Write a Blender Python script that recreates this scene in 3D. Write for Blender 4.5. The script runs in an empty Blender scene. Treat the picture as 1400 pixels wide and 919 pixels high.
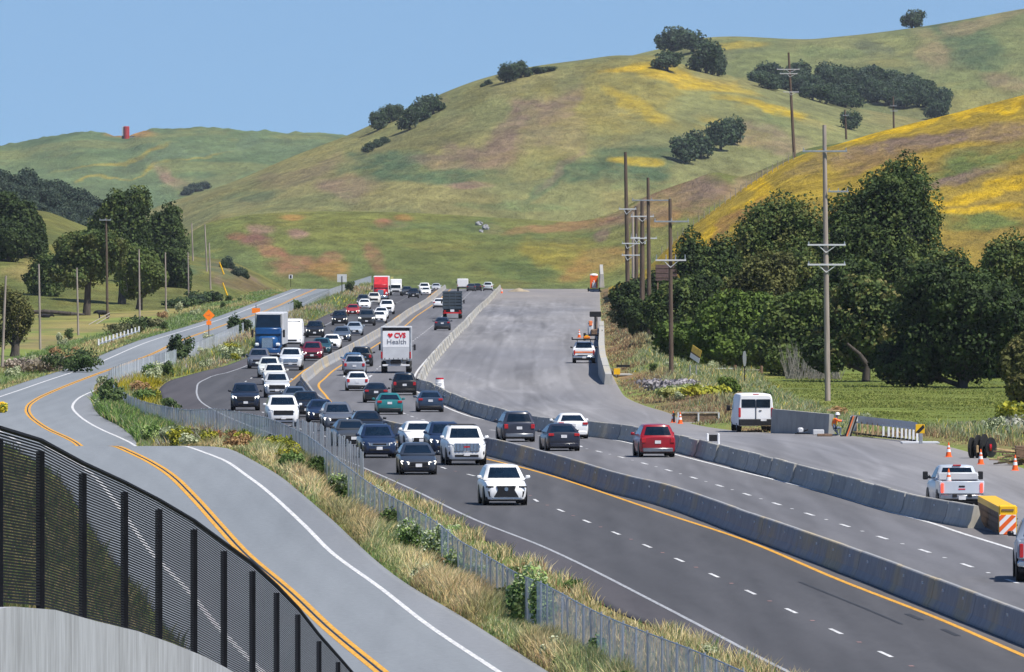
import bpy, math, random
import numpy as np
from mathutils import Vector
random.seed(7); RNG = np.random.RandomState(7)

# ------------------------------------------------------------------ camera, sky, sun, exposure
F = 14000.0            # focal length in photo pixels (1400 px wide)
YH = 320.0             # row of the horizon
CZ = 10.55             # camera height above the freeway
sc = bpy.context.scene
cd = bpy.data.cameras.new('camera'); cam = bpy.data.objects.new('camera', cd)
sc.collection.objects.link(cam); sc.camera = cam
cd.sensor_width = 36.0; cd.lens = 36.0 * F / 1400.0
cd.clip_start = 1.0; cd.clip_end = 60000.0
cam.location = (0, 0, CZ)
cam.rotation_euler = (math.pi / 2 - math.atan((459.5 - YH) / F), 0, 0)

SUN_EL, SUN_AZ = math.radians(56), math.radians(128)      # azimuth clockwise from +Y: right of and behind the camera
w = bpy.data.worlds.new('World'); sc.world = w; w.use_nodes = True
nt = w.node_tree; bg = nt.nodes['Background']
sky = nt.nodes.new('ShaderNodeTexSky'); sky.sky_type = 'NISHITA'; sky.sun_disc = False
sky.sun_elevation = SUN_EL; sky.sun_rotation = SUN_AZ
sky.altitude = 0; sky.air_density = 1.0; sky.dust_density = 0.0; sky.ozone_density = 8.0
tcn = nt.nodes.new('ShaderNodeTexCoord'); mp = nt.nodes.new('ShaderNodeVectorMath'); mp.operation = 'ADD'
mp.inputs[1].default_value = (0, 0, 0.12)
nt.links.new(tcn.outputs['Generated'], mp.inputs[0]); nt.links.new(mp.outputs[0], sky.inputs['Vector'])
nt.links.new(sky.outputs['Color'], bg.inputs['Color'])
bg.inputs['Strength'].default_value = 0.094
sl = bpy.data.lights.new('sun', 'SUN'); sl.energy = 4.9; sl.angle = math.radians(0.5); sl.color = (1.0, 0.95, 0.87)
so = bpy.data.objects.new('sun', sl); sc.collection.objects.link(so)
sdir = Vector((math.cos(SUN_EL) * math.sin(SUN_AZ), math.cos(SUN_EL) * math.cos(SUN_AZ), math.sin(SUN_EL)))
so.rotation_euler = sdir.to_track_quat('Z', 'Y').to_euler(); so.location = (60, 200, 120)
sc.view_settings.view_transform = 'Standard'; sc.view_settings.look = 'None'
sc.view_settings.exposure = 0.36; sc.view_settings.gamma = 1.0
sc.cycles.volume_bounces = 0; sc.cycles.max_bounces = 6; sc.cycles.transparent_max_bounces = 24

# ------------------------------------------------------------------ helpers
COL = sc.collection
def lin(c):
    c = c / 255.0
    return c / 12.92 if c <= 0.04045 else ((c + 0.055) / 1.055) ** 2.4
def A(r, g, b, k=1.25):                       # photographed sunlit colour -> albedo
    return (lin(r) / k, lin(g) / k, lin(b) / k)
def link(name, me, m=None, parent=None, color=None, loc=None, rz=None):
    o = bpy.data.objects.new(name, me); COL.objects.link(o)
    if m is not None and me is not None and len(me.materials) == 0: me.materials.append(m)
    if parent is not None: o.parent = parent
    if color is not None: o.color = (*color, 1)
    if loc is not None: o.location = loc
    if rz is not None: o.rotation_euler = (0, 0, rz)
    return o
def empty(name, loc, rz=0): return link(name, None, loc=loc, rz=rz)
def tag(o, label=None, cat=None, group=None, kind=None):
    if label: o['label'] = label
    if cat: o['category'] = cat
    if group: o['group'] = group
    if kind: o['kind'] = kind
    return o
def mesh(name, v, f, m=None, smooth=False, cols=None, sharp=None):
    me = bpy.data.meshes.new(name)
    v = np.asarray(v, dtype=np.float32)
    if isinstance(f, np.ndarray):
        n, k = f.shape
        me.vertices.add(len(v)); me.vertices.foreach_set('co', v.ravel())
        me.loops.add(n * k); me.loops.foreach_set('vertex_index', f.astype(np.int32).ravel())
        me.polygons.add(n); me.polygons.foreach_set('loop_start', np.arange(0, n * k, k, dtype=np.int32))
        me.update(calc_edges=True)
    else:
        me.from_pydata([tuple(map(float, p)) for p in v], [], f); me.update()
    if smooth:
        me.polygons.foreach_set('use_smooth', np.ones(len(me.polygons), dtype=bool))
        if sharp: me.set_sharp_from_angle(angle=math.radians(sharp))
    if cols is not None:
        a = me.color_attributes.new('Col', 'FLOAT_COLOR', 'POINT')
        c4 = np.ones((len(v), 4), dtype=np.float32); c4[:, :3] = cols
        a.data.foreach_set('color', c4.ravel())
    if m is not None: me.materials.append(m)
    return me

class MB:
    """collects simple shapes; build() makes ONE mesh"""
    def __init__(s): s.v = []; s.f = []
    def add(s, v, f):
        n = len(s.v); s.v += [tuple(p) for p in v]; s.f += [tuple(i + n for i in q) for q in f]; return s
    def box(s, c, d, rz=0, taper=1.0, rx=0):
        x, y, z = [k / 2 for k in d]; pts = []
        for sz in (-1, 1):
            t = taper if sz > 0 else 1
            for sx, sy in ((-1, -1), (1, -1), (1, 1), (-1, 1)): pts.append((sx * x * t, sy * y * t, sz * z))
        out = []
        for px, py, pz in pts:
            if rx: py, pz = py * math.cos(rx) - pz * math.sin(rx), py * math.sin(rx) + pz * math.cos(rx)
            if rz: px, py = px * math.cos(rz) - py * math.sin(rz), px * math.sin(rz) + py * math.cos(rz)
            out.append((px + c[0], py + c[1], pz + c[2]))
        return s.add(out, [(0, 3, 2, 1), (4, 5, 6, 7), (0, 1, 5, 4), (1, 2, 6, 5), (2, 3, 7, 6), (3, 0, 4, 7)])
    def cbox(s, c, d, b=0.02):                 # box with chamfered edges
        x, y, z = [k / 2 for k in d]; P = {}
        vs = []; fs = []
        for sx in (-1, 1):
            for sy in (-1, 1):
                for sz in (-1, 1):
                    for ax in range(3):
                        q = [sx * x, sy * y, sz * z]
                        for k in range(3):
                            if k != ax: q[k] -= (sx, sy, sz)[k] * b
                        P[(sx, sy, sz, ax)] = len(vs); vs.append((q[0] + c[0], q[1] + c[1], q[2] + c[2]))
        g = lambda a, b_, c_, ax: P[(a, b_, c_, ax)]
        for s1 in (-1, 1):
            fs.append([g(s1, -1, -1, 0), g(s1, 1, -1, 0), g(s1, 1, 1, 0), g(s1, -1, 1, 0)][::s1])
            fs.append([g(-1, s1, -1, 1), g(-1, s1, 1, 1), g(1, s1, 1, 1), g(1, s1, -1, 1)][::s1])
            fs.append([g(-1, -1, s1, 2), g(1, -1, s1, 2), g(1, 1, s1, 2), g(-1, 1, s1, 2)][::s1])
        for s1 in (-1, 1):
            for s2 in (-1, 1):
                k = s1 * s2
                fs.append([g(s1, s2, -1, 0), g(s1, s2, -1, 1), g(s1, s2, 1, 1), g(s1, s2, 1, 0)][::k])
                fs.append([g(s1, -1, s2, 0), g(s1, 1, s2, 0), g(s1, 1, s2, 2), g(s1, -1, s2, 2)][::k])
                fs.append([g(-1, s1, s2, 1), g(-1, s1, s2, 2), g(1, s1, s2, 2), g(1, s1, s2, 1)][::k])
                for s3 in (-1, 1): fs.append([g(s1, s2, s3, 0), g(s1, s2, s3, 1), g(s1, s2, s3, 2)][::k * s3])
        return s.add(vs, [tuple(q) for q in fs])
    def tube(s, p, q, r0, r1=None, n=8, cap=True):
        r1 = r0 if r1 is None else r1
        p = Vector(p); q = Vector(q); d = (q - p).normalized()
        a = d.orthogonal().normalized(); b = d.cross(a)
        vs = []
        for c, r in ((p, r0), (q, r1)):
            for k in range(n):
                t = 2 * math.pi * k / n; vs.append(c + a * (math.cos(t) * r) + b * (math.sin(t) * r))
        fs = [(k, (k + 1) % n, n + (k + 1) % n, n + k) for k in range(n)]
        if cap: fs += [tuple(range(n))[::-1], tuple(range(n, 2 * n))]
        return s.add(vs, fs)
    def path(s, pts, rad, n=6):
        for i in range(len(pts) - 1): s.tube(pts[i], pts[i + 1], rad[i], rad[i + 1], n, cap=(i == len(pts) - 2))
        return s
    def lathe(s, c, prof, n=16, axis='z'):
        vs = []; fs = []
        for r, h in prof:
            for k in range(n):
                t = 2 * math.pi * k / n; a_, b_ = r * math.cos(t), r * math.sin(t)
                vs.append({'z': (c[0] + a_, c[1] + b_, c[2] + h), 'x': (c[0] + h, c[1] + a_, c[2] + b_), 'y': (c[0] + b_, c[1] + h, c[2] + a_)}[axis])
        for i in range(len(prof) - 1):
            for k in range(n):
                fs.append((i * n + k, i * n + (k + 1) % n, (i + 1) * n + (k + 1) % n, (i + 1) * n + k))
        fs += [tuple(range(n))[::-1], tuple(range((len(prof) - 1) * n, len(prof) * n))]
        return s.add(vs, fs)
    def prism(s, poly, a0, a1, axis='x'):        # polygon in the plane across axis
        n = len(poly); vs = []
        for a_ in (a0, a1):
            for u_, v_ in poly: vs.append({'x': (a_, u_, v_), 'y': (u_, a_, v_), 'z': (u_, v_, a_)}[axis])
        fs = [(k, (k + 1) % n, n + (k + 1) % n, n + k) for k in range(n)] + [tuple(range(n))[::-1], tuple(range(n, 2 * n))]
        return s.add(vs, fs)
    def mesh(s, name, m=None, smooth=None):
        me = mesh(name, s.v, s.f, m, smooth=bool(smooth), sharp=smooth)
        return me
    def build(s, name, m, parent=None, smooth=None, **k): return link(name, s.mesh(name, m, smooth), parent=parent, **k)

def hashn(ix, iy, seed):
    h = (ix.astype(np.int64) * 374761393 + iy.astype(np.int64) * 668265263 + seed * 974711) & 0xffffffff
    h = ((h ^ (h >> 13)) * 1274126177) & 0xffffffff
    return ((h ^ (h >> 16)) & 0xffff) / 65535.0
def vnoise(x, y, seed=0):
    x = np.asarray(x, float); y = np.asarray(y, float)
    ix = np.floor(x); iy = np.floor(y); fx = x - ix; fy = y - iy
    fx = fx * fx * (3 - 2 * fx); fy = fy * fy * (3 - 2 * fy)
    a = hashn(ix, iy, seed); b = hashn(ix + 1, iy, seed); c = hashn(ix, iy + 1, seed); d = hashn(ix + 1, iy + 1, seed)
    return (a * (1 - fx) + b * fx) * (1 - fy) + (c * (1 - fx) + d * fx) * fy
def fbm(x, y, seed=0, o=4):
    s = 0; a = 0.5; t = 0
    for k in range(o):
        s = s + a * vnoise(np.asarray(x) * 2 ** k, np.asarray(y) * 2 ** k, seed + k * 17); t += a; a *= 0.5
    return s / t
def sstep(a, b, x):
    t = np.clip((np.asarray(x, float) - a) / (b - a), 0, 1); return t * t * (3 - 2 * t)

# ------------------------------------------------------------------ materials
def newmat(name):
    m = bpy.data.materials.new(name); m.use_nodes = True
    return m, m.node_tree, m.node_tree.nodes['Principled BSDF']
def N(nt, t, **k):
    n = nt.nodes.new(t)
    for a, b in k.items():
        if a.startswith('i_'): n.inputs[a[2:]].default_value = b
        else: setattr(n, a, b)
    return n
def mix(nt, fac, a, b, mode='MIX'):
    n = nt.nodes.new('ShaderNodeMix'); n.data_type = 'RGBA'; n.blend_type = mode
    for k, v in ((0, fac), (6, a), (7, b)):
        if isinstance(v, bpy.types.NodeSocket): nt.links.new(v, n.inputs[k])
        elif k == 0: n.inputs[0].default_value = v
        else: n.inputs[k].default_value = (*v, 1) if len(v) == 3 else v
    return n.outputs[2]
def noise_fac(nt, scale, detail=4, lo=0.4, hi=0.6, stretch=None, co='Object', rough=0.55):
    tc = nt.nodes.new('ShaderNodeTexCoord'); src = tc.outputs[co]
    if stretch:
        mpn = nt.nodes.new('ShaderNodeMapping'); mpn.inputs['Scale'].default_value = stretch
        nt.links.new(src, mpn.inputs['Vector']); src = mpn.outputs[0]
    n = N(nt, 'ShaderNodeTexNoise'); n.inputs['Scale'].default_value = scale; n.inputs['Detail'].default_value = detail
    n.inputs['Roughness'].default_value = rough
    nt.links.new(src, n.inputs['Vector'])
    r = nt.nodes.new('ShaderNodeMapRange'); r.inputs[1].default_value = lo; r.inputs[2].default_value = hi
    nt.links.new(n.outputs['Fac'], r.inputs[0])
    return r.outputs[0]
def simple(name, c, rough=0.6, metal=0.0, var=0.12, scale=3.0, spec=0.4, emit=0, bump=0, stretch=None):
    m, nt, b = newmat(name)
    b.inputs['Roughness'].default_value = rough; b.inputs['Metallic'].default_value = metal
    b.inputs['Specular IOR Level'].default_value = spec
    f = noise_fac(nt, scale, 4, 0.3, 0.7, stretch)
    c2 = tuple(k * (1 - 2 * var) for k in c); c3 = tuple(min(1, k * (1 + var)) for k in c)
    nt.links.new(mix(nt, f, c2, c3), b.inputs['Base Color'])
    if emit:
        b.inputs['Emission Color'].default_value = (*c, 1); b.inputs['Emission Strength'].default_value = emit
    if bump:
        bn = N(nt, 'ShaderNodeBump'); bn.inputs['Strength'].default_value = bump; bn.inputs['Distance'].default_value = 0.02
        nt.links.new(f, bn.inputs['Height']); nt.links.new(bn.outputs[0], b.inputs['Normal'])
    return m
def vcol(name, rough=0.9, var=0.25, scale=1.0, trans=0.0, spec=0.15, big=None, bump=0.0, stretch=None, bd=.6):
    """albedo from the mesh's own colour attribute, broken up by noise"""
    m, nt, b = newmat(name)
    at = N(nt, 'ShaderNodeAttribute', attribute_name='Col')
    f = noise_fac(nt, scale, 7, 0.3, 0.7, stretch, rough=.7)
    c = mix(nt, 1.0, at.outputs['Color'], mix(nt, f, (1 - var,) * 3, (1 + var,) * 3), 'MULTIPLY')
    if big:
        f2 = noise_fac(nt, big[0], 5, 0.35, 0.65, stretch)
        c = mix(nt, 1.0, c, mix(nt, f2, (1 - big[1], 1 - big[1], 1 - big[1] * .6), (1 + big[1], 1 + big[1] * .8, 1.0)), 'MULTIPLY')
    nt.links.new(c, b.inputs['Base Color'])
    b.inputs['Roughness'].default_value = rough; b.inputs['Specular IOR Level'].default_value = spec
    if bump:
        bn = N(nt, 'ShaderNodeBump'); bn.inputs['Strength'].default_value = bump; bn.inputs['Distance'].default_value = bd
        nt.links.new(f, bn.inputs['Height']); nt.links.new(bn.outputs[0], b.inputs['Normal'])
    if trans:
        t = N(nt, 'ShaderNodeBsdfTranslucent'); nt.links.new(c, t.inputs['Color'])
        ms = N(nt, 'ShaderNodeMixShader'); ms.inputs[0].default_value = trans
        out = nt.nodes['Material Output']
        nt.links.new(b.outputs[0], ms.inputs[1]); nt.links.new(t.outputs[0], ms.inputs[2]); nt.links.new(ms.outputs[0], out.inputs['Surface'])
    return m
def paint():
    m, nt, b = newmat('car_paint')
    oi = N(nt, 'ShaderNodeObjectInfo')
    f = noise_fac(nt, 2.0, 3, 0.3, 0.7)
    nt.links.new(mix(nt, 1.0, oi.outputs['Color'], mix(nt, f, (.93,) * 3, (1.03,) * 3), 'MULTIPLY'), b.inputs['Base Color'])
    b.inputs['Roughness'].default_value = 0.32; b.inputs['Coat Weight'].default_value = 0.3; b.inputs['Coat Roughness'].default_value = 0.08
    return m
def road_mat(name, base, dark, light, streak=0.0, crack=False):
    m, nt, b = newmat(name)
    f1 = noise_fac(nt, 0.05, 5, 0.35, 0.65, (1, 0.12, 1))       # broad wear, drawn out along the road
    f2 = noise_fac(nt, 6.0, 6, 0.25, 0.75, (1, 0.5, 1))
    f3 = noise_fac(nt, 0.9, 3, 0.5, 0.72, (1, 0.03, 1))
    at = N(nt, 'ShaderNodeAttribute', attribute_name='Col')
    c = mix(nt, f1, dark, light)
    c = mix(nt, 0.35, c, mix(nt, f2, tuple(k * .75 for k in base), tuple(k * 1.25 for k in base)))
    c = mix(nt, f3, c, mix(nt, 1.0, c, (1 - streak,) * 3, 'MULTIPLY'))
    c = mix(nt, 1.0, c, at.outputs['Color'], 'MULTIPLY')
    nt.links.new(c, b.inputs['Base Color'])
    b.inputs['Roughness'].default_value = 0.85; b.inputs['Specular IOR Level'].default_value = 0.3
    bn = N(nt, 'ShaderNodeBump'); bn.inputs['Strength'].default_value = 0.25; bn.inputs['Distance'].default_value = 0.02
    nt.links.new(f2, bn.inputs['Height']); nt.links.new(bn.outputs[0], b.inputs['Normal'])
    return m
def fence_mat(name, col, alpha, sc_=(1, 1, 1), hi=0.75):
    m, nt, b = newmat(name)
    b.inputs['Roughness'].default_value = 0.6
    f = noise_fac(nt, 1.3, 4, 0.35, 0.65, (1, 1, 0.3)); g = noise_fac(nt, 5.0, 3, 0.35, 0.65, (1, 1, 0.12))
    nt.links.new(mix(nt, f, tuple(k * .8 for k in col), tuple(k * 1.15 for k in col)), b.inputs['Base Color'])
    r = nt.nodes.new('ShaderNodeMapRange'); r.inputs[3].default_value = alpha; r.inputs[4].default_value = hi
    nt.links.new(g, r.inputs[0]); nt.links.new(r.outputs[0], b.inputs['Alpha'])
    return m
M = dict(
    paint=paint(),
    glass=simple('tinted_glass', (.006, .015, .03), 0.08, 0, .2, 2, spec=0.3),
    black=simple('black_plastic', (.012, .012, .014), .55),
    tyre=simple('tyre_rubber', (.014, .014, .015), .85),
    chrome=simple('chrome', (.62, .64, .66), .22, 1.0, .05),
    rim=simple('wheel_alloy', (.30, .31, .33), .35, .8, .1),
    head=simple('headlight_glass', (.75, .78, .80), .12, 0, .05, 20, spec=.8),
    lit=simple('lit_headlamp', (1, .95, .85), .3, 0, .02, emit=2.2),
    tail=simple('tail_light_red', (.42, .012, .015), .2, 0, .1, spec=.7),
    brake=simple('lit_brake_lamp', (1.0, .07, .04), .3, 0, .03, emit=1.2),
    plate=simple('licence_plate_white', (.72, .72, .74), .5),
    amber=simple('amber_lamp', (.75, .22, .02), .35),
    white=simple('white_panel', (.78, .78, .79), .45, 0, .03, 1.2),
    offwhite=simple('grey_white_panel', (.55, .56, .58), .5, 0, .05, 1.2),
    steel=simple('galvanised_steel', (.38, .40, .43), .45, .5, .12, 4),
    dsteel=simple('dark_steel', (.013, .014, .018), .8, .0, spec=.08),
    conc=simple('barrier_concrete', A(188, 186, 180), .9, 0, .14, 1.6, bump=.3),
    concwall=None,
    wline=None, yline=None,
    orange=simple('safety_orange', (.85, .13, .015), .5, 0, .06),
    orange2=simple('worn_orange', (.80, .22, .08), .6, 0, .08),
    sign=simple('sign_orange', (.95, .22, .01), .45, 0, .04),
    yellow=simple('impact_yellow', (.80, .46, .01), .5, 0, .06),
    reflw=simple('reflector_white', (.85, .85, .85), .3),
    wood=simple('pole_wood_brown', (.115, .082, .062), .9, 0, .25, 6, stretch=(1, 1, .08)),
    woodgrey=simple('pole_wood_grey', (.34, .285, .25), .9, 0, .2, 6, stretch=(1, 1, .08)),
    lumber=simple('sawn_lumber', (.48, .33, .18), .85, 0, .2, 5),
    lumber2=simple('weathered_timber', (.20, .13, .085), .9, 0, .25, 5),
    bark=simple('oak_bark', (.075, .062, .052), .95, 0, .3, 3, stretch=(1, 1, .2)),
    palebark=simple('pale_bark', (.36, .32, .28), .95, 0, .25, 3, stretch=(1, 1, .2)),
    leaf=vcol('oak_leaves', .75, .3, .6, trans=.22, spec=.25),
    weed=vcol('weed_blades', .85, .12, .3, trans=.3),
    ground=vcol('meadow_ground', .95, .32, .35, big=(.03, .22)),
    hill=vcol('hill_grass', .95, .30, .22, big=(.02, .10), bump=.8, stretch=(1, .4, 1), bd=1.6),
    skin=simple('skin', (.42, .25, .17), .6),
    vest=simple('orange_yellow_vest', (.95, .42, .02), .6, 0, .15, 8),
    jeans=simple('grey_blue_jeans', (.16, .20, .27), .8),
    hat=simple('hard_hat_white', (.8, .8, .8), .35),
    rock=simple('pale_rock', (.34, .34, .36), .9, 0, .3, .5, bump=.6),
    cow=simple('black_cow_hide', (.008, .008, .010), .7),
    blue=simple('truck_blue', (.012, .075, .22), .3, 0, .05),
    heart=simple('heart_red', (.65, .012, .02), .5, 0, .03),
    textgrey=simple('lettering_grey', (.22, .22, .24), .5, 0, .03),
    dirt=simple('sandy_dirt', A(175, 160, 135), .95, 0, .2, 1.0, bump=.4),
    tank=simple('red_tank', (.42, .03, .03), .6),
)
def line_mat(name, c, worn):
    m, nt, b = newmat(name)
    f = noise_fac(nt, 9, 6, .30, .62, (1, .15, 1), rough=.7)
    nt.links.new(mix(nt, f, tuple(k * (1 - worn) for k in c), c), b.inputs['Base Color']); b.inputs['Roughness'].default_value = .7
    return m
M['wline'] = line_mat('white_road_paint', (.70, .70, .70), .45)
M['wworn'] = line_mat('worn_white_paint', (.40, .41, .43), .5)
M['yline'] = line_mat('yellow_road_paint', (.74, .37, .035), .42)
M['yworn'] = line_mat('faded_yellow_paint', (.62, .36, .07), .4)
def wall_mat():
    m, nt, b = newmat('stained_concrete_wall')
    f = noise_fac(nt, 1.1, 5, .3, .7, (1, 1, .22)); g = noise_fac(nt, 4, 5, .35, .65, (1, 1, .35))
    c = mix(nt, f, (.26, .265, .28), (.44, .455, .49)); c = mix(nt, .4, c, mix(nt, g, (.24, .24, .25), (.52, .535, .57)))
    nt.links.new(c, b.inputs['Base Color']); b.inputs['Roughness'].default_value = .9
    return m
M['concwall'] = wall_mat()
M['fab'] = fence_mat('chain_link_fabric', (.56, .62, .72), .30, hi=.80)
M['fab2'] = fence_mat('open_chain_link', (.36, .41, .47), .10, hi=.35)
# ------------------------------------------------------------------ plan of the place: every line is X(depth), every surface z(depth)
def pchip(x, y):
    x = np.asarray(x, float); y = np.asarray(y, float); o = np.argsort(x); x = x[o]; y = y[o]
    h = np.diff(x); dl = np.diff(y) / h; m = np.zeros(len(x))
    for i in range(1, len(x) - 1):
        if dl[i - 1] * dl[i] > 0:
            w1 = 2 * h[i] + h[i - 1]; w2 = h[i] + 2 * h[i - 1]; m[i] = (w1 + w2) / (w1 / dl[i - 1] + w2 / dl[i])
    m[0] = dl[0]; m[-1] = dl[-1]
    def fn(q):
        q = np.asarray(q, float); i = np.clip(np.searchsorted(x, q) - 1, 0, len(x) - 2)
        t = np.clip((q - x[i]) / h[i], 0, 1); a = y[i]; b = y[i + 1]
        r = a * (1 + 2 * t) * (1 - t) ** 2 + m[i] * h[i] * t * (1 - t) ** 2 + b * t * t * (3 - 2 * t) + m[i + 1] * h[i] * t * t * (t - 1)
        r = np.where(q < x[0], y[0] + (q - x[0]) * m[0], r); r = np.where(q > x[-1], y[-1] + (q - x[-1]) * m[-1] * 0.3, r)
        return r
    return fn
# freeway: photo row -> scale (px per metre)
FY = [(395, 6.9), (397, 7.07), (404, 7.7), (409, 8.1), (416, 8.8), (431, 10.4), (445, 11.5), (461, 13.0), (478, 14.3), (493, 15.5), (507, 16.6),
      (520, 17.4), (535, 18.6), (545, 19.4), (560, 21), (567, 21.8), (580, 23.3), (592, 24.8), (605, 26.5), (620, 28.2), (642, 30.5), (685.5, 34.8),
      (765, 42.3), (896, 54.6), (919, 56.8)]
sfw = pchip([a for a, b in FY], [b for a, b in FY])
_zf = pchip([F / b for a, b in FY], [CZ - (a - YH) / b for a, b in FY])
DCR = F / 6.9
def zfw(d):
    d = np.asarray(d, float)
    return np.where(d > DCR, float(_zf(DCR)) - (d - DCR) * 0.02, np.where(d < 246, float(_zf(246)), _zf(np.minimum(d, DCR))))
FRT = [(395, 7.6), (405, 8.3), (419, 9.3), (440, 10.6), (460, 12), (487, 13.9), (507, 15.4), (520, 16.5), (540, 18.2), (559, 20), (578, 22), (589, 23.2), (600, 24.3)]
FRN = [(613, 32), (630, 33), (650, 34.3), (680, 36), (720, 38.5), (760, 41), (800, 43.8), (860, 48.2), (918, 52.5)]
sff = pchip([a for a, b in FRT], [b for a, b in FRT]); sfn = pchip([a for a, b in FRN], [b for a, b in FRN])
_hid = [(605, 25), (611, 26), (616, 28), (615, 30)]
_al = FRT + _hid + FRN
_zr = pchip([F / b for a, b in _al], [CZ - (a - YH) / b for a, b in _al])
def zfr(d):
    d = np.asarray(d, float)
    return np.where(d < 266, float(_zr(266)) - (266 - d) * 0.004, _zr(np.minimum(d, 1842))) - np.where(d > 1842, (d - 1842) * .02, 0)
def curve(pts, near=None, far=None):
    """pts: (x_px, scale) -> X(depth)"""
    d = [F / s for x, s in pts]; X = [(x - 700) / s for x, s in pts]
    o = np.argsort(d); d = [d[i] for i in o]; X = [X[i] for i in o]
    return pchip(d, X)
def fwc(pts): return curve([(x, float(sfw(y))) for x, y in pts])
def frc(pts): return curve([(x, float(sff(y)) if fr else float(sfn(y))) for x, y, fr in pts])
def K_top(x, y, hgt=0.81):            # a point on a barrier's top edge -> (x, s)
    s = float(sfw(y + 18))
    for _ in range(12): s = (y - YH) / (CZ - float(zfw(F / s)) - hgt)
    return (x, s)
# freeway lines
LW = fwc([(452, 441), (395, 468), (340, 499), (314, 509), (289, 515), (275, 522), (269, 533), (270.5, 543.6), (279, 553), (569, 672.6), (651, 712), (747, 750.4), (900, 826.8), (989, 873.7), (1039, 900.5), (1071, 916.6)])
MB_ = curve([K_top(x, y) for x, y in [(599, 396.5), (570, 416), (550, 428.6), (520, 448), (478.6, 471), (436, 493), (416, 508.6), (423, 528), (436, 541), (461, 555), (489, 566), (512, 571), (551, 580)]]
            + [(x + .3 * float(sfw(y)), float(sfw(y))) for x, y in [(660, 622), (746, 645.5), (840, 675.6), (900, 691), (1025, 737), (1150, 784), (1400, 884.5)]])
RB_ = curve([K_top(x, y) for x, y in [(683, 390.5), (665, 409), (640, 434), (618.6, 453.6), (601, 473), (577, 506), (572, 517), (588.5, 522.5), (613.6, 536), (637, 545), (669, 555), (700, 562.6), (724, 568), (800, 575.5),
            (874, 584), (960, 602.6), (1150, 650), (1252, 676.6), (1336, 692)]])
dR = fwc([(797.9, 613.4), (824.3, 619.5), (850.4, 626.3), (878.6, 633.9), (909.1, 642.5), (941.8, 652.1), (1052.3, 686.8), (1097.3, 701), (1145, 716), (1199.5, 733.9), (1257, 752), (1318, 772.7), (1384, 796)])
RWn = fwc([(660, 566), (861, 604), (921, 618.6), (1015, 642.5), (1150, 676.6), (1230, 700), (1290, 716), (1329, 729), (1384, 746)])
YLn = fwc([(663, 626.8), (700, 635.6), (906.7, 702.3), (1025, 742), (1150, 795), (1290, 850), (1400, 898)])
DLn = fwc([(732, 685.5), (765.7, 698.4), (801.6, 713.4), (840.2, 729.1), (881, 746), (925, 765.2), (974, 786.8), (1026, 811), (1082, 836.6), (1142, 864.3), (1210.7, 896)])
def blend(a, b, d0, d1):
    return lambda d: (lambda t: a(d) * (1 - t) + b(d) * t)(sstep(d0, d1, d))
YL = blend(YLn, lambda d: MB_(d) - 1.15, 440, 520)           # yellow line, left carriageway
DL = blend(DLn, lambda d: (LW(d) + YL(d)) / 2, 400, 460)
LWf = LW
YR = lambda d: MB_(d) + 1.25                               # yellow line, right carriageway (beyond the median)
RW = blend(lambda d: RWn(d) - .42, lambda d: RB_(d) - .75, 560, 640)
DR = blend(dR, lambda d: (YR(d) + RW(d)) / 2, 516, 600)
FLn = fwc([(346, 486), (307, 500.7), (271, 509.6), (232, 521), (218.7, 531), (219, 540), (240, 556), (566, 684), (617, 708), (686, 753), (764, 791), (840, 835), (908, 863), (956, 883)])
FL = blend(FLn, lambda d: LW(d) - 2.3, 980, 1100)
ARc = curve([(820, 6.8), (822, 11.2), (825, 14.6), (839, 17.2), (851, 18.9), (880, 20.4), (916, 21.7), (935, 22.9), (1000, 24.4), (1060, 24.9), (1140, 25.2), (1180, 25.6), (1275, 26.7), (1335, 28.4), (1405, 30.6), (1560, 36)])
# frontage road lines
FY_ = frc([(402, 408, 1), (380, 418.6, 1), (307, 444.5, 1), (244.6, 467, 1), (200, 487.5, 1), (146, 507, 1), (116, 518, 1), (89, 528.6, 1), (60, 541, 1), (42, 552, 1), (37.5, 560, 1), (41, 569, 1), (52, 578.6, 1), (69, 589, 1), (93, 600, 1),
          (166, 613.6, 0), (202, 630.4, 0), (233, 650, 0), (264, 680, 0), (300, 720, 0), (332, 755, 0), (396, 810, 0), (450, 861, 0), (519, 918, 0)])
FWR = frc([(128, 531.5, 1), (113, 540, 1), (102, 550, 1), (99, 557, 1), (107, 568, 1), (121.4, 578.6, 1), (141, 589, 1), (166, 600, 1),
          (262.5, 613.6, 0), (307, 630.4, 0), (335.7, 650, 0), (365, 672, 0), (417, 720, 0), (451.8, 755, 0), (520, 805, 0), (584, 855, 0), (678.6, 918, 0)])
FWR = blend(FWR, lambda d: FY_(d) + 3.1, 730, 800)
FWL = blend(lambda d: FY_(d) - 3.1, frc([(0, 543, 1), (68, 519.6, 1), (123, 501, 1), (200, 468.6, 1), (270, 447, 1), (348, 419.5, 1), (396, 401, 1)]), 700, 800)
PRt = frc([(132, 514, 1), (127, 550, 1), (136, 568, 1), (161, 582, 1), (178.6, 594.6, 1), (277, 607, 0), (289, 608.5, 0), (325, 620, 0), (361, 638.6, 0), (400, 665, 0), (450, 708, 0), (480, 736, 0), (548.6, 794, 0), (634, 845.7, 0), (740.6, 914, 0)])
PR = blend(PRt, lambda d: FWR(d) + .7, 820, 900)
PL = lambda d: FWL(d) - 1.5
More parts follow.
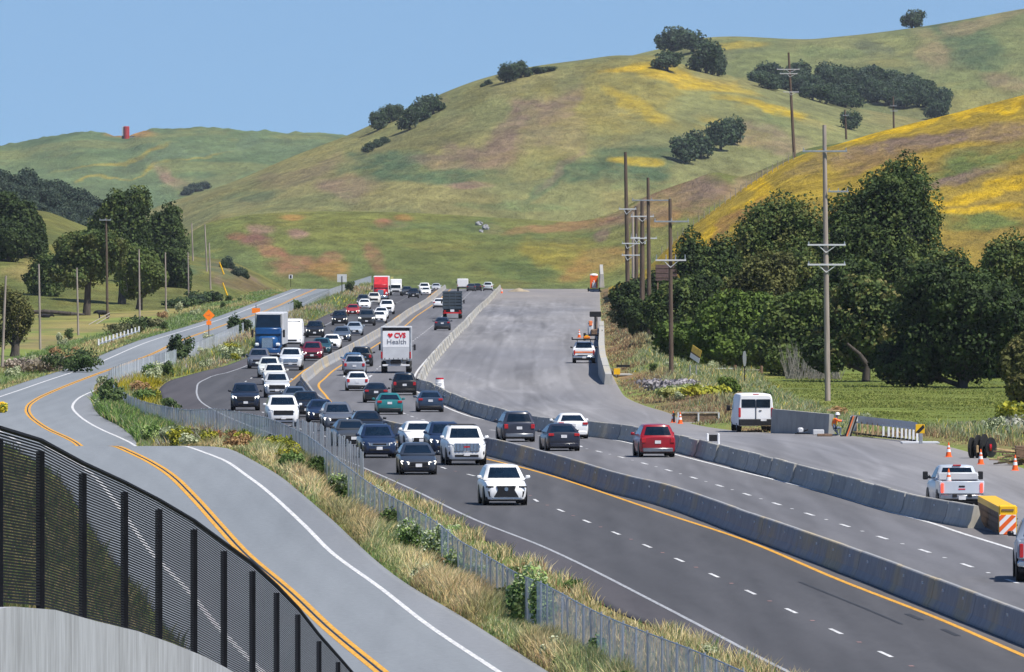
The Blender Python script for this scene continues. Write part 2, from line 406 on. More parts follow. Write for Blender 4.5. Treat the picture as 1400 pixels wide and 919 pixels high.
# chain-link fence between the two roads: (x, s, top z)
FN = [(1120, 66, .76), (956.5, 58.5, .755), (826, 53.5, .79), (754, 49.6, .78), (699, 46.5, .66), (637.7, 43, .66), (593, 40.8, .94), (514, 37.1, 1.2), (476, 35.3, 1.5), (411, 31.7, 2.0), (389, 30.5, 2.0), (345, 28, 1.71), (300, 26.5, 1.49), (250, 24.5, .75),
      (175, 21, .07), (148, 18.5, 0), (168, 16.5, -.18), (245, 14.6, -.17), (327, 12, .25), (370, 10.8, .76), (414, 9.4, 1.2), (461, 7.9, 1.44), (508, 6.5, 1.78)]
FX = curve([(x, s) for x, s, z in FN]); FZT = pchip([F / s for x, s, z in FN], [z for x, s, z in FN])
FH = 1.5
ZB = lambda d: FZT(np.minimum(d, 2100)) - FH

# ------------------------------------------------------------------ the ground: cross-sections at many depths
ND = 340
DS = 70 * (3000 / 70) ** (np.arange(ND) / (ND - 1))
def knots(d):
    d = np.asarray(d, float); zr = zfr(d); zw = zfw(d)
    pl, pr, fl, ar = PL(d), PR(d), FL(d), ARc(d)
    nr = sstep(420, 330, d)                      # the near bank left of the frontage road
    far = sstep(1700, 2200, d)
    cols = [(-0.11 * d - 60, zr - 1.2 + nr * 0), (pl - 40, zr * .2 - 1.5 - far * 2), (pl - 18, zr * .3 - 1.2 - far), (pl - 7, zr - .7), (pl - 1.2, zr - .12), (pl, zr),
            (pr, zr), (pr + .25, zr + .05), (FX(d), ZB(d)), (FX(d) + .5, ZB(d)), (fl - .3, zw), (fl, zw), (ar, zw), (ar + 1.0, zw + .1), (ar + 4, zw + .75 * sstep(560, 650, d)), (ar + 8, zw + .3 - .5 * sstep(560, 650, d)),
            (ar + 15, -1.15 + 0 * d), (ar + 45, -1.45 + 0 * d), (0.11 * d + 90, -1.5 + 0 * d)]
    X = np.array([c[0] + 0 * d for c in cols]); Z = np.array([c[1] + 0 * d for c in cols])
    for i in range(1, len(X)): X[i] = np.maximum(X[i], X[i - 1] + .02)
    return X, Z
KX, KZ = knots(DS)                                # shape (K, ND)
def gz(X, d):
    X = np.atleast_1d(np.asarray(X, float)); d = np.atleast_1d(np.asarray(d, float)) + 0 * X
    kx, kz = knots(d); out = kz[0].copy()
    for i in range(len(kx) - 1):
        t = np.clip((X - kx[i]) / (kx[i + 1] - kx[i]), 0, 1); out = np.where(X >= kx[i], kz[i] * (1 - t) + kz[i + 1] * t, out)
    return out
def gz1(X, d): return float(gz(X, d)[0])
sub = [14, 5, 4, 4, 2, 6, 2, 4, 1, 4, 1, 10, 2, 3, 3, 4, 6, 16]
def build_ground():
    rows = []; cols = []
    kx, kz = KX, KZ
    for i, n in enumerate(sub):
        for j in range(n):
            t = j / n; rows.append((kx[i] * (1 - t) + kx[i + 1] * t, kz[i] * (1 - t) + kz[i + 1] * t))
    rows.append((kx[-1], kz[-1]))
    X = np.array([r[0] for r in rows]).T; Z = np.array([r[1] for r in rows]).T      # (ND, C)
    D = np.repeat(DS[:, None], X.shape[1], 1)
    under = ((X > PL(D) + .25) & (X < PR(D) - .25)) | ((X > FL(D) + .25) & (X < ARc(D) - .25))
    rough = (fbm(X / 3, D / 9, 3) - .5) * .22 * ~under
    edge = (np.minimum.reduce([abs(X - PL(D)), abs(X - PR(D)), abs(X - FL(D)), abs(X - ARc(D))]) < .5)
    Z = Z + np.where(edge, 0, rough) - np.where(under, .09, 0.02)
    n = fbm(X / 6, D / 40, 9); n2 = fbm(X / 20, D / 90, 21)
    dry = np.array(A(150, 140, 90)); grn = np.array(A(120, 135, 70)); mead = np.array(A(124, 134, 64)); brn = np.array(A(135, 110, 85)); olive = np.array(A(125, 125, 75))
    C = np.zeros(X.shape + (3,)) + olive
    t = sstep(.4, .6, n)[..., None]; C = dry * t + grn * (1 - t)
    r = X - ARc(D)
    tm = sstep(9, 17, r)[..., None]; n3 = sstep(.35, .65, n2)[..., None]
    C = C * (1 - tm) + (mead * n3 + np.array(A(110, 124, 58)) * (1 - n3)) * tm
    tb = (sstep(0, .8, r) * sstep(7, 3.5, r))[..., None] * sstep(.3, .5, n)[..., None]; C = C * (1 - tb) + brn * tb
    fld = sstep(PL(D) - 20, PL(D) - 34, X)[..., None] if False else ((X < PL(D) - 20))[..., None]
    C = np.where(fld, (np.array(A(138, 134, 78)) * t + np.array(A(118, 126, 70)) * (1 - t)), C)
    nrl = ((X < PL(D)) & (D < 470))[..., None]
    C = np.where(nrl, (np.array(A(76, 82, 44)) * t + np.array(A(92, 84, 52)) * (1 - t)), C)
    R, Cn = X.shape
    v = np.stack([X, D, Z], -1).reshape(-1, 3)
    i = np.arange(R * Cn).reshape(R, Cn)
    f = np.stack([i[:-1, :-1], i[:-1, 1:], i[1:, 1:], i[1:, :-1]], -1).reshape(-1, 4)
    o = link('ground', mesh('ground', v, f, M['ground'], True, C.reshape(-1, 3))); tag(o, kind='structure')
    # the land round and beyond: one sheet out to the horizon, below everything
    v = [(-9000, -600, -9), (9000, -600, -9), (9000, 7900, -9), (-9000, 7900, -9)]
    o = link('terrain', mesh('terrain', v, [(0, 1, 2, 3)], M['ground'], cols=np.array([A(110, 125, 75)] * 4))); tag(o, kind='structure')
build_ground()

def sheet(name, xl, xr, z, d0, d1, m, n=8, lift=0.0, kind='structure', shade=None, step=None):
    ds = d0 * (d1 / d0) ** (np.arange(int(math.log(d1 / d0) / .009) + 2) / (int(math.log(d1 / d0) / .009) + 1))
    T = np.linspace(0, 1, n + 1)
    X = xl(ds)[:, None] * (1 - T) + xr(ds)[:, None] * T; D = np.repeat(ds[:, None], n + 1, 1); Z = np.repeat((z(ds) + lift)[:, None], n + 1, 1)
    C = np.ones(X.shape + (3,)) if shade is None else shade(X, D)
    if n > 1:                                  # a real edge to the pavement
        X = np.concatenate([X[:, :1] - .02, X, X[:, -1:] + .02], 1); D = np.concatenate([D[:, :1], D, D[:, -1:]], 1); Z = np.concatenate([Z[:, :1] - .4, Z, Z[:, -1:] - .4], 1); C = np.concatenate([C[:, :1], C, C[:, -1:]], 1)
    i = np.arange(X.size).reshape(X.shape); f = np.stack([i[:-1, :-1], i[:-1, 1:], i[1:, 1:], i[1:, :-1]], -1).reshape(-1, 4)
    o = link(name, mesh(name, np.stack([X, D, Z], -1).reshape(-1, 3), f, m, n == 1, C.reshape(-1, 3)))
    if kind: tag(o, kind=kind)
    return o
fr_m = road_mat('frontage_asphalt', A(140, 146, 151), A(128, 134, 140), A(147, 152, 157), .04)
fw_m = road_mat('freeway_asphalt', A(100, 100, 103), A(89, 89, 93), A(111, 110, 113), .16)
ap_m = road_mat('apron_asphalt', A(136, 135, 138), A(121, 122, 128), A(149, 147, 147), .08)
def sh_fw(X, D):
    c = np.ones(X.shape + (3,)); md = MB_(D)
    right = X > md
    k = np.where(right, 1.38 + .12 * sstep(500, 900, D), .80)
    # wheel paths and oil in the middle of each lane, tyre-blackened patches
    for a, b in ((LW, DL), (DL, YL), (YR, DR), (DR, RW)):
        t = (X - a(D)) / (b(D) - a(D)); k = k * (1 - .09 * np.exp(-((t - .27) / .09) ** 2) - .09 * np.exp(-((t - .73) / .09) ** 2))
    k = k * (1 + .46 * (fbm(X / .45, D / 70, 15, 3) - .5) + .16 * (fbm(X / 4, D / 35, 19, 3) - .5))
    bl = np.exp(-((X - DLn(D) + 1.9) / 1.3) ** 2) * sstep(345, 300, D) * (0.6 + .4 * vnoise(X, D / 14, 5)); k = k * (1 - .22 * bl)
    sh = (X < LW(D)); c = c * k[..., None]; c = np.where(sh[..., None], c * np.array([1.0, .93, .93]), c)
    sr = (X > YL(D)) & ~right; c = np.where(sr[..., None], c * np.array([1.45, 1.36, 1.28]), c)
    s2 = (X > RW(D)); c = np.where(s2[..., None], c * np.array([1.05, 1.0, .94]), c)
    return c
def sh_ap(X, D):
    n = fbm(X / 3.5, D / 60, 31); n2 = fbm(X / 1.2, D / 120, 37)
    k = 1 + .55 * (n - .5) - .2 * sstep(.55, .7, n2) + .16 * sstep(.55, .7, fbm(X / .7, D / 35, 41)) + .22 * sstep(.035, .0, abs(fbm(X / 5, D / 130, 47, 2) - .5)) + .15 * sstep(.02, .0, abs(fbm(X / 7, D / 90, 49, 2) - .42))
    t_ = (X - RB_(D)) / (ARc(D) - RB_(D)) + .05 * (fbm(D / 160, X * 0, 71, 2) - .5)
    for j, t0 in enumerate((.10, .16, .27, .33, .36, .48, .55, .60, .71, .77, .86)): k = k * (1 + (-.10, .09, -.07)[j % 3] * np.exp(-((t_ - t0 - .03 * (fbm(D / 90, X * 0 + j, 73, 2) - .5)) / .012) ** 2))
    c = np.ones(X.shape + (3,)) * k[..., None]
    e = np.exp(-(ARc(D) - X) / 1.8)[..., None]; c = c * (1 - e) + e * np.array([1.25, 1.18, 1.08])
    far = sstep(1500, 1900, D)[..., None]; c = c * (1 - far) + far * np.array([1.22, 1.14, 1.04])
    return c
def sh_fr(X, D):
    k = 1 + .16 * (fbm(X / .5, D / 60, 61, 3) - .5) + .12 * (fbm(X / 3, D / 40, 63, 3) - .5)
    for o_ in (-2.3, -.9, .95, 2.35): k = k * (1 - .045 * np.exp(-((X - FY_(D) - o_) / .28) ** 2))
    c = np.ones(X.shape + (3,)) * k[..., None]; e = (X > FWR(D) + .1)[..., None]
    return np.where(e, c * np.array([1.0, .97, .97]), c)
sheet('frontage_road', PL, PR, zfr, 150, 2300, fr_m, 36, .02, shade=sh_fr)
sheet('freeway', FL, RB_, zfw, 150, 2400, fw_m, 60, .02, shade=sh_fw)
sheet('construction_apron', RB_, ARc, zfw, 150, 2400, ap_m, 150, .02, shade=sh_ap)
def stripe(name, cx, wd, z, d0, d1, m, off=0):
    return sheet(name, lambda d: cx(d) + off - wd / 2, lambda d: cx(d) + off + wd / 2, z, d0, d1, m, 1, .026)
stripe('edge_line', LW, .13, zfw, 200, 2100, M['wworn'])
stripe('edge_line', RW, .17, zfw, 200, 2100, M['wline'])
stripe('yellow_line', YL, .17, zfw, 200, 2100, M['yline'])
stripe('yellow_line', YR, .17, zfw, 200, 2100, M['yline'])
stripe('edge_line', FWR, .17, zfr, 200, 2200, M['wline'])
stripe('edge_line', FWL, .17, zfr, 200, 2200, M['wline'])
stripe('yellow_line', FY_, .15, zfr, 200, 2200, M['yline'], -.125)
stripe('yellow_line', FY_, .15, zfr, 200, 2200, M['yline'], .125)
stripe('tyre_mark', FY_, .06, zfr, 200, 2200, M['black'])
def dashes(name, cx, z, starts, L, wd, m):
    v = []; f = []
    for s0 in starts:
        n = len(v)
        for d in (s0, s0 + L): v += [(float(cx(d)) - wd / 2, d, float(z(d)) + .028), (float(cx(d)) + wd / 2, d, float(z(d)) + .028)]
        f.append((n, n + 1, n + 3, n + 2))
    tag(link(name, mesh(name, v, f, m)), kind='structure')
dl0 = F / float(sfw(896)); dr0 = F / float(sfw(796))
dashes('lane_dashes', DL, zfw, dl0 + 14.63 * np.arange(-2, 120) - 1.8, 3.66, .12, M['wline'])
dashes('lane_dashes', DR, zfw, dr0 + 14.63 * np.arange(-3, 118) - 1.8, 3.66, .15, M['wline'])
dashes('lane_reflectors', DR, zfw, dr0 + 14.63 * np.arange(-3, 60) + 7.3, .7, .12, M['wline'])
dashes('lane_reflectors', DL, zfw, dl0 + 14.63 * np.arange(-2, 60) + 7.3, .5, .12, simple('pink_marker', (.33, .20, .19), .8))
# old, half-removed line and tyre marks on the right carriageway and tyre tracks on the left
dashes('removed_line_marks', lambda d: DR(d) - 2.9, zfw, [258, 264, 283, 303, 366], 3.0, .12, M['wworn'])
skid = simple('skid_rubber', (.035, .036, .04), .7)
dashes('skid_marks', lambda d: YL(d) - 1.35, zfw, [276, 287, 298], 11.2, .10, skid)
dashes('skid_marks', lambda d: YL(d) - .55, zfw, [268, 279], 4.5, .16, skid)

# ------------------------------------------------------------------ hills
HILLS = {}
def hill(key, name, crest, dc, df, foot, u0, u1, ustep, rows, blobs, base, expo=1.5, relief=3.0, rsc=120., seed=1, lumps=0.0):
    cu = pchip([p[0] for p in crest], [p[1] for p in crest])
    us = np.arange(u0, u1 + 1, ustep, dtype=float)
    yc = cu(us); dcv = np.interp(us, [p[0] for p in dc], [p[1] for p in dc]); dfv = np.interp(us, [p[0] for p in df], [p[1] for p in df])
    yf = np.interp(us, [p[0] for p in foot], [p[1] for p in foot])
    zc = CZ - (yc - YH) * dcv / F; zf = CZ - (yf - YH) * dfv / F
    zf = np.minimum(zf, zc - .3)
    T = np.concatenate([np.linspace(0, 1, rows), [1.04, 1.1, 1.25, 1.6]])
    D = dfv[None] + (dcv - dfv)[None] * T[:, None]
    Tc = np.minimum(T, 1)[:, None]
    Z = zf[None] + (zc - zf)[None] * (1 - (1 - Tc) ** expo)
    back = np.maximum(T - 1, 0)[:, None]; Z = Z - (zc - zf)[None] * (back ** 1.3) * 1.6 - back * 8
    X = (us - 700)[None] / F * D
    env = np.sin(np.pi * np.clip(Tc, 0, 1)) ** .7
    Z = Z + env * relief * 2 * (fbm(X / rsc + 5, D / (rsc * 1.6), seed, 4) - .5) + env * relief * .9 * (fbm(X / (rsc * .3), D / (rsc * .9), seed + 3, 3) - .5)
    if lumps: Z = Z + (1 - back * 2).clip(0) * sstep(.93, 1, Tc) * lumps * (fbm(us / 13, us * 0, seed + 8, 3) - .5)[None]
    Y = YH + (CZ - Z) * F / D; U = np.repeat(us[None], len(T), 0)
    # vegetation patches: painted where they grow
    wn = fbm(X / 40, D / 120, seed + 50, 4); wx = (fbm(U / 60, Y / 30, seed + 60, 4) - .5); wy = (fbm(U / 60, Y / 30, seed + 70, 4) - .5)
    C = np.zeros(X.shape + (3,)) + np.array(base[0]); t = sstep(.38, .62, wn)[..., None]; C = C * (1 - t) + np.array(base[1]) * t
    for (bx, by, rx, ry, ang, col, st) in blobs:
        a = math.radians(ang); dx = U - bx + wx * rx * 1.5; dy = Y - by + wy * ry * 1.9
        p = (dx * math.cos(a) + dy * math.sin(a)) / rx; q = (-dx * math.sin(a) + dy * math.cos(a)) / ry
        r = np.sqrt(p * p + q * q); k = (sstep(1.2, .55, r) * min(1, st * 1.25) * (.72 + .28 * sstep(.35, .6, fbm(U / 14, Y / 5, int(bx) % 97, 3))))[..., None]
        C = C * (1 - k) + np.array(col) * k
    fs = D.mean() / 4000; sp = fbm(X / (7 * fs), D / (16 * fs), seed + 90, 4); C = C * (.93 + .7 * (sp - .5))[..., None]
    dk = (sstep(.63, .74, fbm(X / (12 * fs), D / (30 * fs), seed + 95, 3)) * .22)[..., None]; C = C * (1 - dk) + np.array(A(96, 100, 68)) * dk
    gl = (sstep(.60, .72, fbm(X / (30 * fs), D / (60 * fs), seed + 99, 4)) * .15)[..., None]; C = C * (1 - gl) + np.array(A(186, 164, 84)) * gl
    R, Cn = X.shape; i = np.arange(R * Cn).reshape(R, Cn)
    f = np.stack([i[:-1, :-1], i[:-1, 1:], i[1:, 1:], i[1:, :-1]], -1).reshape(-1, 4)
    o = link(name, mesh(name, np.stack([X, D, Z], -1).reshape(-1, 3), f, M['hill'], True, C.reshape(-1, 3))); tag(o, kind='structure')
    HILLS[key] = (us, D[:rows], Z[:rows], Y[:rows])
def on_hill(key, x, y):
    us, D, Z, Y = HILLS[key]; j = int(np.clip(round((x - us[0]) / (us[1] - us[0])), 0, len(us) - 1))
    col = Y[:, j]; i = int(np.argmin(abs(col - y))); d = D[i, j]
    return ((x - 700) / F * d, d, Z[i, j])
GR = A(118, 134, 86); GD = A(95, 116, 80); GB = A(112, 132, 100); YE = A(196, 170, 52); YB = A(226, 186, 30); BR = A(146, 124, 104); RB2 = A(158, 116, 88); OR_ = A(176, 134, 78); OL = A(134, 130, 76); TAN = A(170, 148, 110); PK = A(160, 132, 112)
hill('A', 'far_green_hill', [(-300, 204), (0, 198), (30, 195), (60, 187), (120, 181), (155, 184), (170, 186), (200, 178), (270, 175), (340, 178), (420, 182), (475, 185), (560, 195), (640, 210)],
     [(-300, 6500), (640, 6500)], [(-300, 5800), (640, 5800)], [(-300, 350), (640, 350)], -300, 640, 4, 140,
     [(190, 185, 40, 6, 0, OR_, .8), (235, 238, 30, 12, 35, PK, .7), (70, 190, 60, 5, -12, GD, .8), (180, 215, 90, 3, -14, YE, .45), (210, 228, 90, 2.2, -16, YE, .5), (290, 220, 90, 16, 0, GD, .6), (100, 212, 90, 4, 4, GD, .4),
      (300, 200, 120, 3, -12, GB, .5), (60, 225, 60, 12, 0, GR, .5)],
     (A(114, 132, 90), A(106, 126, 88)), 1.4, 6, 300, 11, lumps=3)
hill('B2', 'back_ridge_hill', [(700, 130), (800, 98), (850, 80), (905, 66), (960, 52), (1000, 50), (1100, 54), (1150, 50), (1250, 38), (1300, 30), (1400, 12), (1700, -30)],
     [(700, 5200), (1700, 5200)], [(700, 4650), (1700, 4650)], [(700, 190), (1700, 215)], 700, 1700, 3.5, 130,
     [(1330, 60, 70, 30, 25, GD, .7), (1180, 60, 40, 12, 10, A(105, 112, 84), .7), (1270, 70, 25, 30, -30, TAN, .5), (1340, 32, 70, 8, -15, TAN, .45), (1000, 62, 40, 6, 0, YE, .5), (1370, 110, 40, 12, 10, BR, .5), (1120, 70, 60, 10, 0, GR, .5)],
     (A(140, 142, 92), A(128, 136, 88)), 1.4, 8, 260, 23)
hill('B', 'main_hill', [(100, 330), (180, 300), (215, 284), (300, 257), (400, 214), (480, 183), (520, 165), (600, 130), (660, 108), (720, 93), (800, 82), (850, 76), (890, 76), (940, 90), (1000, 104), (1060, 120), (1130, 138), (1200, 153), (1300, 168), (1500, 176)],
     [(100, 4300), (1500, 4300)], [(100, 3700), (1500, 3700)], [(100, 372), (250, 352), (300, 318), (700, 322), (1500, 326)], 100, 1500, 2.5, 260,
     [(850, 125, 160, 55, -12, A(156, 146, 78), .7), (930, 110, 75, 12, 10, YB, .45), (880, 95, 40, 8, 0, YE, .8), (850, 96, 35, 5, -5, YB, .6), (1050, 150, 70, 9, 14, YE, .8), (870, 150, 50, 12, 30, YE, .6), (980, 120, 60, 6, 10, YE, .5),
      (700, 175, 70, 32, -40, BR, .75), (760, 150, 40, 18, -50, BR, .6), (680, 205, 80, 20, -15, BR, .55), (600, 200, 60, 22, -20, OL, .6), (560, 235, 90, 20, 0, GD, .85), (640, 235, 60, 16, 0, GD, .75), (770, 215, 60, 10, -25, OL, .5),
      (620, 222, 60, 8, 0, BR, .5), (820, 235, 90, 16, 0, GD, .85), (880, 215, 70, 14, 0, GD, .7), (870, 222, 35, 6, 0, YE, .7), (640, 253, 30, 7, 0, PK, .7), (480, 260, 50, 18, 0, BR, .5), (450, 255, 30, 14, 0, PK, .4), (420, 235, 70, 12, -20, BR, .35),
      (340, 270, 40, 8, -10, A(100, 118, 84), .6), (730, 255, 60, 9, -30, GD, .6), (760, 232, 60, 7, -35, BR, .4), (560, 152, 50, 8, -27, A(150, 135, 95), .5), (640, 130, 60, 8, -20, OL, .6), (780, 190, 30, 26, -50, TAN, .25),
      (1040, 190, 70, 16, 12, BR, .5), (1000, 175, 40, 8, 14, YE, .4), (930, 180, 60, 14, 8, OL, .6), (700, 285, 90, 7, 0, GR, .6), (860, 255, 60, 8, 0, GR, .5), (1060, 165, 30, 10, 10, GR, .4)],
     (A(150, 144, 92), A(138, 140, 90)), 1.35, 8, 230, 42)
hill('E', 'cut_slope_hill', [(120, 356), (180, 345), (240, 330), (290, 303), (350, 293), (450, 289), (560, 291), (650, 296), (720, 300), (780, 303), (830, 294), (880, 270), (940, 248), (980, 236), (1010, 241), (1060, 224), (1110, 202), (1200, 190), (1300, 180)],
     [(120, 2700), (1300, 2700)], [(120, 2420), (1300, 2420)], [(120, 404), (1300, 404)], 120, 1300, 2.5, 200,
     [(360, 312, 26, 9, 0, PK, .9), (345, 328, 28, 12, 0, A(150, 112, 95), .9), (370, 345, 26, 10, 10, RB2, .9), (320, 322, 16, 7, 0, RB2, .7), (410, 318, 16, 8, 0, PK, .8), (540, 309, 20, 5, 0, PK, .5), (400, 296, 18, 5, 0, OR_, .8), (405, 362, 50, 16, -5, RB2, .7),
      (450, 370, 30, 14, 0, OR_, .6), (525, 308, 16, 7, 10, RB2, .8), (550, 300, 14, 5, 0, OR_, .6), (510, 350, 14, 22, -25, RB2, .7), (455, 352, 20, 12, 0, RB2, .6), (610, 350, 120, 30, 0, A(112, 120, 66), .7), (700, 370, 60, 20, 0, A(100, 116, 66), .7),
      (760, 340, 50, 25, 0, A(150, 138, 60), .65), (830, 355, 60, 20, 0, OR_, .5), (790, 372, 30, 14, -20, A(165, 128, 72), .6), (850, 290, 80, 13, -14, BR, .9), (940, 275, 70, 22, -18, A(150, 125, 92), .9), (960, 262, 40, 12, -20, BR, .8), (1010, 262, 30, 12, -30, TAN, .6),
      (760, 308, 80, 7, -8, RB2, .6), (870, 318, 60, 14, 0, OL, .6), (900, 300, 50, 8, -10, OR_, .5), (820, 320, 15, 9, -30, BR, .7), (665, 312, 24, 9, 0, TAN, .5), (600, 312, 120, 8, 0, A(105, 120, 74), .7), (1050, 240, 50, 10, -25, TAN, .5), (300, 360, 50, 14, 0, GR, .5)],
     (A(128, 132, 70), A(116, 128, 72)), 1.15, 2.4, 130, 61)
hill('C', 'flowering_hill', [(832, 394), (850, 388), (880, 370), (930, 322), (980, 284), (1040, 242), (1090, 214), (1150, 196), (1200, 181), (1300, 156), (1400, 130), (1700, 60)],
     [(832, 1750), (1700, 1750)], [(832, 1600), (870, 1500), (930, 1400), (1000, 1350), (1700, 1350)], [(832, 402), (900, 430), (1000, 446), (1700, 446)], 832, 1700, 2.5, 220,
     [(1290, 163, 120, 7, -14, YB, 1.0), (1180, 190, 90, 7, -14, YB, .8), (1040, 255, 60, 10, -38, YB, .85), (1340, 300, 110, 16, 0, A(118, 132, 70), .9), (1370, 250, 70, 10, -12, YB, .9), (1270, 195, 110, 14, -12, BR, .9), (1200, 220, 80, 10, -14, A(155, 128, 80), .8),
      (1330, 225, 90, 12, -16, A(120, 134, 72), .8), (1340, 262, 90, 8, -12, YB, .7), (1350, 205, 80, 8, -16, OL, .6), (1300, 245, 70, 8, -14, BR, .8), (950, 330, 40, 14, -38, YB, .8), (1000, 300, 50, 10, -38, OR_, .7), (1390, 180, 60, 10, -14, BR, .7), (900, 372, 30, 12, -30, A(150, 140, 60), .8),
      (1120, 225, 50, 8, -25, A(150, 130, 80), .7), (1330, 285, 80, 6, -4, YB, .7), (1390, 290, 30, 5, 0, YE, .6)],
     (A(182, 156, 54), A(160, 138, 66)), 1.25, 1.8, 80, 83)
hill('G', 'left_field_hill', [(-500, 300), (-100, 288), (0, 284), (60, 289), (100, 303), (140, 318), (200, 337), (260, 350), (310, 356), (345, 370), (390, 393)],
     [(-500, 1950), (390, 2000)], [(-500, 1550), (250, 1550), (300, 1620), (345, 1750), (390, 1930)], [(-500, 429), (250, 429), (300, 424), (345, 412), (390, 398)], -500, 390, 5, 80,
     [(60, 370, 70, 20, 0, A(148, 138, 86), .8), (250, 395, 60, 14, 10, A(122, 124, 74), .8), (320, 380, 40, 14, 20, BR, .7), (340, 392, 40, 8, 25, A(112, 100, 66), .7), (100, 340, 60, 12, 0, A(136, 132, 70), .7), (230, 372, 50, 10, 0, GD, .8), (300, 372, 30, 8, 20, GD, .5)],
     (A(126, 126, 70), A(112, 120, 66)), 1.2, 1.5, 60, 97)
# ------------------------------------------------------------------ concrete barriers: one row, many segments
def barrier_row(name, cx, zf, d0, pitch, label, group=None, hgt=.81, maxn=296, gap=.03, jitter=.0, dend=2040, cap_every=0, mats=('conc',), smooth_z=True):
    root = empty(name, (0, 0, 0)); tag(root, label, 'concrete barrier', group)
    prof = [(-.30, 0), (-.30, .07), (-.19, .26), (-.085, hgt - .03), (-.06, hgt), (.06, hgt), (.085, hgt - .03), (.19, .26), (.30, .07), (.30, 0)]
    d = d0; n = 0; dots = MB()
    while d < dend and n < maxn:
        # step along the line so that each unit is `pitch` long
        dx = float(cx(d + pitch) - cx(d)); L = pitch / math.sqrt(1 + (dx / pitch) ** 2)
        e = d + L
        xa, xb = float(cx(d)), float(cx(e)); za, zb = float(zf(d)), float(zf(e))
        ux, uy = (xb - xa) / pitch, L / pitch
        j1 = random.uniform(-jitter, jitter); j2 = random.uniform(-jitter, jitter); jz = random.uniform(-jitter, jitter) * .5
        vs = []; K = 4 if n < 160 else 1
        for k in range(K + 1):
            t = (k / K) * (1 - gap / pitch)
            px, py, pz = xa + (xb - xa) * t + (j1 if K == 1 or k < K / 2 else j2) * 0 + j1, d + L * t, za + (zb - za) * t + .015 + jz
            if K > 1: px = float(cx(py)) + j1
            for o_, h_ in prof: vs.append((px + o_ * uy, py - o_ * ux, pz + h_))
        m_ = len(prof); fs = []
        for k in range(K):
            for i in range(m_): fs.append((k * m_ + i, (k + 1) * m_ + i, (k + 1) * m_ + (i + 1) % m_, k * m_ + (i + 1) % m_))
        fs += [tuple(range(m_)), tuple(range(K * m_, (K + 1) * m_))[::-1]]
        link('barrier_segment', mesh('barrier_segment', vs, fs, M[mats[n % len(mats)]]), parent=root)
        if n < 120 and n % 1 == 0:
            dots.box((xa + (xb - xa) * .5 - .15 + j1, d + L * .5, (za + zb) / 2 + .6), (.045, .045, .075))
        d = e; n += 1
    tag(dots.build('barrier_reflector', M['reflw'], root), kind='stuff')
    return root
def bar_mat(name, base, stain, st):
    m, nt, b = newmat(name)
    f = noise_fac(nt, 1.2, 5, .3, .7); g = noise_fac(nt, .35, 4, .48, .62, (1, .5, 1)); h = noise_fac(nt, 2.5, 5, .45, .6, (1, 1, .3))
    c = mix(nt, f, tuple(k * .82 for k in base), base); c = mix(nt, g, c, mix(nt, st, c, stain))
    c = mix(nt, h, c, mix(nt, .22, c, (.12, .12, .13)))
    # road film dirties the foot
    tc = nt.nodes.new('ShaderNodeTexCoord'); nt.links.new(c, b.inputs['Base Color']); b.inputs['Roughness'].default_value = .9
    return m
M['bar1'] = bar_mat('median_barrier_concrete', (.33, .335, .345), (.60, .42, .12), .40)
M['bar2'] = bar_mat('shoulder_barrier_concrete', (.44, .43, .40), (.55, .44, .22), .3)
M['bar3'] = bar_mat('shoulder_barrier_concrete_b', (.36, .355, .335), (.3, .28, .25), .3)
barrier_row('median_barrier', MB_, zfw, 246, 6.1, 'long pale concrete median barrier snaking between the two carriageways', jitter=.012, gap=.012)
RBd0 = F / K_top(1336, 692)[1]
barrier_row('shoulder_barrier', RB_, zfw, RBd0, 6.1, 'long concrete barrier between the right carriageway and the empty construction pavement', mats=('bar2', 'bar3', 'bar2'), jitter=.05, gap=.05)
for o in [c for c in bpy.data.objects if c.name.startswith('barrier_segment') and c.parent.name == 'median_barrier']: o.data.materials[0] = M['bar1']

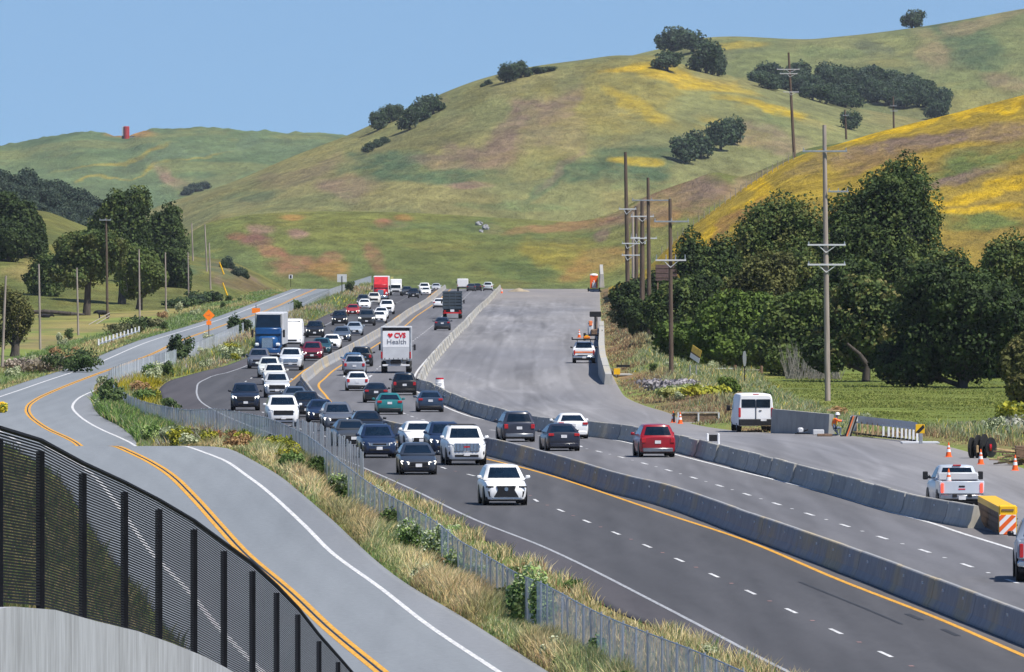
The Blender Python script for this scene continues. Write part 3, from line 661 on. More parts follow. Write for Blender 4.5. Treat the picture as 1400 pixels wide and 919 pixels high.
# ------------------------------------------------------------------ chain-link fence between the frontage road and the freeway
def chain_fence(name, fx, ztop, d0, d1, hgt, pitch, label, fab, maxposts=290, post_r=.028, gaps=(), rail=True, pm='steel'):
    root = empty(name, (0, 0, 0)); tag(root, label, 'chain-link fence')
    ds = []; d = d0
    while d < d1:
        ds.append(d); dx = float(fx(d + pitch) - fx(d)); d += pitch / math.sqrt(1 + (dx / pitch) ** 2)
    pm_ = MB().tube((0, 0, -.3), (0, 0, 1), post_r, post_r, 6).mesh('post', M[pm])
    st = MB(); R = MB(); v = []; f = []
    for i, d in enumerate(ds):
        x, zt = float(fx(d)), float(ztop(d)); dz = random.uniform(-.03, .03)
        if i < maxposts:
            o = link('post', pm_, parent=root); o.location = (x, d, zt - hgt + .0); o.scale = (1, 1, hgt + .05 + dz); o.rotation_euler = (random.uniform(-.02, .02), random.uniform(-.03, .03), 0)
        else: st.tube((x, d, zt - hgt - .3), (x, d, zt + .04), post_r, post_r, 4)
        if i + 1 < len(ds):
            e = ds[i + 1]; x2, z2 = float(fx(e)), float(ztop(e))
            if any(a <= d <= b for a, b in gaps):
                if v: link('mesh_fabric', mesh('mesh_fabric', v, f, M[fab]), parent=root)
                v = []; f = []; continue
            if rail and i < 140: R.tube((x, d, zt), (x2, e, z2), .02, .02, 5, cap=False)
            n = len(v); b_ = random.uniform(-.04, .04)
            v += [(x, d, zt - hgt), (x2, e, z2 - hgt), (x2, e, z2), ((x + x2) / 2 + b_, (d + e) / 2, (zt + z2) / 2 - .03), (x, d, zt), ((x + x2) / 2 + b_, (d + e) / 2, (zt + z2) / 2 - hgt)]
            f += [(n, n + 5, n + 3, n + 4), (n + 5, n + 1, n + 2, n + 3)]
    link('mesh_fabric', mesh('mesh_fabric', v, f, M[fab]), parent=root)
    if R.v: R.build('top_rail', M['steel'], root)
    if st.v: tag(st.build('far_post', M[pm], root), kind='stuff')
    return root
chain_fence('roadside_fence', FX, lambda d: FZT(np.minimum(d, 2150)), 205, 2150, 1.6, 3.05, 'grey chain-link fence running through the weeds between side road and freeway', 'fab', gaps=((1240, 1262), (905, 925), (1450, 1700)))
FB = curve([(497, 33.2), (468, 32), (436, 31), (400, 29.8)])
FBz = pchip([F / s for s in (33.2, 32, 31, 29.8)], [CZ - (y - YH) / s for y, s in ((620, 33.2), (599, 32), (581, 31), (573, 29.8))])
chain_fence('inner_fence', FB, FBz, F / 33.2, F / 29.8, 2.4, 1.35, 'short see-through row of thin steel posts in front of the queued cars', 'fab2', post_r=.035, rail=False)

# ------------------------------------------------------------------ foreground fence and concrete wall, lower left
# posts traced: (x, top y, bottom y) ; a 1.8 m fence
FGP = [(-2, 590, 838), (55, 607, 842), (113, 638, 857), (170, 664, 870), (217, 688, 886), (265, 716, 905), (306, 746, 926), (345, 774, 945), (378, 804, 965), (407, 834, 985), (436, 871, 1010), (462, 900, 1030), (484, 925, 1050)]
root = empty('foreground_fence', (0, 0, 0)); tag(root, 'dark louvred steel fence on the concrete wall, nearest the camera', 'fence')
fg = []
for i, (x, yt, yb) in enumerate(FGP):
    h_px = yb - yt; s = h_px / 1.9; d = F / s
    fg.append(((x - 700) / s, d, CZ - (yt - YH) / s + .02, 1.9))
pp = [];
for i, (x, d, zt, h) in enumerate(fg):
    MB().box((x, d, zt - h / 2 - .1), (.095, .05, h + .0)).build('post', M['dsteel'], root)
    if i + 1 < len(fg):
        x2, d2, z2, h2 = fg[i + 1]; mb = MB(); n = 56
        for k in range(n):
            t = .02 + (k / n) * (1.9 - .1)
            for dx, mm in ((0, 0),):
                a = (x, d + .03, zt - t); b = (x2, d2 + .03, z2 - t)
                mb.add([(a[0], a[1], a[2]), (b[0], b[1], b[2]), (b[0], b[1] + .004, b[2] - .0215), (a[0], a[1] + .004, a[2] - .0215),
                        (a[0], a[1] + .012, a[2]), (b[0], b[1] + .012, b[2]), (b[0], b[1] + .016, b[2] - .0215), (a[0], a[1] + .016, a[2] - .0215)],
                       [(0, 1, 2, 3), (4, 7, 6, 5), (0, 4, 5, 1), (3, 2, 6, 7)])
        tag(mb.build('louvre_panel', M['dsteel'], root), kind='stuff')
        MB().box((0, 0, 0), (1, 1, 1)) and None
        rl = MB().tube((x, d, zt + .02), (x2, d2, z2 + .02), .03, .03, 6); rl.build('top_rail', M['dsteel'], root)
v = []; f = []
ext = [(fg[0][0] - 1.2, fg[0][1] - 14, fg[0][2] + .3, 1.9)] + fg + [(fg[-1][0] + 1.2, fg[-1][1] + 30, fg[-1][2] - 3, 1.9)]
for i, (x, d, zt, h) in enumerate(ext):
    zb = zt - h + .02
    for (ox, oz) in ((-.45, -9), (-.45, .0), (-.02 - .18, .02), (.16, .02), (.16, -9)):
        v.append((x + ox - .0, d + (-.12 if ox < 0 else .12), zb + oz))
for i in range(len(ext) - 1):
    for k in range(4): f.append((i * 5 + k, i * 5 + k + 1, (i + 1) * 5 + k + 1, (i + 1) * 5 + k))
o = link('retaining_wall', mesh('retaining_wall', v, f, M['concwall'])); tag(o, 'streaked grey concrete wall under the dark fence, lower left corner', 'concrete wall')

# ------------------------------------------------------------------ vehicles
def loft(stations, prof):
    """stations: (y, halfw, zbot, ztop); prof: cross-section of the right half"""
    v = []; f = []
    full = [(a, b, c) for a, b, c in prof] + [(-a, b, c) for a, b, c in prof[::-1] if abs(a) > 1e-6]
    n = len(full)
    for (y, w_, zb, zt) in stations:
        for a, b, c in full: v.append((a * w_, y, zb + (zt - zb) * b + c))
    for i in range(len(stations) - 1):
        for k in range(n): f.append((i * n + k, i * n + (k + 1) % n, (i + 1) * n + (k + 1) % n, (i + 1) * n + k))
    f.append(tuple(range(n))[::-1]); f.append(tuple(range((len(stations) - 1) * n, len(stations) * n)))
    return v, f
BODY = [(0, 1, .02), (.45, 1, .015), (.80, 1, -.01), (.93, .95, 0), (1.0, .78, 0), (1.0, .45, 0), (.985, .25, 0), (.95, .04, 0), (.85, 0, 0), (0, 0, 0)]
def ring(yf, yr, w_, z, bulge=.05, crn=.17):
    r = [(-.80 * w_, yf - .03), (-.4 * w_, yf + bulge * .6), (0, yf + bulge), (.4 * w_, yf + bulge * .6), (.80 * w_, yf - .03), (w_, yf - crn)]
    ym = yf - crn; yn = yr + crn; q = (ym - yn) / 3
    r += [(w_, ym - q), (w_, yn + q), (w_, yn), (.80 * w_, yr + .03), (.4 * w_, yr - bulge * .4), (0, yr - bulge * .5), (-.4 * w_, yr - bulge * .4), (-.80 * w_, yr + .03), (-w_, yn), (-w_, yn + q), (-w_, ym - q), (-w_, ym)]
    return [(x, y, z) for x, y in r]
SPECS = {  # L, W(half), H, clear, hood z, belt z, cabin (front base, rear base, roof front, roof rear), tail z, roof half width, wheel r
    'sedan': dict(L=4.75, w=.91, H=1.45, cl=.20, hood=.88, belt=.95, cab=(1.15, -1.95, .25, -1.05), tail=1.02, rw=.56, wr=.33, nose=.68),
    'hatch': dict(L=4.35, w=.89, H=1.50, cl=.20, hood=.90, belt=.98, cab=(1.15, -1.98, .3, -1.35), tail=1.0, rw=.57, wr=.33, nose=.70),
    'suv': dict(L=4.75, w=.93, H=1.70, cl=.25, hood=1.05, belt=1.10, cab=(1.10, -2.22, .35, -1.85), tail=1.08, rw=.62, wr=.37, nose=.86),
    'bigsuv': dict(L=5.3, w=1.01, H=1.93, cl=.30, hood=1.28, belt=1.30, cab=(1.20, -2.55, .55, -2.3), tail=1.28, rw=.72, wr=.41, nose=1.12),
    'pickup': dict(L=5.7, w=.99, H=1.90, cl=.32, hood=1.22, belt=1.28, cab=(1.05, -1.05, .40, -.80), tail=1.22, rw=.68, wr=.40, nose=1.06),
}
VM = {}   # mesh cache
def car_meshes(kind):
    if kind in VM: return VM[kind]
    s = SPECS[kind]; L, w_, H, cl, hood, belt = s['L'], s['w'], s['H'], s['cl'], s['hood'], s['belt']; h2 = L / 2
    cf, cr, rf, rr = s['cab']; nz = s['nose']; P = {}
    st = [(-h2, w_ * .84, cl + .12, (s['tail'] if kind != 'sedan' else .93) - .06)]
    st += [(-h2 + .06, w_ * .92, cl + .04, s['tail'] - .02), (-h2 + .22, w_ * .97, cl, s['tail'] + .0)]
    if kind == 'pickup':
        st += [(-1.22, w_, cl - .02, .80), (-1.2, w_, cl - .02, belt)]
        st[0] = (-h2 + .30, w_ * .93, cl + .1, .80); st[1] = (-h2 + .5, w_ * .95, cl, .80); st[2] = (-h2 + .8, w_ * .96, cl, .80)
    else: st += [(cr + .1, w_, cl, belt + .03)]
    st += [(0, w_, cl, belt - .01), (cf - .15, w_, cl, belt - .02), (cf + .1, w_ * .995, cl, hood + .01), (h2 - .65, w_ * .98, cl, (hood + nz) / 2 + .07), (h2 - .25, w_ * .93, cl - .01, nz + .05),
           (h2 - .07, w_ * .84, cl + .0, nz - .02), (h2, w_ * .72, cl + .09, nz - .10)]
    v, f = loft(st, BODY); mb = MB().add(v, f)
    # cabin
    roofz = H; rings = [ring(cf + .05, cr - .03, w_ * .965, belt - .03), ring(cf - .04, cr + .04, w_ * .95, belt + .05)]
    k = .86; yf_ = cf - .04 + (rf - cf + .04) * k; yr_ = cr + .04 + (rr - cr - .04) * k; wr_ = w_ * .95 + (s['rw'] * 1.09 - w_ * .95) * k
    rings += [ring(yf_, yr_, wr_, belt + .05 + (roofz - .11 - belt - .05)), ring(rf, rr, s['rw'] * 1.03, roofz - .025), ring(rf - .14, rr + .14, s['rw'] * .86, roofz), ring(rf - .5, rr + .5, s['rw'] * .35, roofz + .02, 0, .05)]
    n = 18; cv = [p for r in rings for p in r]; body_f = []; G = {'windshield': [], 'rear_window': [], 'side_window_l': [], 'side_window_r': []}
    for i in range(len(rings) - 1):
        for j in range(n):
            q = (i * n + j, i * n + (j + 1) % n, (i + 1) * n + (j + 1) % n, (i + 1) * n + j)
            if i == 1 and j in (0, 1, 2, 3): G['windshield'].append(q)
            elif i == 1 and j in (9, 10, 11, 12): G['rear_window'].append(q)
            elif i == 1 and j in (5, 6, 7): G['side_window_r'].append(q)
            elif i == 1 and j in (14, 15, 16): G['side_window_l'].append(q)
            body_f.append(q)
    body_f.append(tuple(range((len(rings) - 1) * n, len(rings) * n)))
    mb.add(cv, body_f)
    if kind == 'pickup':      # bed walls, tailgate
        for sx in (-1, 1):
            mb.cbox((sx * (w_ - .07), (-1.2 - h2 + .06) / 2, .98), (.13, h2 - 1.2 - .02, .56), .03)
        mb.cbox((0, -1.17, 1.0), (1.8, .06, .5), .01)
        P['tailgate'] = (MB().cbox((0, -h2 + .08, .97), (w_ * 2 - .06, .09, .56), .03).mesh('tailgate', M['paint'], 40), 'paint')
        P['rear_bumper'] = (MB().cbox((0, -h2 - .02, .56), (w_ * 1.98, .18, .20), .04).mesh('rear_bumper', M['chrome'], 40), None)
        P['bed_floor'] = (MB().box((0, -2.0, .83), (1.75, 1.6, .03)).mesh('bed_floor', M['black']), None)
    P['body'] = (mb.mesh('body', M['paint'], 38), 'paint')
    c0 = Vector((0, (cf + cr) / 2, belt))
    for nm, fs in G.items():
        g = MB(); t_in = .06
        for q in fs:
            pts = [Vector(cv[i]) for i in q]; nrm = (pts[1] - pts[0]).cross(pts[3] - pts[0]).normalized()
            if nrm.dot(sum(pts, Vector()) / 4 - c0) < 0: nrm = -nrm
            zr = pts[2].z - pts[0].z
            lo = [p + nrm * .012 for p in pts]
            if nm.startswith('side'):
                mid = sum(lo, Vector()) / 4; lo = [mid + (p - mid) * .93 for p in lo]
            g.add(lo, [(0, 1, 2, 3)])
        P[nm] = (g.mesh('side_window' if nm.startswith('side') else nm, M['glass']), None)
    # underside / sills, arches, wheels
    P['lower_trim'] = (MB().cbox((0, 0, cl + .03), (w_ * 1.9, L * .93, .2), .05).mesh('lower_trim', M['black']), None)
    ya, yb = h2 - .92, -h2 + 1.0
    for q, (y, sx) in enumerate([(a, b) for a in (ya, yb) for b in (-1, 1)]):
        P['wheel_arch_%d' % q] = (MB().lathe((sx * (w_ + .004), y, s['wr'] + .02), [(s['wr'] + .06, -.01), (s['wr'] + .06, .01)], 16, 'x').mesh('wheel_arch', M['black']), None)
    wr = s['wr']; tw = .115 if kind != 'bigsuv' and kind != 'pickup' else .14
    ty = MB().lathe((0, 0, 0), [(wr * .62, -tw), (wr * .93, -tw), (wr, -tw * .7), (wr, tw * .7), (wr * .93, tw), (wr * .62, tw)], 20, 'x').mesh('tyre', M['tyre'], 40)
    rm = MB().lathe((0, 0, 0), [(.05, -tw - .01), (wr * .62, -tw + .01), (wr * .62, tw - .01), (.05, tw + .01)], 10, 'x').mesh('rim', M['rim'])
    P['_wheel'] = (ty, rm, [(sx * (w_ - tw - .01), y, wr) for y in (ya, yb) for sx in (-1, 1)])
    # front end
    zf = nz - .10
    hl = MB(); mi = MB()
    gw = w_ * (.62 if kind in ('bigsuv', 'pickup') else .5); gh = .30 if kind in ('bigsuv', 'pickup') else .17
    gz_ = zf - gh / 2 + .02
    P['grille'] = (MB().cbox((0, h2 + .0, gz_), (gw * 2, .05, gh), .02).mesh('grille', M['black']), None)
    P['front_intake'] = (MB().cbox((0, h2 - .01, cl + .17), (w_ * 1.15, .05, .13), .02).mesh('front_intake', M['black']), None)
    for sx in (-1, 1):
        pts = [(sx * gw * 1.06, h2 - .0, zf + .02), (sx * gw * 1.06, h2 - .0, zf - .10), (sx * w_ * .90, h2 - .16, zf - .09), (sx * w_ * .965, h2 - .30, zf + .03), (sx * w_ * .93, h2 - .22, zf + .09)]
        b = [(x, y - .1, z) for x, y, z in pts]; q = pts + b
        P['headlight_%d' % sx] = (MB().add([(x, y + .03, z) for x, y, z in pts] + b, [(0, 1, 2, 3, 4), (9, 8, 7, 6, 5)] + [(i, (i + 1) % 5, 5 + (i + 1) % 5, 5 + i) for i in range(5)]).mesh('headlight', M['head']), None)
        zt = s['tail'] - .08
        if kind in ('suv', 'bigsuv', 'hatch'): hh, ww = .26, .22
        elif kind == 'pickup': hh, ww = .42, .12
        else: hh, ww = .15, .30
        yy = -h2 + (.04 if kind == 'pickup' else .02)
        P['tail_light_%d' % sx] = (MB().cbox((sx * (w_ * .93 - ww / 2), yy, zt - hh / 2 + .02), (ww, .12, hh), .02).mesh('tail_light', M['tail']), None)
        P['mirror_%d' % sx] = (MB().cbox((sx * (w_ + .12), cf - .38, belt + .09), (.20, .13, .15), .035).box((sx * (w_ + .0), cf - .37, belt + .03), (.12, .06, .05)).mesh('wing_mirror', M['paint'], 40), 'paint')
    P['front_plate'] = (MB().box((0, h2 + .035, cl + .26), (.31, .02, .16)).mesh('number_plate', M['plate']), None)
    P['rear_plate'] = (MB().box((0, -h2 - (.115 if kind == 'pickup' else .015), (.52 if kind == 'pickup' else .80 if kind == 'sedan' else s['tail'] - .28)), (.31, .02, .16)).mesh('number_plate', M['plate']), None)
    if kind != 'pickup':
        P['rear_bumper'] = (MB().cbox((0, -h2 - .01, cl + .14), (w_ * 1.7, .12, .22), .04).mesh('rear_bumper', M['black'], 40), None)
    if kind in ('suv', 'bigsuv'):
        for sx in (-1, 1): P['roof_rail_%d' % sx] = (MB().cbox((sx * s['rw'] * .9, (rf + rr) / 2, H + .02), (.04, rf - rr - .5, .035), .01).mesh('roof_rail', M['chrome']), None)
    VM[kind] = P; return P
def car(kind, col, X, d, z, rz, label, front, opts='', scale=1.0, cat=None, detail=True):
    P = car_meshes(kind)
    nm = {'sedan': 'sedan_car', 'hatch': 'hatchback_car', 'suv': 'suv_car', 'bigsuv': 'large_suv', 'pickup': 'pickup_truck'}[kind]
    root = empty(nm, (X, d, z), rz); root.scale = (scale,) * 3
    tag(root, label, cat or {'sedan': 'car', 'hatch': 'car', 'suv': 'SUV', 'bigsuv': 'SUV', 'pickup': 'pickup truck'}[kind])
    o_ = opts.split()
    skip = {'grille', 'front_intake', 'headlight_1', 'headlight_-1', 'front_plate', 'windshield'} if not front else {'rear_plate', 'rear_window', 'rear_bumper', 'tail_light_1', 'tail_light_-1'}
    if not detail: skip |= {'front_intake', 'rear_plate', 'roof_rail_1', 'roof_rail_-1'} | {'wheel_arch_%d' % q for q in range(4)}
    if 'norail' in o_: skip |= {'roof_rail_1', 'roof_rail_-1'}
    if 'ownfront' in o_: skip |= {'grille', 'front_intake'}
    if 'slits' in o_: skip |= {'front_plate', 'headlight_1', 'headlight_-1'}
    for k, e in P.items():
        if k == '_wheel' or k in skip: continue
        if k == 'rear_bumper' and kind == 'pickup' and front: continue
        ob = link(e[0].name.split('.')[0], e[0], parent=root, color=col if e[1] else None)
        if k.startswith('mirror') and 'blackmirror' in o_: ob.color = (.01, .01, .012, 1)
        if k.startswith('headlight') and 'lit' in o_: ob.material_slots[0].link = 'OBJECT'; ob.material_slots[0].material = M['lit']
        if k.startswith('tail_light') and 'brake' in o_: ob.material_slots[0].link = 'OBJECT'; ob.material_slots[0].material = M['brake']
        if k == 'grille' and 'chromegrille' in o_: ob.material_slots[0].link = 'OBJECT'; ob.material_slots[0].material = M['chrome']
        if k == 'rear_bumper' and 'silverbumper' in o_: ob.material_slots[0].link = 'OBJECT'; ob.material_slots[0].material = M['rim']
        if k == 'rear_bumper' and 'paintbumper' in o_: ob.material_slots[0].link = 'OBJECT'; ob.material_slots[0].material = M['paint']; ob.color = (*col, 1)
    ty, rm, pos = P['_wheel']
    for p in pos:
        wo = link('wheel', ty, parent=root, loc=p)
        link('rim', rm, parent=wo)
    return root
# paint colours (base albedo)
WHT = (.80, .80, .80); SIL = (.42, .44, .47); GRY = (.13, .14, .16); DGR = (.05, .055, .062); BLK = (.012, .013, .016); NAV = (.014, .028, .07); BLU = (.06, .13, .25)
RED = (.30, .010, .018); MAR = (.16, .012, .028); TEAL = (.02, .17, .18); BGE = (.55, .53, .48); SLT = (.08, .105, .15); LSB = (.30, .35, .42)
def heading(d, cx, away=True):
    t = math.atan2(float(cx(d + 6) - cx(d - 6)), 12.0)
    return -t if away else math.pi - t
def s_at(y): return float(sfw(y))
LB = {}
# (kind, colour, x, contact y, away?, label, opts)
CARS = [
 ('suv', WHT, 686, 692, 0, 'white SUV with a dark hourglass grille, nearest of the oncoming cars', 'ownfront norail slits'),
 ('bigsuv', WHT, 632.5, 637, 0, 'large white SUV with a big chrome grille and roof rack behind the lone white SUV', 'ownfront'),
 ('hatch', (.035, .045, .065), 568, 650, 0, 'dark blue-grey hatchback in the near lane beside the weeds', 'lit'),
 ('sedan', WHT, 570, 614, 0, 'white sedan just behind the dark hatchback and left of the large white SUV', ''),
 ('suv', NAV, 606, 623, 0, 'dark blue SUV mostly hidden behind the large white SUV', 'lit'),
 ('suv', NAV, 513.5, 627, 0, 'navy SUV with a chrome oval grille beside the last thin fence post', 'chromegrille'),
 ('sedan', BLK, 500, 597, 0, 'black car directly behind the navy chrome-grilled SUV', ''),
 ('sedan', DGR, 477, 611, 0, 'dark car partly behind thin posts, left of the navy SUV', ''),
 ('suv', (.10, .115, .145), 459, 590, 0, 'slate grey SUV with wing-shaped grille behind the thin fence posts', 'lit'),
 ('sedan', NAV, 437, 578, 0, 'low navy car tucked between the slate SUV and the black crossover', 'lit'),
 ('suv', BLK, 417, 571, 0, 'black crossover next to the white van-like SUV beside the median barrier', 'norail'),
 ('sedan', SLT, 402, 557, 0, 'blue-grey sedan hugging the dark side of the barrier bend', ''),
 ('bigsuv', WHT, 384, 584, 0, 'white SUV half hidden by the chain-link fence', 'norail'),
 ('pickup', (.012, .02, .04), 333.5, 562, 0, 'black pickup alone in the outer lane at the curve', 'lit blackmirror'),
 ('pickup', (.50, .52, .54), 377, 544.5, 0, 'silver pickup leading the tight queue beside the black pickup', 'lit'),
 ('suv', (.70, .70, .66), 374, 527, 0, 'cream white SUV close behind the silver pickup', ''),
 ('suv', (.62, .65, .62), 367, 517, 0, 'pale boxy SUV second behind the silver pickup', ''),
 ('suv', (.10, .11, .14), 353, 504.5, 0, 'grey SUV in front of the blue semi truck', ''),
 ('pickup', (.60, .62, .65), 397, 507, 0, 'pale silver pickup right of the boxy SUV', 'chromegrille'),
 ('suv', MAR, 426.5, 494, 0, 'maroon SUV with headlights on beside the median barrier', 'lit'),
 ('hatch', (.02, .07, .10), 439, 485, 0, 'dark teal car behind the maroon SUV', ''),
 ('sedan', WHT, 453, 478.5, 0, 'white sedan right behind the dark teal car', ''),
 ('hatch', SLT, 467, 467.5, 0, 'slate blue hatchback with bright headlamps by the barrier', 'lit'),
 ('sedan', LSB, 484, 459, 0, 'silver-blue sedan behind the slate hatchback', ''),
 ('suv', BLK, 430, 462, 0, 'black SUV with headlights on in the outer lane past the white van', 'lit'),
 ('pickup', DGR, 501, 446, 0, 'dark pickup with two glowing headlamps behind the silver-blue sedan', 'lit'),
 ('suv', BLK, 464, 445, 0, 'black SUV second ahead of the red car in the outer lane', 'lit'),
 ('sedan', WHT, 518, 442, 0, 'white car half hidden behind the dark pickup', ''),
 ('sedan', (.35, .03, .03), 482, 431.5, 0, 'small red car in the outer lane far up the queue', 'lit'),
 ('sedan', (.70, .71, .72), 521, 436, 0, 'white sedan ahead of the white pickup in the far queue', ''),
 ('pickup', WHT, 528.5, 430, 0, 'white pickup by the barrier in the far queue', 'blackmirror'),
 ('sedan', WHT, 498, 423, 0, 'white car just behind the small red car', ''),
 ('suv', DGR, 496, 418.5, 0, 'dark SUV behind the far white car in the outer lane', ''),
 ('pickup', (.62, .60, .55), 511, 417, 0, 'beige pickup in front of the red semi truck', ''),
 ('suv', GRY, 522, 411, 0, 'grey car under the nose of the red semi truck', ''),
 ('suv', DGR, 556, 405, 0, 'dark SUV right of the far white box truck', ''),
 ('suv', BLK, 565, 408, 0, 'black SUV near the barrier at the top of the queue', ''),
 ('bigsuv', WHT, 580, 401.5, 0, 'white van-like vehicle at the crest beside the barrier', ''),
 ('sedan', WHT, 582, 404, 0, 'low white car in front of the white vehicle at the crest', ''),
 ('sedan', SIL, 596, 398, 0, 'tiny silver car at the crest left of the barrier', ''),
 # right carriageway, seen from behind
 ('suv', BLK, 494, 501.5, 1, 'black SUV beside the barrier left of the delivery truck', ''),
 ('hatch', BLU, 482, 507, 1, 'blue car right behind the black SUV by the barrier', ''),
 ('suv', (.26, .29, .34), 484.5, 514, 1, 'silver-grey SUV in front of the blue car beside the barrier', ''),
 ('hatch', (.74, .75, .77), 487, 535, 1, 'white hatchback on the inside of the barrier bend', ''),
 ('sedan', BLK, 512.5, 551, 1, 'black sedan behind the teal sedan', ''),
 ('sedan', TEAL, 530.5, 567.5, 1, 'teal sedan seen from behind beside the median barrier', ''),
 ('suv', BLK, 551.5, 541, 1, 'black SUV directly behind the delivery truck', 'norail'),
 ('sedan', (.03, .05, .09), 586.5, 564, 1, 'dark blue sedan alone in the outer lane below the barrier tip', ''),
 ('suv', (.035, .04, .06), 704, 605, 1, 'dark SUV seen from behind in the outer lane left of the white sedan', 'silverbumper'),
 ('sedan', WHT, 779, 600.5, 1, 'white sedan seen from behind beside the shoulder barrier', 'paintbumper'),
 ('sedan', (.02, .022, .035), 764.5, 617.5, 1, 'black coupe seen from behind below the white sedan', 'paintbumper'),
 ('suv', RED, 894, 626, 1, 'bright red SUV seen from behind, alone in its lane', 'silverbumper norail'),
 ('sedan', (.03, .04, .06), 604.5, 452, 1, 'small dark sedan following the dark cage-sided truck', ''),
 ('sedan', WHT, 600, 422, 1, 'white car half hidden left of the dark cage-sided truck', ''),
 ('sedan', DGR, 644, 398.5, 1, 'dark car at the crest right of the white high truck', ''),
 ('sedan', BLK, 652, 398.2, 1, 'low black car at the crest beside the pale car', ''),
 ('suv', (.55, .60, .62), 667, 398, 1, 'pale car at the crest nearest the shoulder barrier', ''),
]
carobj = {}
for kind, col, x, y, away, label, opts in CARS:
    s = s_at(y); d = F / s; L = SPECS[kind]['L']
    d2 = d + L * .42                                            # the row names the nearest axle; origin is mid-car
    rz = heading(d, MB_, bool(away)); scl = float(np.interp(y, [480, 545, 700], [1.0, .92, .895]))
    carobj[label] = car(kind, col, (x - 700) / s + .02, d2, float(zfw(d2)) + .028, rz, label, not away, opts, detail=y > 425, scale=scl)

# front of the nearest two
wl = carobj[CARS[0][5]]
h2 = SPECS['suv']['L'] / 2
g = MB().prism([(-.42, .84), (.42, .84), (.36, .66), (.54, .36), (-.54, .36), (-.36, .66)][::-1], h2 - .04, h2 + .035, 'y').build('grille', M['black'], wl)
MB().prism([(-.60, .34), (.60, .34), (.58, .28), (-.58, .28)][::-1], h2 - .04, h2 + .05, 'y').build('grille_trim', M['chrome'], g)
MB().lathe((0, h2 + .045, .70), [(.085, -.01), (.085, .01)], 14, 'y').build('badge', M['chrome'], g)
for sx in (-1, 1):
    MB().cbox((sx * .71, h2 - .05, .80), (.34, .10, .07), .02).build('headlight', M['black'], wl)
    MB().prism([(sx * .70, .60), (sx * .80, .62), (sx * .74, .38), (sx * .64, .36)], h2 - .2, h2 - .02, 'y').build('side_vent', M['black'], wl)
gm = carobj[CARS[1][5]]; h2 = SPECS['bigsuv']['L'] / 2
g = MB().cbox((0, h2 + .0, .90), (1.28, .08, .42), .03).build('grille', M['chrome'], gm)
for k in range(7): MB().box((-.52 + k * .173, h2 + .045, .90), (.05, .02, .36)).build('grille_bar', M['rim'], g)
MB().box((0, h2 + .06, .93), (.30, .02, .08)).build('badge', M['tail'], g)
MB().cbox((0, h2 + .0, .48), (1.2, .06, .12), .02).build('front_intake', M['black'], gm)
for sx in (-1, 1): MB().cbox((sx * .80, h2 - .13, .62), (.20, .14, .18), .03).build('fog_lamp_pocket', M['black'], gm)
for k in range(5): MB().box((0, -1.9 + k * .5, 1.99), (1.3, .03, .03)).build('roof_rack_bar', M['black'], gm)
nv = carobj[CARS[5][5]]; h2 = SPECS['suv']['L'] / 2
MB().cbox((0, h2 + .02, .72), (.72, .05, .09), .02).build('grille_insert', M['black'], nv)

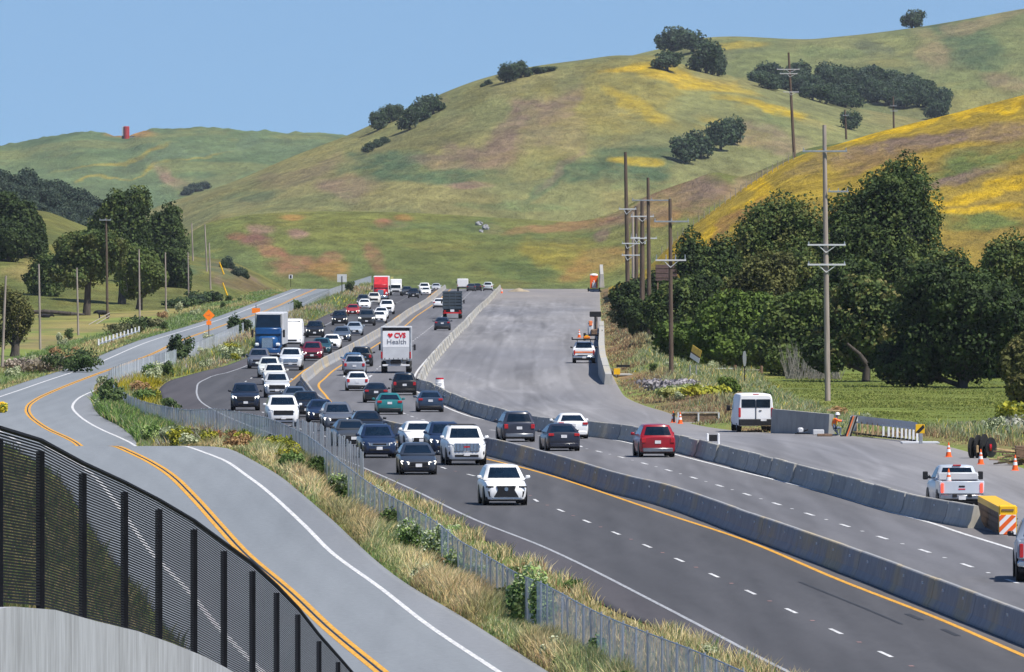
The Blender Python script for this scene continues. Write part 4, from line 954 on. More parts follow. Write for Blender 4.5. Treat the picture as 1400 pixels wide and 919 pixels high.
# ------------------------------------------------------------------ vans, trucks
def wheelset(root, pos, r=.5, tw=.15, dual=False):
    ty = MB().lathe((0, 0, 0), [(r * .58, -tw), (r * .95, -tw), (r, -tw * .7), (r, tw * .7), (r * .95, tw), (r * .58, tw)], 18, 'x').mesh('tyre', M['tyre'], 40)
    rm = MB().lathe((0, 0, 0), [(.07, -tw - .01), (r * .58, -tw + .02), (r * .58, tw - .02), (.07, tw + .01)], 10, 'x').mesh('rim', M['offwhite'])
    for p in pos: wo = link('wheel', ty, parent=root, loc=p); link('rim', rm, parent=wo)
def van(X, d, z, rz, label, front, H=2.05, L=5.6, w_=1.0, tall=False):
    root = empty('passenger_van' if not tall else 'high_roof_van', (X, d, z), rz); tag(root, label, 'van'); h2 = L / 2
    mb = MB(); zr = H
    st = [(-h2, w_ * .93, .42, zr - .10), (-h2 + .08, w_ * .98, .36, zr - .02), (-h2 + .5, w_, .34, zr), (h2 - 2.2, w_, .34, zr), (h2 - 1.75, w_, .34, zr - .03), (h2 - 1.0, w_ * .985, .34, zr * .62 + .05), (h2 - .9, w_ * .98, .34, 1.18), (h2 - .3, w_ * .94, .34, 1.02), (h2 - .06, w_ * .86, .36, .90), (h2, w_ * .78, .42, .82)]
    pr = [(0, 1, .02), (.5, 1, .015), (.78, 1, -.01), (.86, .975, 0), (.93, .86, 0), (1.0, .45, 0), (1.0, .25, 0), (.96, .03, 0), (.85, 0, 0), (0, 0, 0)]
    v, f = loft(st, pr); mb.add(v, f).build('body', M['white'], root, smooth=38)
    if front:
        ws = MB().add([(-.80, h2 - 1.02, 1.24), (.80, h2 - 1.02, 1.24), (.74, h2 - 1.70, zr - .22), (-.74, h2 - 1.70, zr - .22)], [(0, 1, 2, 3)])
        for q in range(len(ws.v)): ws.v[q] = (ws.v[q][0], ws.v[q][1] + .10, ws.v[q][2] + .03)
        ws.build('windshield', M['glass'], root)
        MB().cbox((0, h2 + .0, .72), (.9, .05, .16), .02).build('grille', M['black'], root)
        MB().cbox((0, h2 - .01, .45), (1.7, .10, .18), .03).build('front_bumper', M['black'], root)
        for sx in (-1, 1): MB().cbox((sx * .74, h2 - .08, .80), (.26, .14, .22), .04).build('headlight', M['head'], root)
    else:
        rw = MB().cbox((-.405, -h2 - .005, 1.60), (.78, .04, .46), .015).build('rear_window', M['glass'], root); rw2 = MB().cbox((.405, -h2 - .005, 1.60), (.78, .04, .46), .015).build('rear_window', M['glass'], root)
        MB().cbox((0, -h2 - .03, .56), (1.9, .18, .36), .04).build('rear_bumper', M['black'], root)
        for sx in (-1, 1):
            MB().cbox((sx * .90, -h2 + .02, 1.10), (.13, .12, .52), .02).build('tail_light', M['tail'], root)
            MB().box((sx * .02, -h2 - .012, 1.22), (.015, .02, 1.1)).build('door_seam', M['black'], root)
        MB().box((.42, -h2 - .13, .70), (.32, .02, .14)).build('number_plate', M['plate'], root)
        MB().box((.25, -h2 - .015, 1.20), (.14, .03, .05)).build('door_handle', M['black'], root)
        MB().cbox((0, -h2 + .05, zr - .02), (.34, .06, .05), .01).build('high_brake_lamp', M['tail'], root)
    for sx in (-1, 1):
        MB().cbox((sx * (w_ + .17), h2 - 1.25, 1.28), (.20, .12, .32), .03).box((sx * (w_ + .05), h2 - 1.25, 1.18), (.16, .05, .05)).build('wing_mirror', M['black'], root, smooth=40)
        MB().add([(sx * (w_ + .004), h2 - 1.5, 1.22), (sx * (w_ + .004), h2 - 2.3, 1.22), (sx * (w_ * .93 + .012), h2 - 2.3, zr - .35), (sx * (w_ * .93 + .012), h2 - 1.9, zr - .35)], [(0, 1, 2, 3)]).build('side_window', M['glass'], root)
    wheelset(root, [(sx * (w_ - .16), y, .36) for sx in (-1, 1) for y in (h2 - 1.0, -h2 + 1.25)], .36, .13)
    return root
def pos(x, y, half=0): s = s_at(y); d = F / s + half; return (x - 700) / s, d, float(zfw(d)) + .03
X, d, z = pos(1029, 591.5, 2.3); van(X, d, z, .06, 'white passenger van seen from behind on the construction pavement', False, H=2.12, L=5.6)
X, d, z = pos(400, 476, 2.6); van(X, d, z, heading(d, MB_, False), 'tall white cargo van beside the blue semi truck', True, H=2.75, L=6.4, w_=1.0, tall=True)

def box_truck(X, d, z, rz, label):
    root = empty('delivery_truck', (X, d, z), rz); tag(root, label, 'delivery truck')
    h2 = 3.9; bw = 1.22; zb, zt = 1.05, 3.75
    MB().cbox((0, -.4, (zb + zt) / 2), (bw * 2, 6.2, zt - zb), .05).build('cargo_box', M['offwhite'], root)
    yb = -.4 - 3.1
    MB().cbox((0, yb - .01, zt - .03), (bw * 2 + .02, .10, .12), .02).build('roof_rail', M['offwhite'], root)
    for sx in (-1, 1): MB().cbox((sx * (bw - .05), yb - .03, (zb + zt) / 2), (.13, .07, zt - zb - .1), .02).build('door_frame', M['steel'], root)
    MB().box((0, yb - .008, zt - .25), (bw * 1.9, .03, .36)).build('door_header', M['dsteel'], root)
    dr = MB().cbox((0, yb - .012, 2.78), (2.16, .05, 1.25), .01).build('roller_door', M['white'], root)
    MB().cbox((0, yb - .03, 1.62), (2.16, .08, 1.08), .02).build('lift_gate', M['offwhite'], root)
    for k in range(6): MB().box((-.9 + k * .36, yb - .06, 1.16), (.05, .04, .12)).build('gate_bracket', M['dsteel'], root)
    for sx in (-1, 1):
        MB().cbox((sx * (bw - .06), yb - .07, 1.45), (.12, .06, .55), .02).build('tail_light', M['tail'], root)
    MB().cbox((0, yb + .05, .62), (2.2, .10, .14), .02).build('under_ride_bar', M['plate'], root)
    for sx in (-1, 1): MB().box((sx * .45, yb + .1, .82), (.12, .1, .45)).build('bar_hanger', M['offwhite'], root)
    MB().box((0, -.2, .88), (.9, 7.0, .22)).build('chassis', M['dsteel'], root)
    MB().cbox((0, h2 - .75, 1.45), (2.1, 1.5, 1.7), .15).build('cab', M['white'], root, smooth=40)
    for sx in (-1, 1): MB().cbox((sx * 1.42, h2 - .6, 2.0), (.18, .10, .5), .03).box((sx * 1.2, h2 - .6, 2.1), (.4, .05, .05)).build('wing_mirror', M['black'], root)
    wheelset(root, [(sx * (bw - .22), y, .47) for sx in (-1, 1) for y in (h2 - .9, -2.4)], .47, .2)
    # lettering on the roller door: heart, CVS in red, Health in grey
    def text(body, size, loc, m, ext=.008, bold=0.0, sx=1.0):
        cu = bpy.data.curves.new('lettering', 'FONT'); cu.body = body; cu.size = size; cu.extrude = ext; cu.align_x = 'LEFT'; cu.offset = bold
        t = bpy.data.objects.new('lettering_tmp', cu); COL.objects.link(t)
        bpy.context.view_layer.update(); me = bpy.data.meshes.new_from_object(t.evaluated_get(bpy.context.evaluated_depsgraph_get())); bpy.data.objects.remove(t)
        me.materials.clear(); me.materials.append(m)
        o = link('lettering', me, parent=root, loc=loc); o.rotation_euler = (math.pi / 2, 0, 0); o.scale = (sx, 1, 1)
        o.parent = dr; return o
    yt = yb - .052
    text('CVS', .56, (-.13, yt, 2.86), M['heart'], bold=.022, sx=.93)
    text('Health', .54, (-.76, yt, 2.36), M['textgrey'], bold=0.0, sx=1.12)
    hv = []
    for k in range(28):
        t = 2 * math.pi * k / 28; hv.append((.0135 * 16 * math.sin(t) ** 3 * .95 - .46, .0135 * (13 * math.cos(t) - 5 * math.cos(2 * t) - 2 * math.cos(3 * t) - math.cos(4 * t)) + 3.06))
    o = MB().prism(hv[::-1], yt - .012, yt + .02, 'y').build('heart_emblem', M['heart'], dr)
    return root
X, d, z = pos(541.5, 511, 3.9); box_truck(X, d, z, heading(d, MB_), 'white delivery truck with a red heart and red and grey lettering on its rear door')

def semi(X, d, z, rz, label, cabm, darkfront):
    root = empty('semi_truck', (X, d, z), rz); tag(root, label, 'semi truck')
    # origin: front bumper at y=+2 ; tractor then trailer behind (towards -y)
    MB().cbox((0, .8, 1.35), (1.75, 2.4, 1.15), .22).build('hood', cabm, root, smooth=50)
    MB().cbox((0, -1.5, 1.75), (2.35, 2.5, 1.9), .12).build('cab', cabm, root, smooth=40)
    v = [(-1.15, -.40, 2.62), (1.15, -.40, 2.62), (1.15, -2.7, 2.62), (-1.15, -2.7, 2.62), (-1.05, -1.3, 3.85), (1.05, -1.3, 3.85), (1.15, -2.7, 3.9), (-1.15, -2.7, 3.9)]
    link('roof_fairing', mesh('roof_fairing', v, [(0, 3, 2, 1), (0, 1, 5, 4), (1, 2, 6, 5), (2, 3, 7, 6), (3, 0, 4, 7), (4, 5, 6, 7)], cabm if not darkfront else M['glass']), parent=root)
    MB().add([(-1.08, -.225, 1.92), (1.08, -.225, 1.92), (1.04, -.32, 2.68), (-1.04, -.32, 2.68)], [(0, 1, 2, 3)]).build('windshield', M['glass'], root)
    MB().cbox((0, 2.0, 1.32), (1.0, .10, .95), .05).build('grille', M['chrome'], root)
    MB().cbox((0, 2.02, .62), (2.35, .22, .42), .06).build('front_bumper', cabm if darkfront else M['chrome'], root, smooth=40)
    for sx in (-1, 1):
        MB().cbox((sx * .92, 1.75, 1.18), (.42, .35, .30), .08).build('headlight', M['head'], root)
        MB().cbox((sx * .98, 1.0, .98), (.40, 1.5, .50), .15).build('fender', cabm, root, smooth=50)
        MB().cbox((sx * 1.42, -.2, 2.15), (.20, .12, .70), .03).box((sx * 1.25, -.2, 2.3), (.25, .05, .05)).build('wing_mirror', M['black'], root)
    tr = MB().cbox((0, -9.6, 2.55), (2.56, 13.4, 2.9), .06).build('trailer', M['white'] if not darkfront else M['offwhite'], root)
    MB().box((0, -2.89, 2.55), (2.42, .012, 2.75)).build('trailer_front_panel', M['offwhite'], tr)
    MB().box((0, -5.5, .9), (.9, 13, .25)).build('chassis', M['dsteel'], root)
    wheelset(root, [(sx * 1.02, y, .5) for sx in (-1, 1) for y in (1.0, -3.4, -4.7, -14, -15.3)], .5, .2)
    return root
s = s_at(489); d = F / s; semi((366 - 700) / s, d + 1.5, float(zfw(d)), heading(d, MB_, False), 'blue semi truck with dark roof fairing and white trailer in the outer lane', M['blue'], True)
s = s_at(411); d = F / s; semi((520.5 - 700) / s, d + 1.5, float(zfw(d)), heading(d, MB_, False), 'red semi truck with white trailer far up the left carriageway', simple('truck_red', (.55, .02, .03), .35), False)

def stake_truck(X, d, z, rz, label):
    root = empty('cage_truck', (X, d, z), rz); tag(root, label, 'truck'); m = simple('dark_blue_grey_steel', (.05, .07, .09), .5)
    yb = -4.0; w_ = 1.22
    MB().box((0, 0, 1.0), (2.3, 8, .25)).build('chassis', M['dsteel'], root)
    MB().cbox((0, -.6, 1.25), (2.44, 6.8, .14), .02).build('bed_floor', m, root)
    MB().box((0, yb + 1.2, 2.4), (2.3, .05, 2.1)).build('load_panel', simple('dark_load', (.03, .04, .05), .8), root)
    for k in range(6): MB().cbox((0, yb, 1.45 + k * .38), (2.40, .06, .20), .01).build('rear_slat', m, root)
    for k in range(4): MB().cbox((-w_ + .05 + k * (w_ * 2 - .1) / 3, yb - .05, 2.3), (.09, .07, 2.2), .01).build('stake', m, root)
    for sx in (-1, 1):
        for k in range(6): MB().cbox((sx * w_, -.6, 1.45 + k * .38), (.05, 6.8, .20), .01).build('side_slat', m, root)
        MB().cbox((sx * .95, yb - .06, .95), (.25, .06, .18), .01).build('tail_light', M['tail'], root)
        MB().cbox((sx * 1.42, 3.1, 2.1), (.18, .10, .5), .03).box((sx * 1.2, 3.1, 2.1), (.4, .05, .05)).build('wing_mirror', M['black'], root)
    MB().cbox((0, yb, .72), (2.3, .08, .16), .01).build('rear_bar', M['heart'], root); MB().box((0, yb - .05, 1.0), (.5, .03, .3)).build('sign_plate', M['plate'], root)
    MB().cbox((0, 3.3, 1.7), (2.2, 1.6, 2.0), .15).build('cab', m, root, smooth=40)
    wheelset(root, [(sx * .98, y, .5) for sx in (-1, 1) for y in (3.2, -2.0, -3.2)], .5, .22)
    return root
X, d, z = pos(618.5, 436, 4.2); stake_truck(X, d, z, heading(d, MB_), 'dark cage-sided flatbed truck seen from behind')
def small_box(X, d, z, rz, label, front, m, H=3.2, w_=1.15, rack=False):
    root = empty('box_truck', (X, d, z), rz); tag(root, label, 'box truck')
    MB().cbox((0, -1.6, .8 + (H - .8) / 2), (w_ * 2, 4.8, H - .8), .08).build('cargo_box', M['white'], root)
    MB().cbox((0, 1.8, 1.35), (2.0, 1.9, 1.55), .2).build('cab', M['white'], root, smooth=45)
    if front:
        MB().box((0, 2.76, 1.6), (1.7, .03, .55)).build('windshield', M['glass'], root); MB().cbox((0, 2.76, .8), (1.2, .05, .3), .02).build('grille', M['black'], root)
        for sx in (-1, 1): MB().cbox((sx * .8, 2.74, .85), (.28, .06, .22), .02).build('headlight', M['head'], root)
    else:
        for sx in (-1, 1): MB().cbox((sx * (w_ - .1), -4.03, 1.1), (.12, .06, .3), .01).build('tail_light', M['tail'], root)
        MB().cbox((0, -4.03, .72), (2.0, .1, .14), .01).build('rear_bumper', M['black'], root)
    if rack:
        for k in range(3): MB().box((-.5 + k * .5, -1.6, H + .12), (.06, 3.5, .06)).build('roof_rack', M['offwhite'], root)
    for sx in (-1, 1): MB().cbox((sx * 1.25, 2.2, 1.7), (.16, .1, .4), .02).build('wing_mirror', M['black'], root)
    wheelset(root, [(sx * .9, y, .4) for sx in (-1, 1) for y in (1.9, -2.6)], .4, .16)
X, d, z = pos(541, 404.5, -2.6); small_box(X, d + 6, z, heading(d, MB_, False), 'white box truck right beside the red semi truck', True, None, 2.9, 1.0)
X, d, z = pos(632.5, 398.4, 4); small_box(X, d, z, heading(d, MB_), 'white high-roofed truck with a roof rack at the crest', False, None, 2.35, 1.05, True)
# silver pickup on the apron
s = 36.0; d = F / s; k = .87
pk = car('pickup', (.50, .54, .60), (1309 - 700) / s, d + 2.4, float(zfw(d)) + .03, math.radians(4), 'silver pickup with brake lights on, parked behind the shoulder barrier', False, 'brake blackmirror silverbumper', scale=k)
MB().cbox((0, -1.2, 1.42), (1.75, .5, .34), .04).build('tool_box', M['offwhite'], pk, smooth=40)
MB().cbox((0, -.86, 1.90), (.36, .05, .06), .01).build('high_brake_lamp', M['tail'], pk)
MB().box((0, -2.82, 1.02), (.26, .02, .07)).build('tailgate_handle', M['black'], pk); MB().box((0, -2.82, .90), (.30, .02, .045)).build('badge', M['heart'], pk)
for sx in (-1, 1):
    MB().cbox((sx * 1.22, .68, 1.42), (.22, .14, .36), .03).box((sx * 1.08, .68, 1.36), (.2, .05, .05)).build('towing_mirror', M['black'], pk)
    MB().cbox((sx * .33, -2.98, .62), (.20, .05, .16), .02).build('bumper_step', M['black'], pk)
# grey-blue pickup cut by the right edge of the view
s = s_at(797); d = F / s
car('pickup', (.26, .30, .37), (1438 - 700) / s, d + 2.4, float(zfw(d)) + .03, math.radians(-1.5), 'blue-grey pickup entering at the right edge of the view', False, 'blackmirror')
# white work truck with arrow board
s = s_at(497); d = F / s
wt = car('pickup', (.82, .83, .84), (798.5 - 700) / s, d + 2.4, float(zfw(d)) + .03, 0, 'white work pickup with orange stripe and beacon on the empty pavement', False, 'blackmirror', scale=.97, cat='work truck')
MB().box((0, -2.83, .98), (1.88, .02, .14)).build('orange_stripe', M['orange2'], wt)
MB().cbox((0, -.9, 2.10), (2.2, .35, .10), .02).cbox((-1.05, -.9, 2.2), (.1, .2, .18), .01).cbox((1.05, -.9, 2.2), (.1, .2, .18), .01).cbox((-.6, -.9, 1.97), (.06, .1, .25), .01).cbox((.6, -.9, 1.97), (.06, .1, .25), .01).build('light_bar', M['dsteel'], wt)
MB().cbox((.25, -.9, 2.26), (.62, .3, .22), .05).build('beacon', M['amber'], wt); MB().cbox((.25, -.9, 2.41), (.3, .2, .08), .02).build('beacon_top', M['yellow'], wt)
MB().cbox((0, -2.9, .66), (1.2, .06, .16), .03).build('black_bumper_centre', M['black'], wt)
# ------------------------------------------------------------------ vegetation
def leafcloud(lobes, n, size, cols, seed=0, flat=.8, shell=.35, droop=0.0):
    """lobes: (cx,cy,cz,rx,ry,rz). n quads of leaf clusters spread through the lobes; returns v,f,c"""
    R = np.random.RandomState(seed + 11)
    L = np.array(lobes, float); vol = (L[:, 3] * L[:, 4] * L[:, 5]) ** .67; k = R.choice(len(L), n, p=vol / vol.sum()); P = L[k]
    u = R.normal(size=(n, 3)); u /= np.linalg.norm(u, axis=1)[:, None]
    bump = .80 + .42 * vnoise(u[:, 0] * 3.1 + k * 7.3 + 50, u[:, 2] * 3.1 + u[:, 1] * 2.2 + 50, seed)
    r = (1 - shell * R.rand(n) ** 1.6) * bump
    c = P[:, :3] + u * r[:, None] * P[:, 3:6]
    nrm = u * .9 + R.normal(size=(n, 3)) * .75 + np.array([0, 0, .35]); nrm /= np.linalg.norm(nrm, axis=1)[:, None]
    a = np.cross(nrm, R.normal(size=(n, 3))); a /= np.linalg.norm(a, axis=1)[:, None]; b = np.cross(nrm, a)
    sz = size * (.55 + .9 * R.rand(n))[:, None]
    v = np.stack([c - a * sz - b * sz * flat * .3, c + b * sz * flat, c + a * sz + b * sz * flat * .2, c - b * sz * flat], 1).reshape(-1, 3)
    f = np.arange(4 * n).reshape(n, 4)
    cols = np.array(cols); t = np.clip(vnoise(c[:, 0] / (size * 5) + 90, c[:, 2] / (size * 4) + c[:, 1] / (size * 7) + 90, seed + 3) * 1.3 - .15 + R.normal(size=n) * .16, 0, .999) * (len(cols) - 1)
    i = t.astype(int); w_ = (t - i)[:, None]; cc = cols[i] * (1 - w_) + cols[np.minimum(i + 1, len(cols) - 1)] * w_
    return v, f, np.repeat(cc, 4, 0)
def core(lobes, seed=0, k=.62, cseg=(10, 7)):
    v = []; f = []
    for li, (cx, cy, cz, rx, ry, rz) in enumerate(lobes):
        n = len(v); a_, b_ = cseg
        for j in range(b_ + 1):
            ph = math.pi * j / b_
            for i in range(a_):
                th = 2 * math.pi * i / a_; q = k * (.85 + .3 * float(vnoise(i * 1.7 + li, j * 1.9, seed)))
                v.append((cx + math.sin(ph) * math.cos(th) * rx * q, cy + math.sin(ph) * math.sin(th) * ry * q, cz + math.cos(ph) * rz * q))
        for j in range(b_):
            for i in range(a_): f.append((n + j * a_ + i, n + (j + 1) * a_ + i, n + (j + 1) * a_ + (i + 1) % a_, n + j * a_ + (i + 1) % a_))
    return np.array(v), f
def cloudmesh(name, lobes, n, size, cols, seed, cores=True, **k):
    v, f, c = leafcloud(lobes, n, size, cols, seed, **k)
    f = [tuple(q) for q in f.tolist()] if cores else f
    if cores:
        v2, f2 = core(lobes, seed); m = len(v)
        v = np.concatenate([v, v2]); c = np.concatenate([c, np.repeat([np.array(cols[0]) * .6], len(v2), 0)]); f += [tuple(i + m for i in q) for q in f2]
    return mesh(name, v, f, M['leaf'], cols=c)
OAK = [(.012, .022, .010), (.022, .040, .016), (.036, .060, .022), (.060, .082, .030)]
DARK = [(.008, .015, .008), (.014, .026, .012), (.022, .040, .016), (.034, .054, .022)]
LIME = [(.026, .048, .013), (.046, .078, .020), (.070, .112, .028), (.105, .150, .042)]
OLIVE = [(.030, .036, .016), (.050, .058, .024), (.075, .082, .034), (.100, .096, .050)]
HAZE = [(.020, .034, .026), (.030, .048, .034), (.042, .062, .040), (.052, .072, .042)]
def oak(X, d, z, W_, Hh, label, cols=OAK, n=6000, size=.30, seed=0, group=None, trunk=.45, low=.16, lobes=9, bark='bark', name='oak_tree', branches=5, squash=1.0, cores=True, sparse=False):
    """crown of half-width W_ and total height Hh standing at (X, d, z)"""
    R = random.Random(seed * 31 + 5); root = empty(name, (X, d, z)); tag(root, label, 'tree', group)
    cb = Hh * low; L = []
    ch = Hh - cb
    L.append((0, 0, cb + ch * .52, W_ * .90, W_ * .70, ch * .45))
    for i in range(lobes):
        a = 2.4 * i + R.random() * .5; hz = .14 + .72 * ((i * .618 + seed * .13) % 1); sh = math.sqrt(max(.30, 1 - (abs(hz - .38) / .62) ** 3.2)); rr = W_ * R.uniform(.62, .80)
        q = R.uniform(.28, .44)
        L.append((math.cos(a) * rr * sh, math.sin(a) * rr * .75 * sh, cb + ch * hz, W_ * q * 1.1, W_ * q, ch * R.uniform(.14, .20) * squash))
    for i in range(5):
        L.append(((i - 2) * W_ * .24, math.sin(i * 2.1) * .3 * W_, cb + ch * (.80 - .035 * (i - 2) ** 2 + R.uniform(-.02, .03)), W_ * R.uniform(.26, .34), W_ * .28, ch * R.uniform(.13, .17)))
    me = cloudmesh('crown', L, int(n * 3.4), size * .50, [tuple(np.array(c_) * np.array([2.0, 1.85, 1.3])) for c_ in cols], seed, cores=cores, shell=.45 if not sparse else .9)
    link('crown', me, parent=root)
    t = MB(); top = (W_ * .05, 0, cb + ch * .45)
    t.path([(0, 0, -.4), (W_ * .03, 0, cb * .6), (W_ * .05, 0, cb + ch * .15), top], [trunk * 1.25, trunk, trunk * .85, trunk * .4], 8)
    for i in range(branches):
        l = L[1 + i % len(L[1:])]; s0 = (W_ * .04, 0, cb * R.uniform(.7, 1.1) + ch * .05)
        m_ = ((s0[0] + l[0]) / 2 + R.uniform(-.3, .3), (s0[1] + l[1]) / 2, (s0[2] + l[2]) / 2 - .2 * R.random())
        t.path([s0, m_, (l[0] * .9, l[1] * .9, l[2])], [trunk * .5, trunk * .33, trunk * .12], 6)
    t.build('trunk', M[bark], root, smooth=60)
    return root
def flat_s(y, z=-1.45): return (y - YH) / (CZ - z)
def oakpx(x, yt, hw, yb, label, s=None, z=-1.45, **k):
    s = s or flat_s(yb, z); return oak((x - 700) / s, F / s, CZ - (yb - YH) / s, hw / s, (yb - yt) / s, label, **k)
g_ = None
oakpx(1220, 220, 88, 512, 'tallest broad oak of the right grove, its crown against the yellow-flowered hill', seed=1, n=13000, s=14.6, low=.10, lobes=13)
oakpx(1085, 268, 78, 508, 'wide olive-green oak second tallest in the grove, left of the tall grey pole', seed=2, n=11000, s=14.2, cols=OAK[1:] + OLIVE[2:3], low=.10, lobes=12)
oakpx(985, 318, 66, 503, 'oak with a ragged crown right of the brown sign and the shorter crossarm pole', seed=3, n=9000, s=13.6, low=.05, lobes=11)
oakpx(1312, 362, 106, 541, 'very dark low-spreading oak on the far right with deep shade beneath', seed=4, n=15000, s=17.8, cols=DARK, low=.03, lobes=15, size=.28, squash=1.1)
oakpx(1182, 378, 72, 525, 'oak on a forked bare trunk beside the tall grey pole', seed=5, n=9000, s=17.2, cols=OAK + OLIVE[3:], low=.07, lobes=11, trunk=.34, branches=8)
oakpx(1092, 395, 64, 520, 'leafy mid-green tree left of the tall grey pole at the meadow edge', seed=6, n=8000, s=16.6, cols=OAK[1:] + LIME[1:2], low=.03, lobes=11)
oakpx(1010, 392, 60, 514, 'bright green tree above the pipe gate', seed=7, n=8000, s=16.2, cols=LIME[:3], low=.02, lobes=10)
oakpx(937, 372, 55, 500, 'dark green tree right behind the shorter crossarm pole', seed=8, n=7000, s=14.6, low=.02, lobes=10)
oakpx(868, 378, 33, 462, 'small dark bushy tree at the left end of the grove', seed=9, n=3500, s=12.6, cols=DARK, low=.0, lobes=8)
oakpx(888, 408, 36, 482, 'rounded dark tree under the pole cluster', seed=10, n=4000, s=13.6, cols=DARK[1:] + OAK[2:3], low=.0, lobes=8)
oakpx(940, 438, 45, 512, 'fresh green shrubby tree beside the yellow and white sign', seed=11, n=5000, s=16.0, cols=LIME[:3], low=.0, lobes=9)
oakpx(1385, 318, 62, 520, 'olive-green oak rising at the right edge behind the dark one', seed=12, n=8000, s=14.8, cols=OAK[1:] + OLIVE[1:2], low=.1, lobes=10)
oakpx(1285, 338, 66, 515, 'brownish green oak between the tallest oak and the dark one', seed=13, n=7000, s=15.0, cols=OAK + OLIVE[2:3], low=.08, lobes=10)
oakpx(1150, 350, 60, 512, 'dim green oak filling the gap behind the tall grey pole', seed=14, n=7000, s=15.2, cols=OAK, low=.05, lobes=10)
oakpx(1040, 345, 55, 508, 'olive oak with a bare grey patch in the middle of the grove', seed=15, n=6000, s=15.0, cols=OLIVE[:3], low=.05, lobes=10)
oakpx(1398, 455, 30, 560, 'grey-green bush at the right edge of the meadow', seed=16, n=3000, s=19.5, cols=OLIVE, low=.0, lobes=7, name='bush')
oakpx(905, 330 + 40, 38, 470, 'dark low tree behind the cluster of poles', seed=17, n=3500, s=12.4, cols=DARK, low=.0, lobes=8)
oakpx(1350, 425, 70, 530, 'dense dark tree in the shade right of the low-spreading oak', seed=18, n=7000, s=16.6, cols=DARK, low=.0, lobes=11)
oakpx(996, 515, 15, 548, 'small green bush alone on the meadow left of the white van', seed=19, n=1200, s=flat_s(546, -1.2), cols=LIME[:3] + OAK[3:], low=.0, lobes=6, size=.16, trunk=.08, name='bush')
# pale dead branches in the crowns
def branch(x, y, s, pts, r, label, cat='branch', m='palebark', name='dead_branch'):
    mb = MB(); P = [((px - x) / s, 0.02 * i, -(py - y) / s) for i, (px, py) in enumerate(pts)]
    mb.path(P, [r * (1 - .75 * i / len(P)) for i in range(len(P))], 6); o = mb.build(name, M[m], loc=((x - 700) / s, F / s, CZ - (y - YH) / s), smooth=60); tag(o, label, cat)
    return o
# left side trees
def hilloak(key, x, yt, hw, yb, label, **k):
    X, d, z = on_hill(key, x, yb); s = F / d; return oak(X, d, z - .3, hw / s, (yb - yt) / s + .3, label, **k)
oakpx(118, 312, 52, 431, 'spreading oak with a thick dark leaning trunk in the left pasture', z=-1.3, seed=21, n=6500, low=.30, lobes=10, cores=False, trunk=.5, cols=OAK[1:] + OLIVE[1:2], size=.40)
oakpx(66, 345, 32, 424, 'small leafy oak left of the leaning-trunk oak', z=-1.3, seed=22, n=3500, low=.12, lobes=7, cols=OAK[1:], size=.36)
oakpx(166, 256, 42, 425, 'tall ragged oak with pale bare limbs behind the brown crossarm pole', z=-1.3, seed=23, n=6000, low=.22, lobes=11, trunk=.6, cols=OAK, size=.42, cores=False, branches=10)
oakpx(226, 279, 34, 412, 'dark rounded oak right of the ragged one, behind the white poles', s=8.4, seed=24, n=5000, low=.03, lobes=9, cols=DARK[1:] + OAK[2:3], size=.42)
oakpx(206, 300, 30, 414, 'dark oak wedged between the ragged and the rounded one', s=8.4, seed=25, n=4000, low=.02, lobes=8, cols=DARK[1:], size=.42)
oakpx(190, 335, 36, 420, 'yellow-green young oak in front of the ragged one', s=9.2, seed=26, n=4500, low=.1, lobes=9, cores=False, cols=OAK[2:] + LIME[1:2], size=.36)
oakpx(20, 392, 26, 484, 'brown-green sapling clump by the leftmost white pole', s=13.4, seed=27, n=3500, low=.05, lobes=8, cols=OLIVE, size=.2, sparse=True, cores=False)
for i, (x, yt, hw, yb) in enumerate([(-8, 262, 34, 348), (28, 268, 30, 352), (48, 290, 18, 352), (-40, 255, 36, 350), (10, 300, 30, 358)]):
    hilloak('G', x, yt, hw, yb, ['dark oak clump tree cut by the left edge', 'dark oak on the far left hillside, highest of its clump', 'smaller dark oak at the right end of the far-left clump', 'dark oak of the far-left clump outside the edge', 'low dark oak at the foot of the far-left clump'][i], seed=30 + i, n=3500, cols=DARK[1:], low=0, lobes=8, size=.45)
branch(128, 305, 8.6, [(129, 378), (125, 352), (129, 330), (124, 312), (119, 302)], .42, 'pale bare limb standing left of the brown crossarm pole')
branch(160, 330, 8.6, [(150, 322), (160, 322), (168, 328), (177, 328)], .3, 'bare crooked limb right of the brown crossarm pole')
branch(170, 370, 9.2, [(172, 400), (171, 372), (164, 362), (160, 352)], .35, 'forked pale limb low in the ragged oak')
branch(1275 / 1 - 0, 460, 14, [(1103, 442), (1108, 446), (1114, 445), (1121, 437)], .16, 'curved dead branch in the grove left of the tall grey pole')
branch(1190, 470, 17.4, [(1184, 520), (1186, 500), (1176, 485), (1158, 470)], .28, 'forked pale branch over the meadow', m='bark')

# ridge with the blue-green wood, far left, and trees on the hills
hill('F', 'wooded_spur', [(-400, 246), (-100, 244), (0, 244), (40, 246), (70, 258), (110, 272), (150, 292), (200, 322), (260, 350)], [(-400, 3000), (260, 3000)], [(-400, 2600), (260, 2600)], [(-400, 345), (260, 362)], -400, 260, 6, 40,
     [], (A(112, 126, 84), A(95, 110, 72)), 1.3, 2, 100, 131)
def tree_proto(seed, cols, n=420, size=1.0, w=5.0, h=8.0, lobes=7):
    R = random.Random(seed); L = [(0, 0, h * .55, w * .7, w * .6, h * .42)]
    for i in range(lobes):
        a = 2 * math.pi * i / lobes; L.append((math.cos(a) * w * .5, math.sin(a) * w * .5, h * R.uniform(.25, .72), w * R.uniform(.32, .48), w * .4, h * R.uniform(.2, .3)))
    me = cloudmesh('crown', L, n, size, cols, seed)
    tr = MB().path([(0, 0, -.8), (.2, 0, h * .3), (.1, 0, h * .6)], [.5, .38, .2], 6).mesh('trunk', M['bark'])
    return me, tr
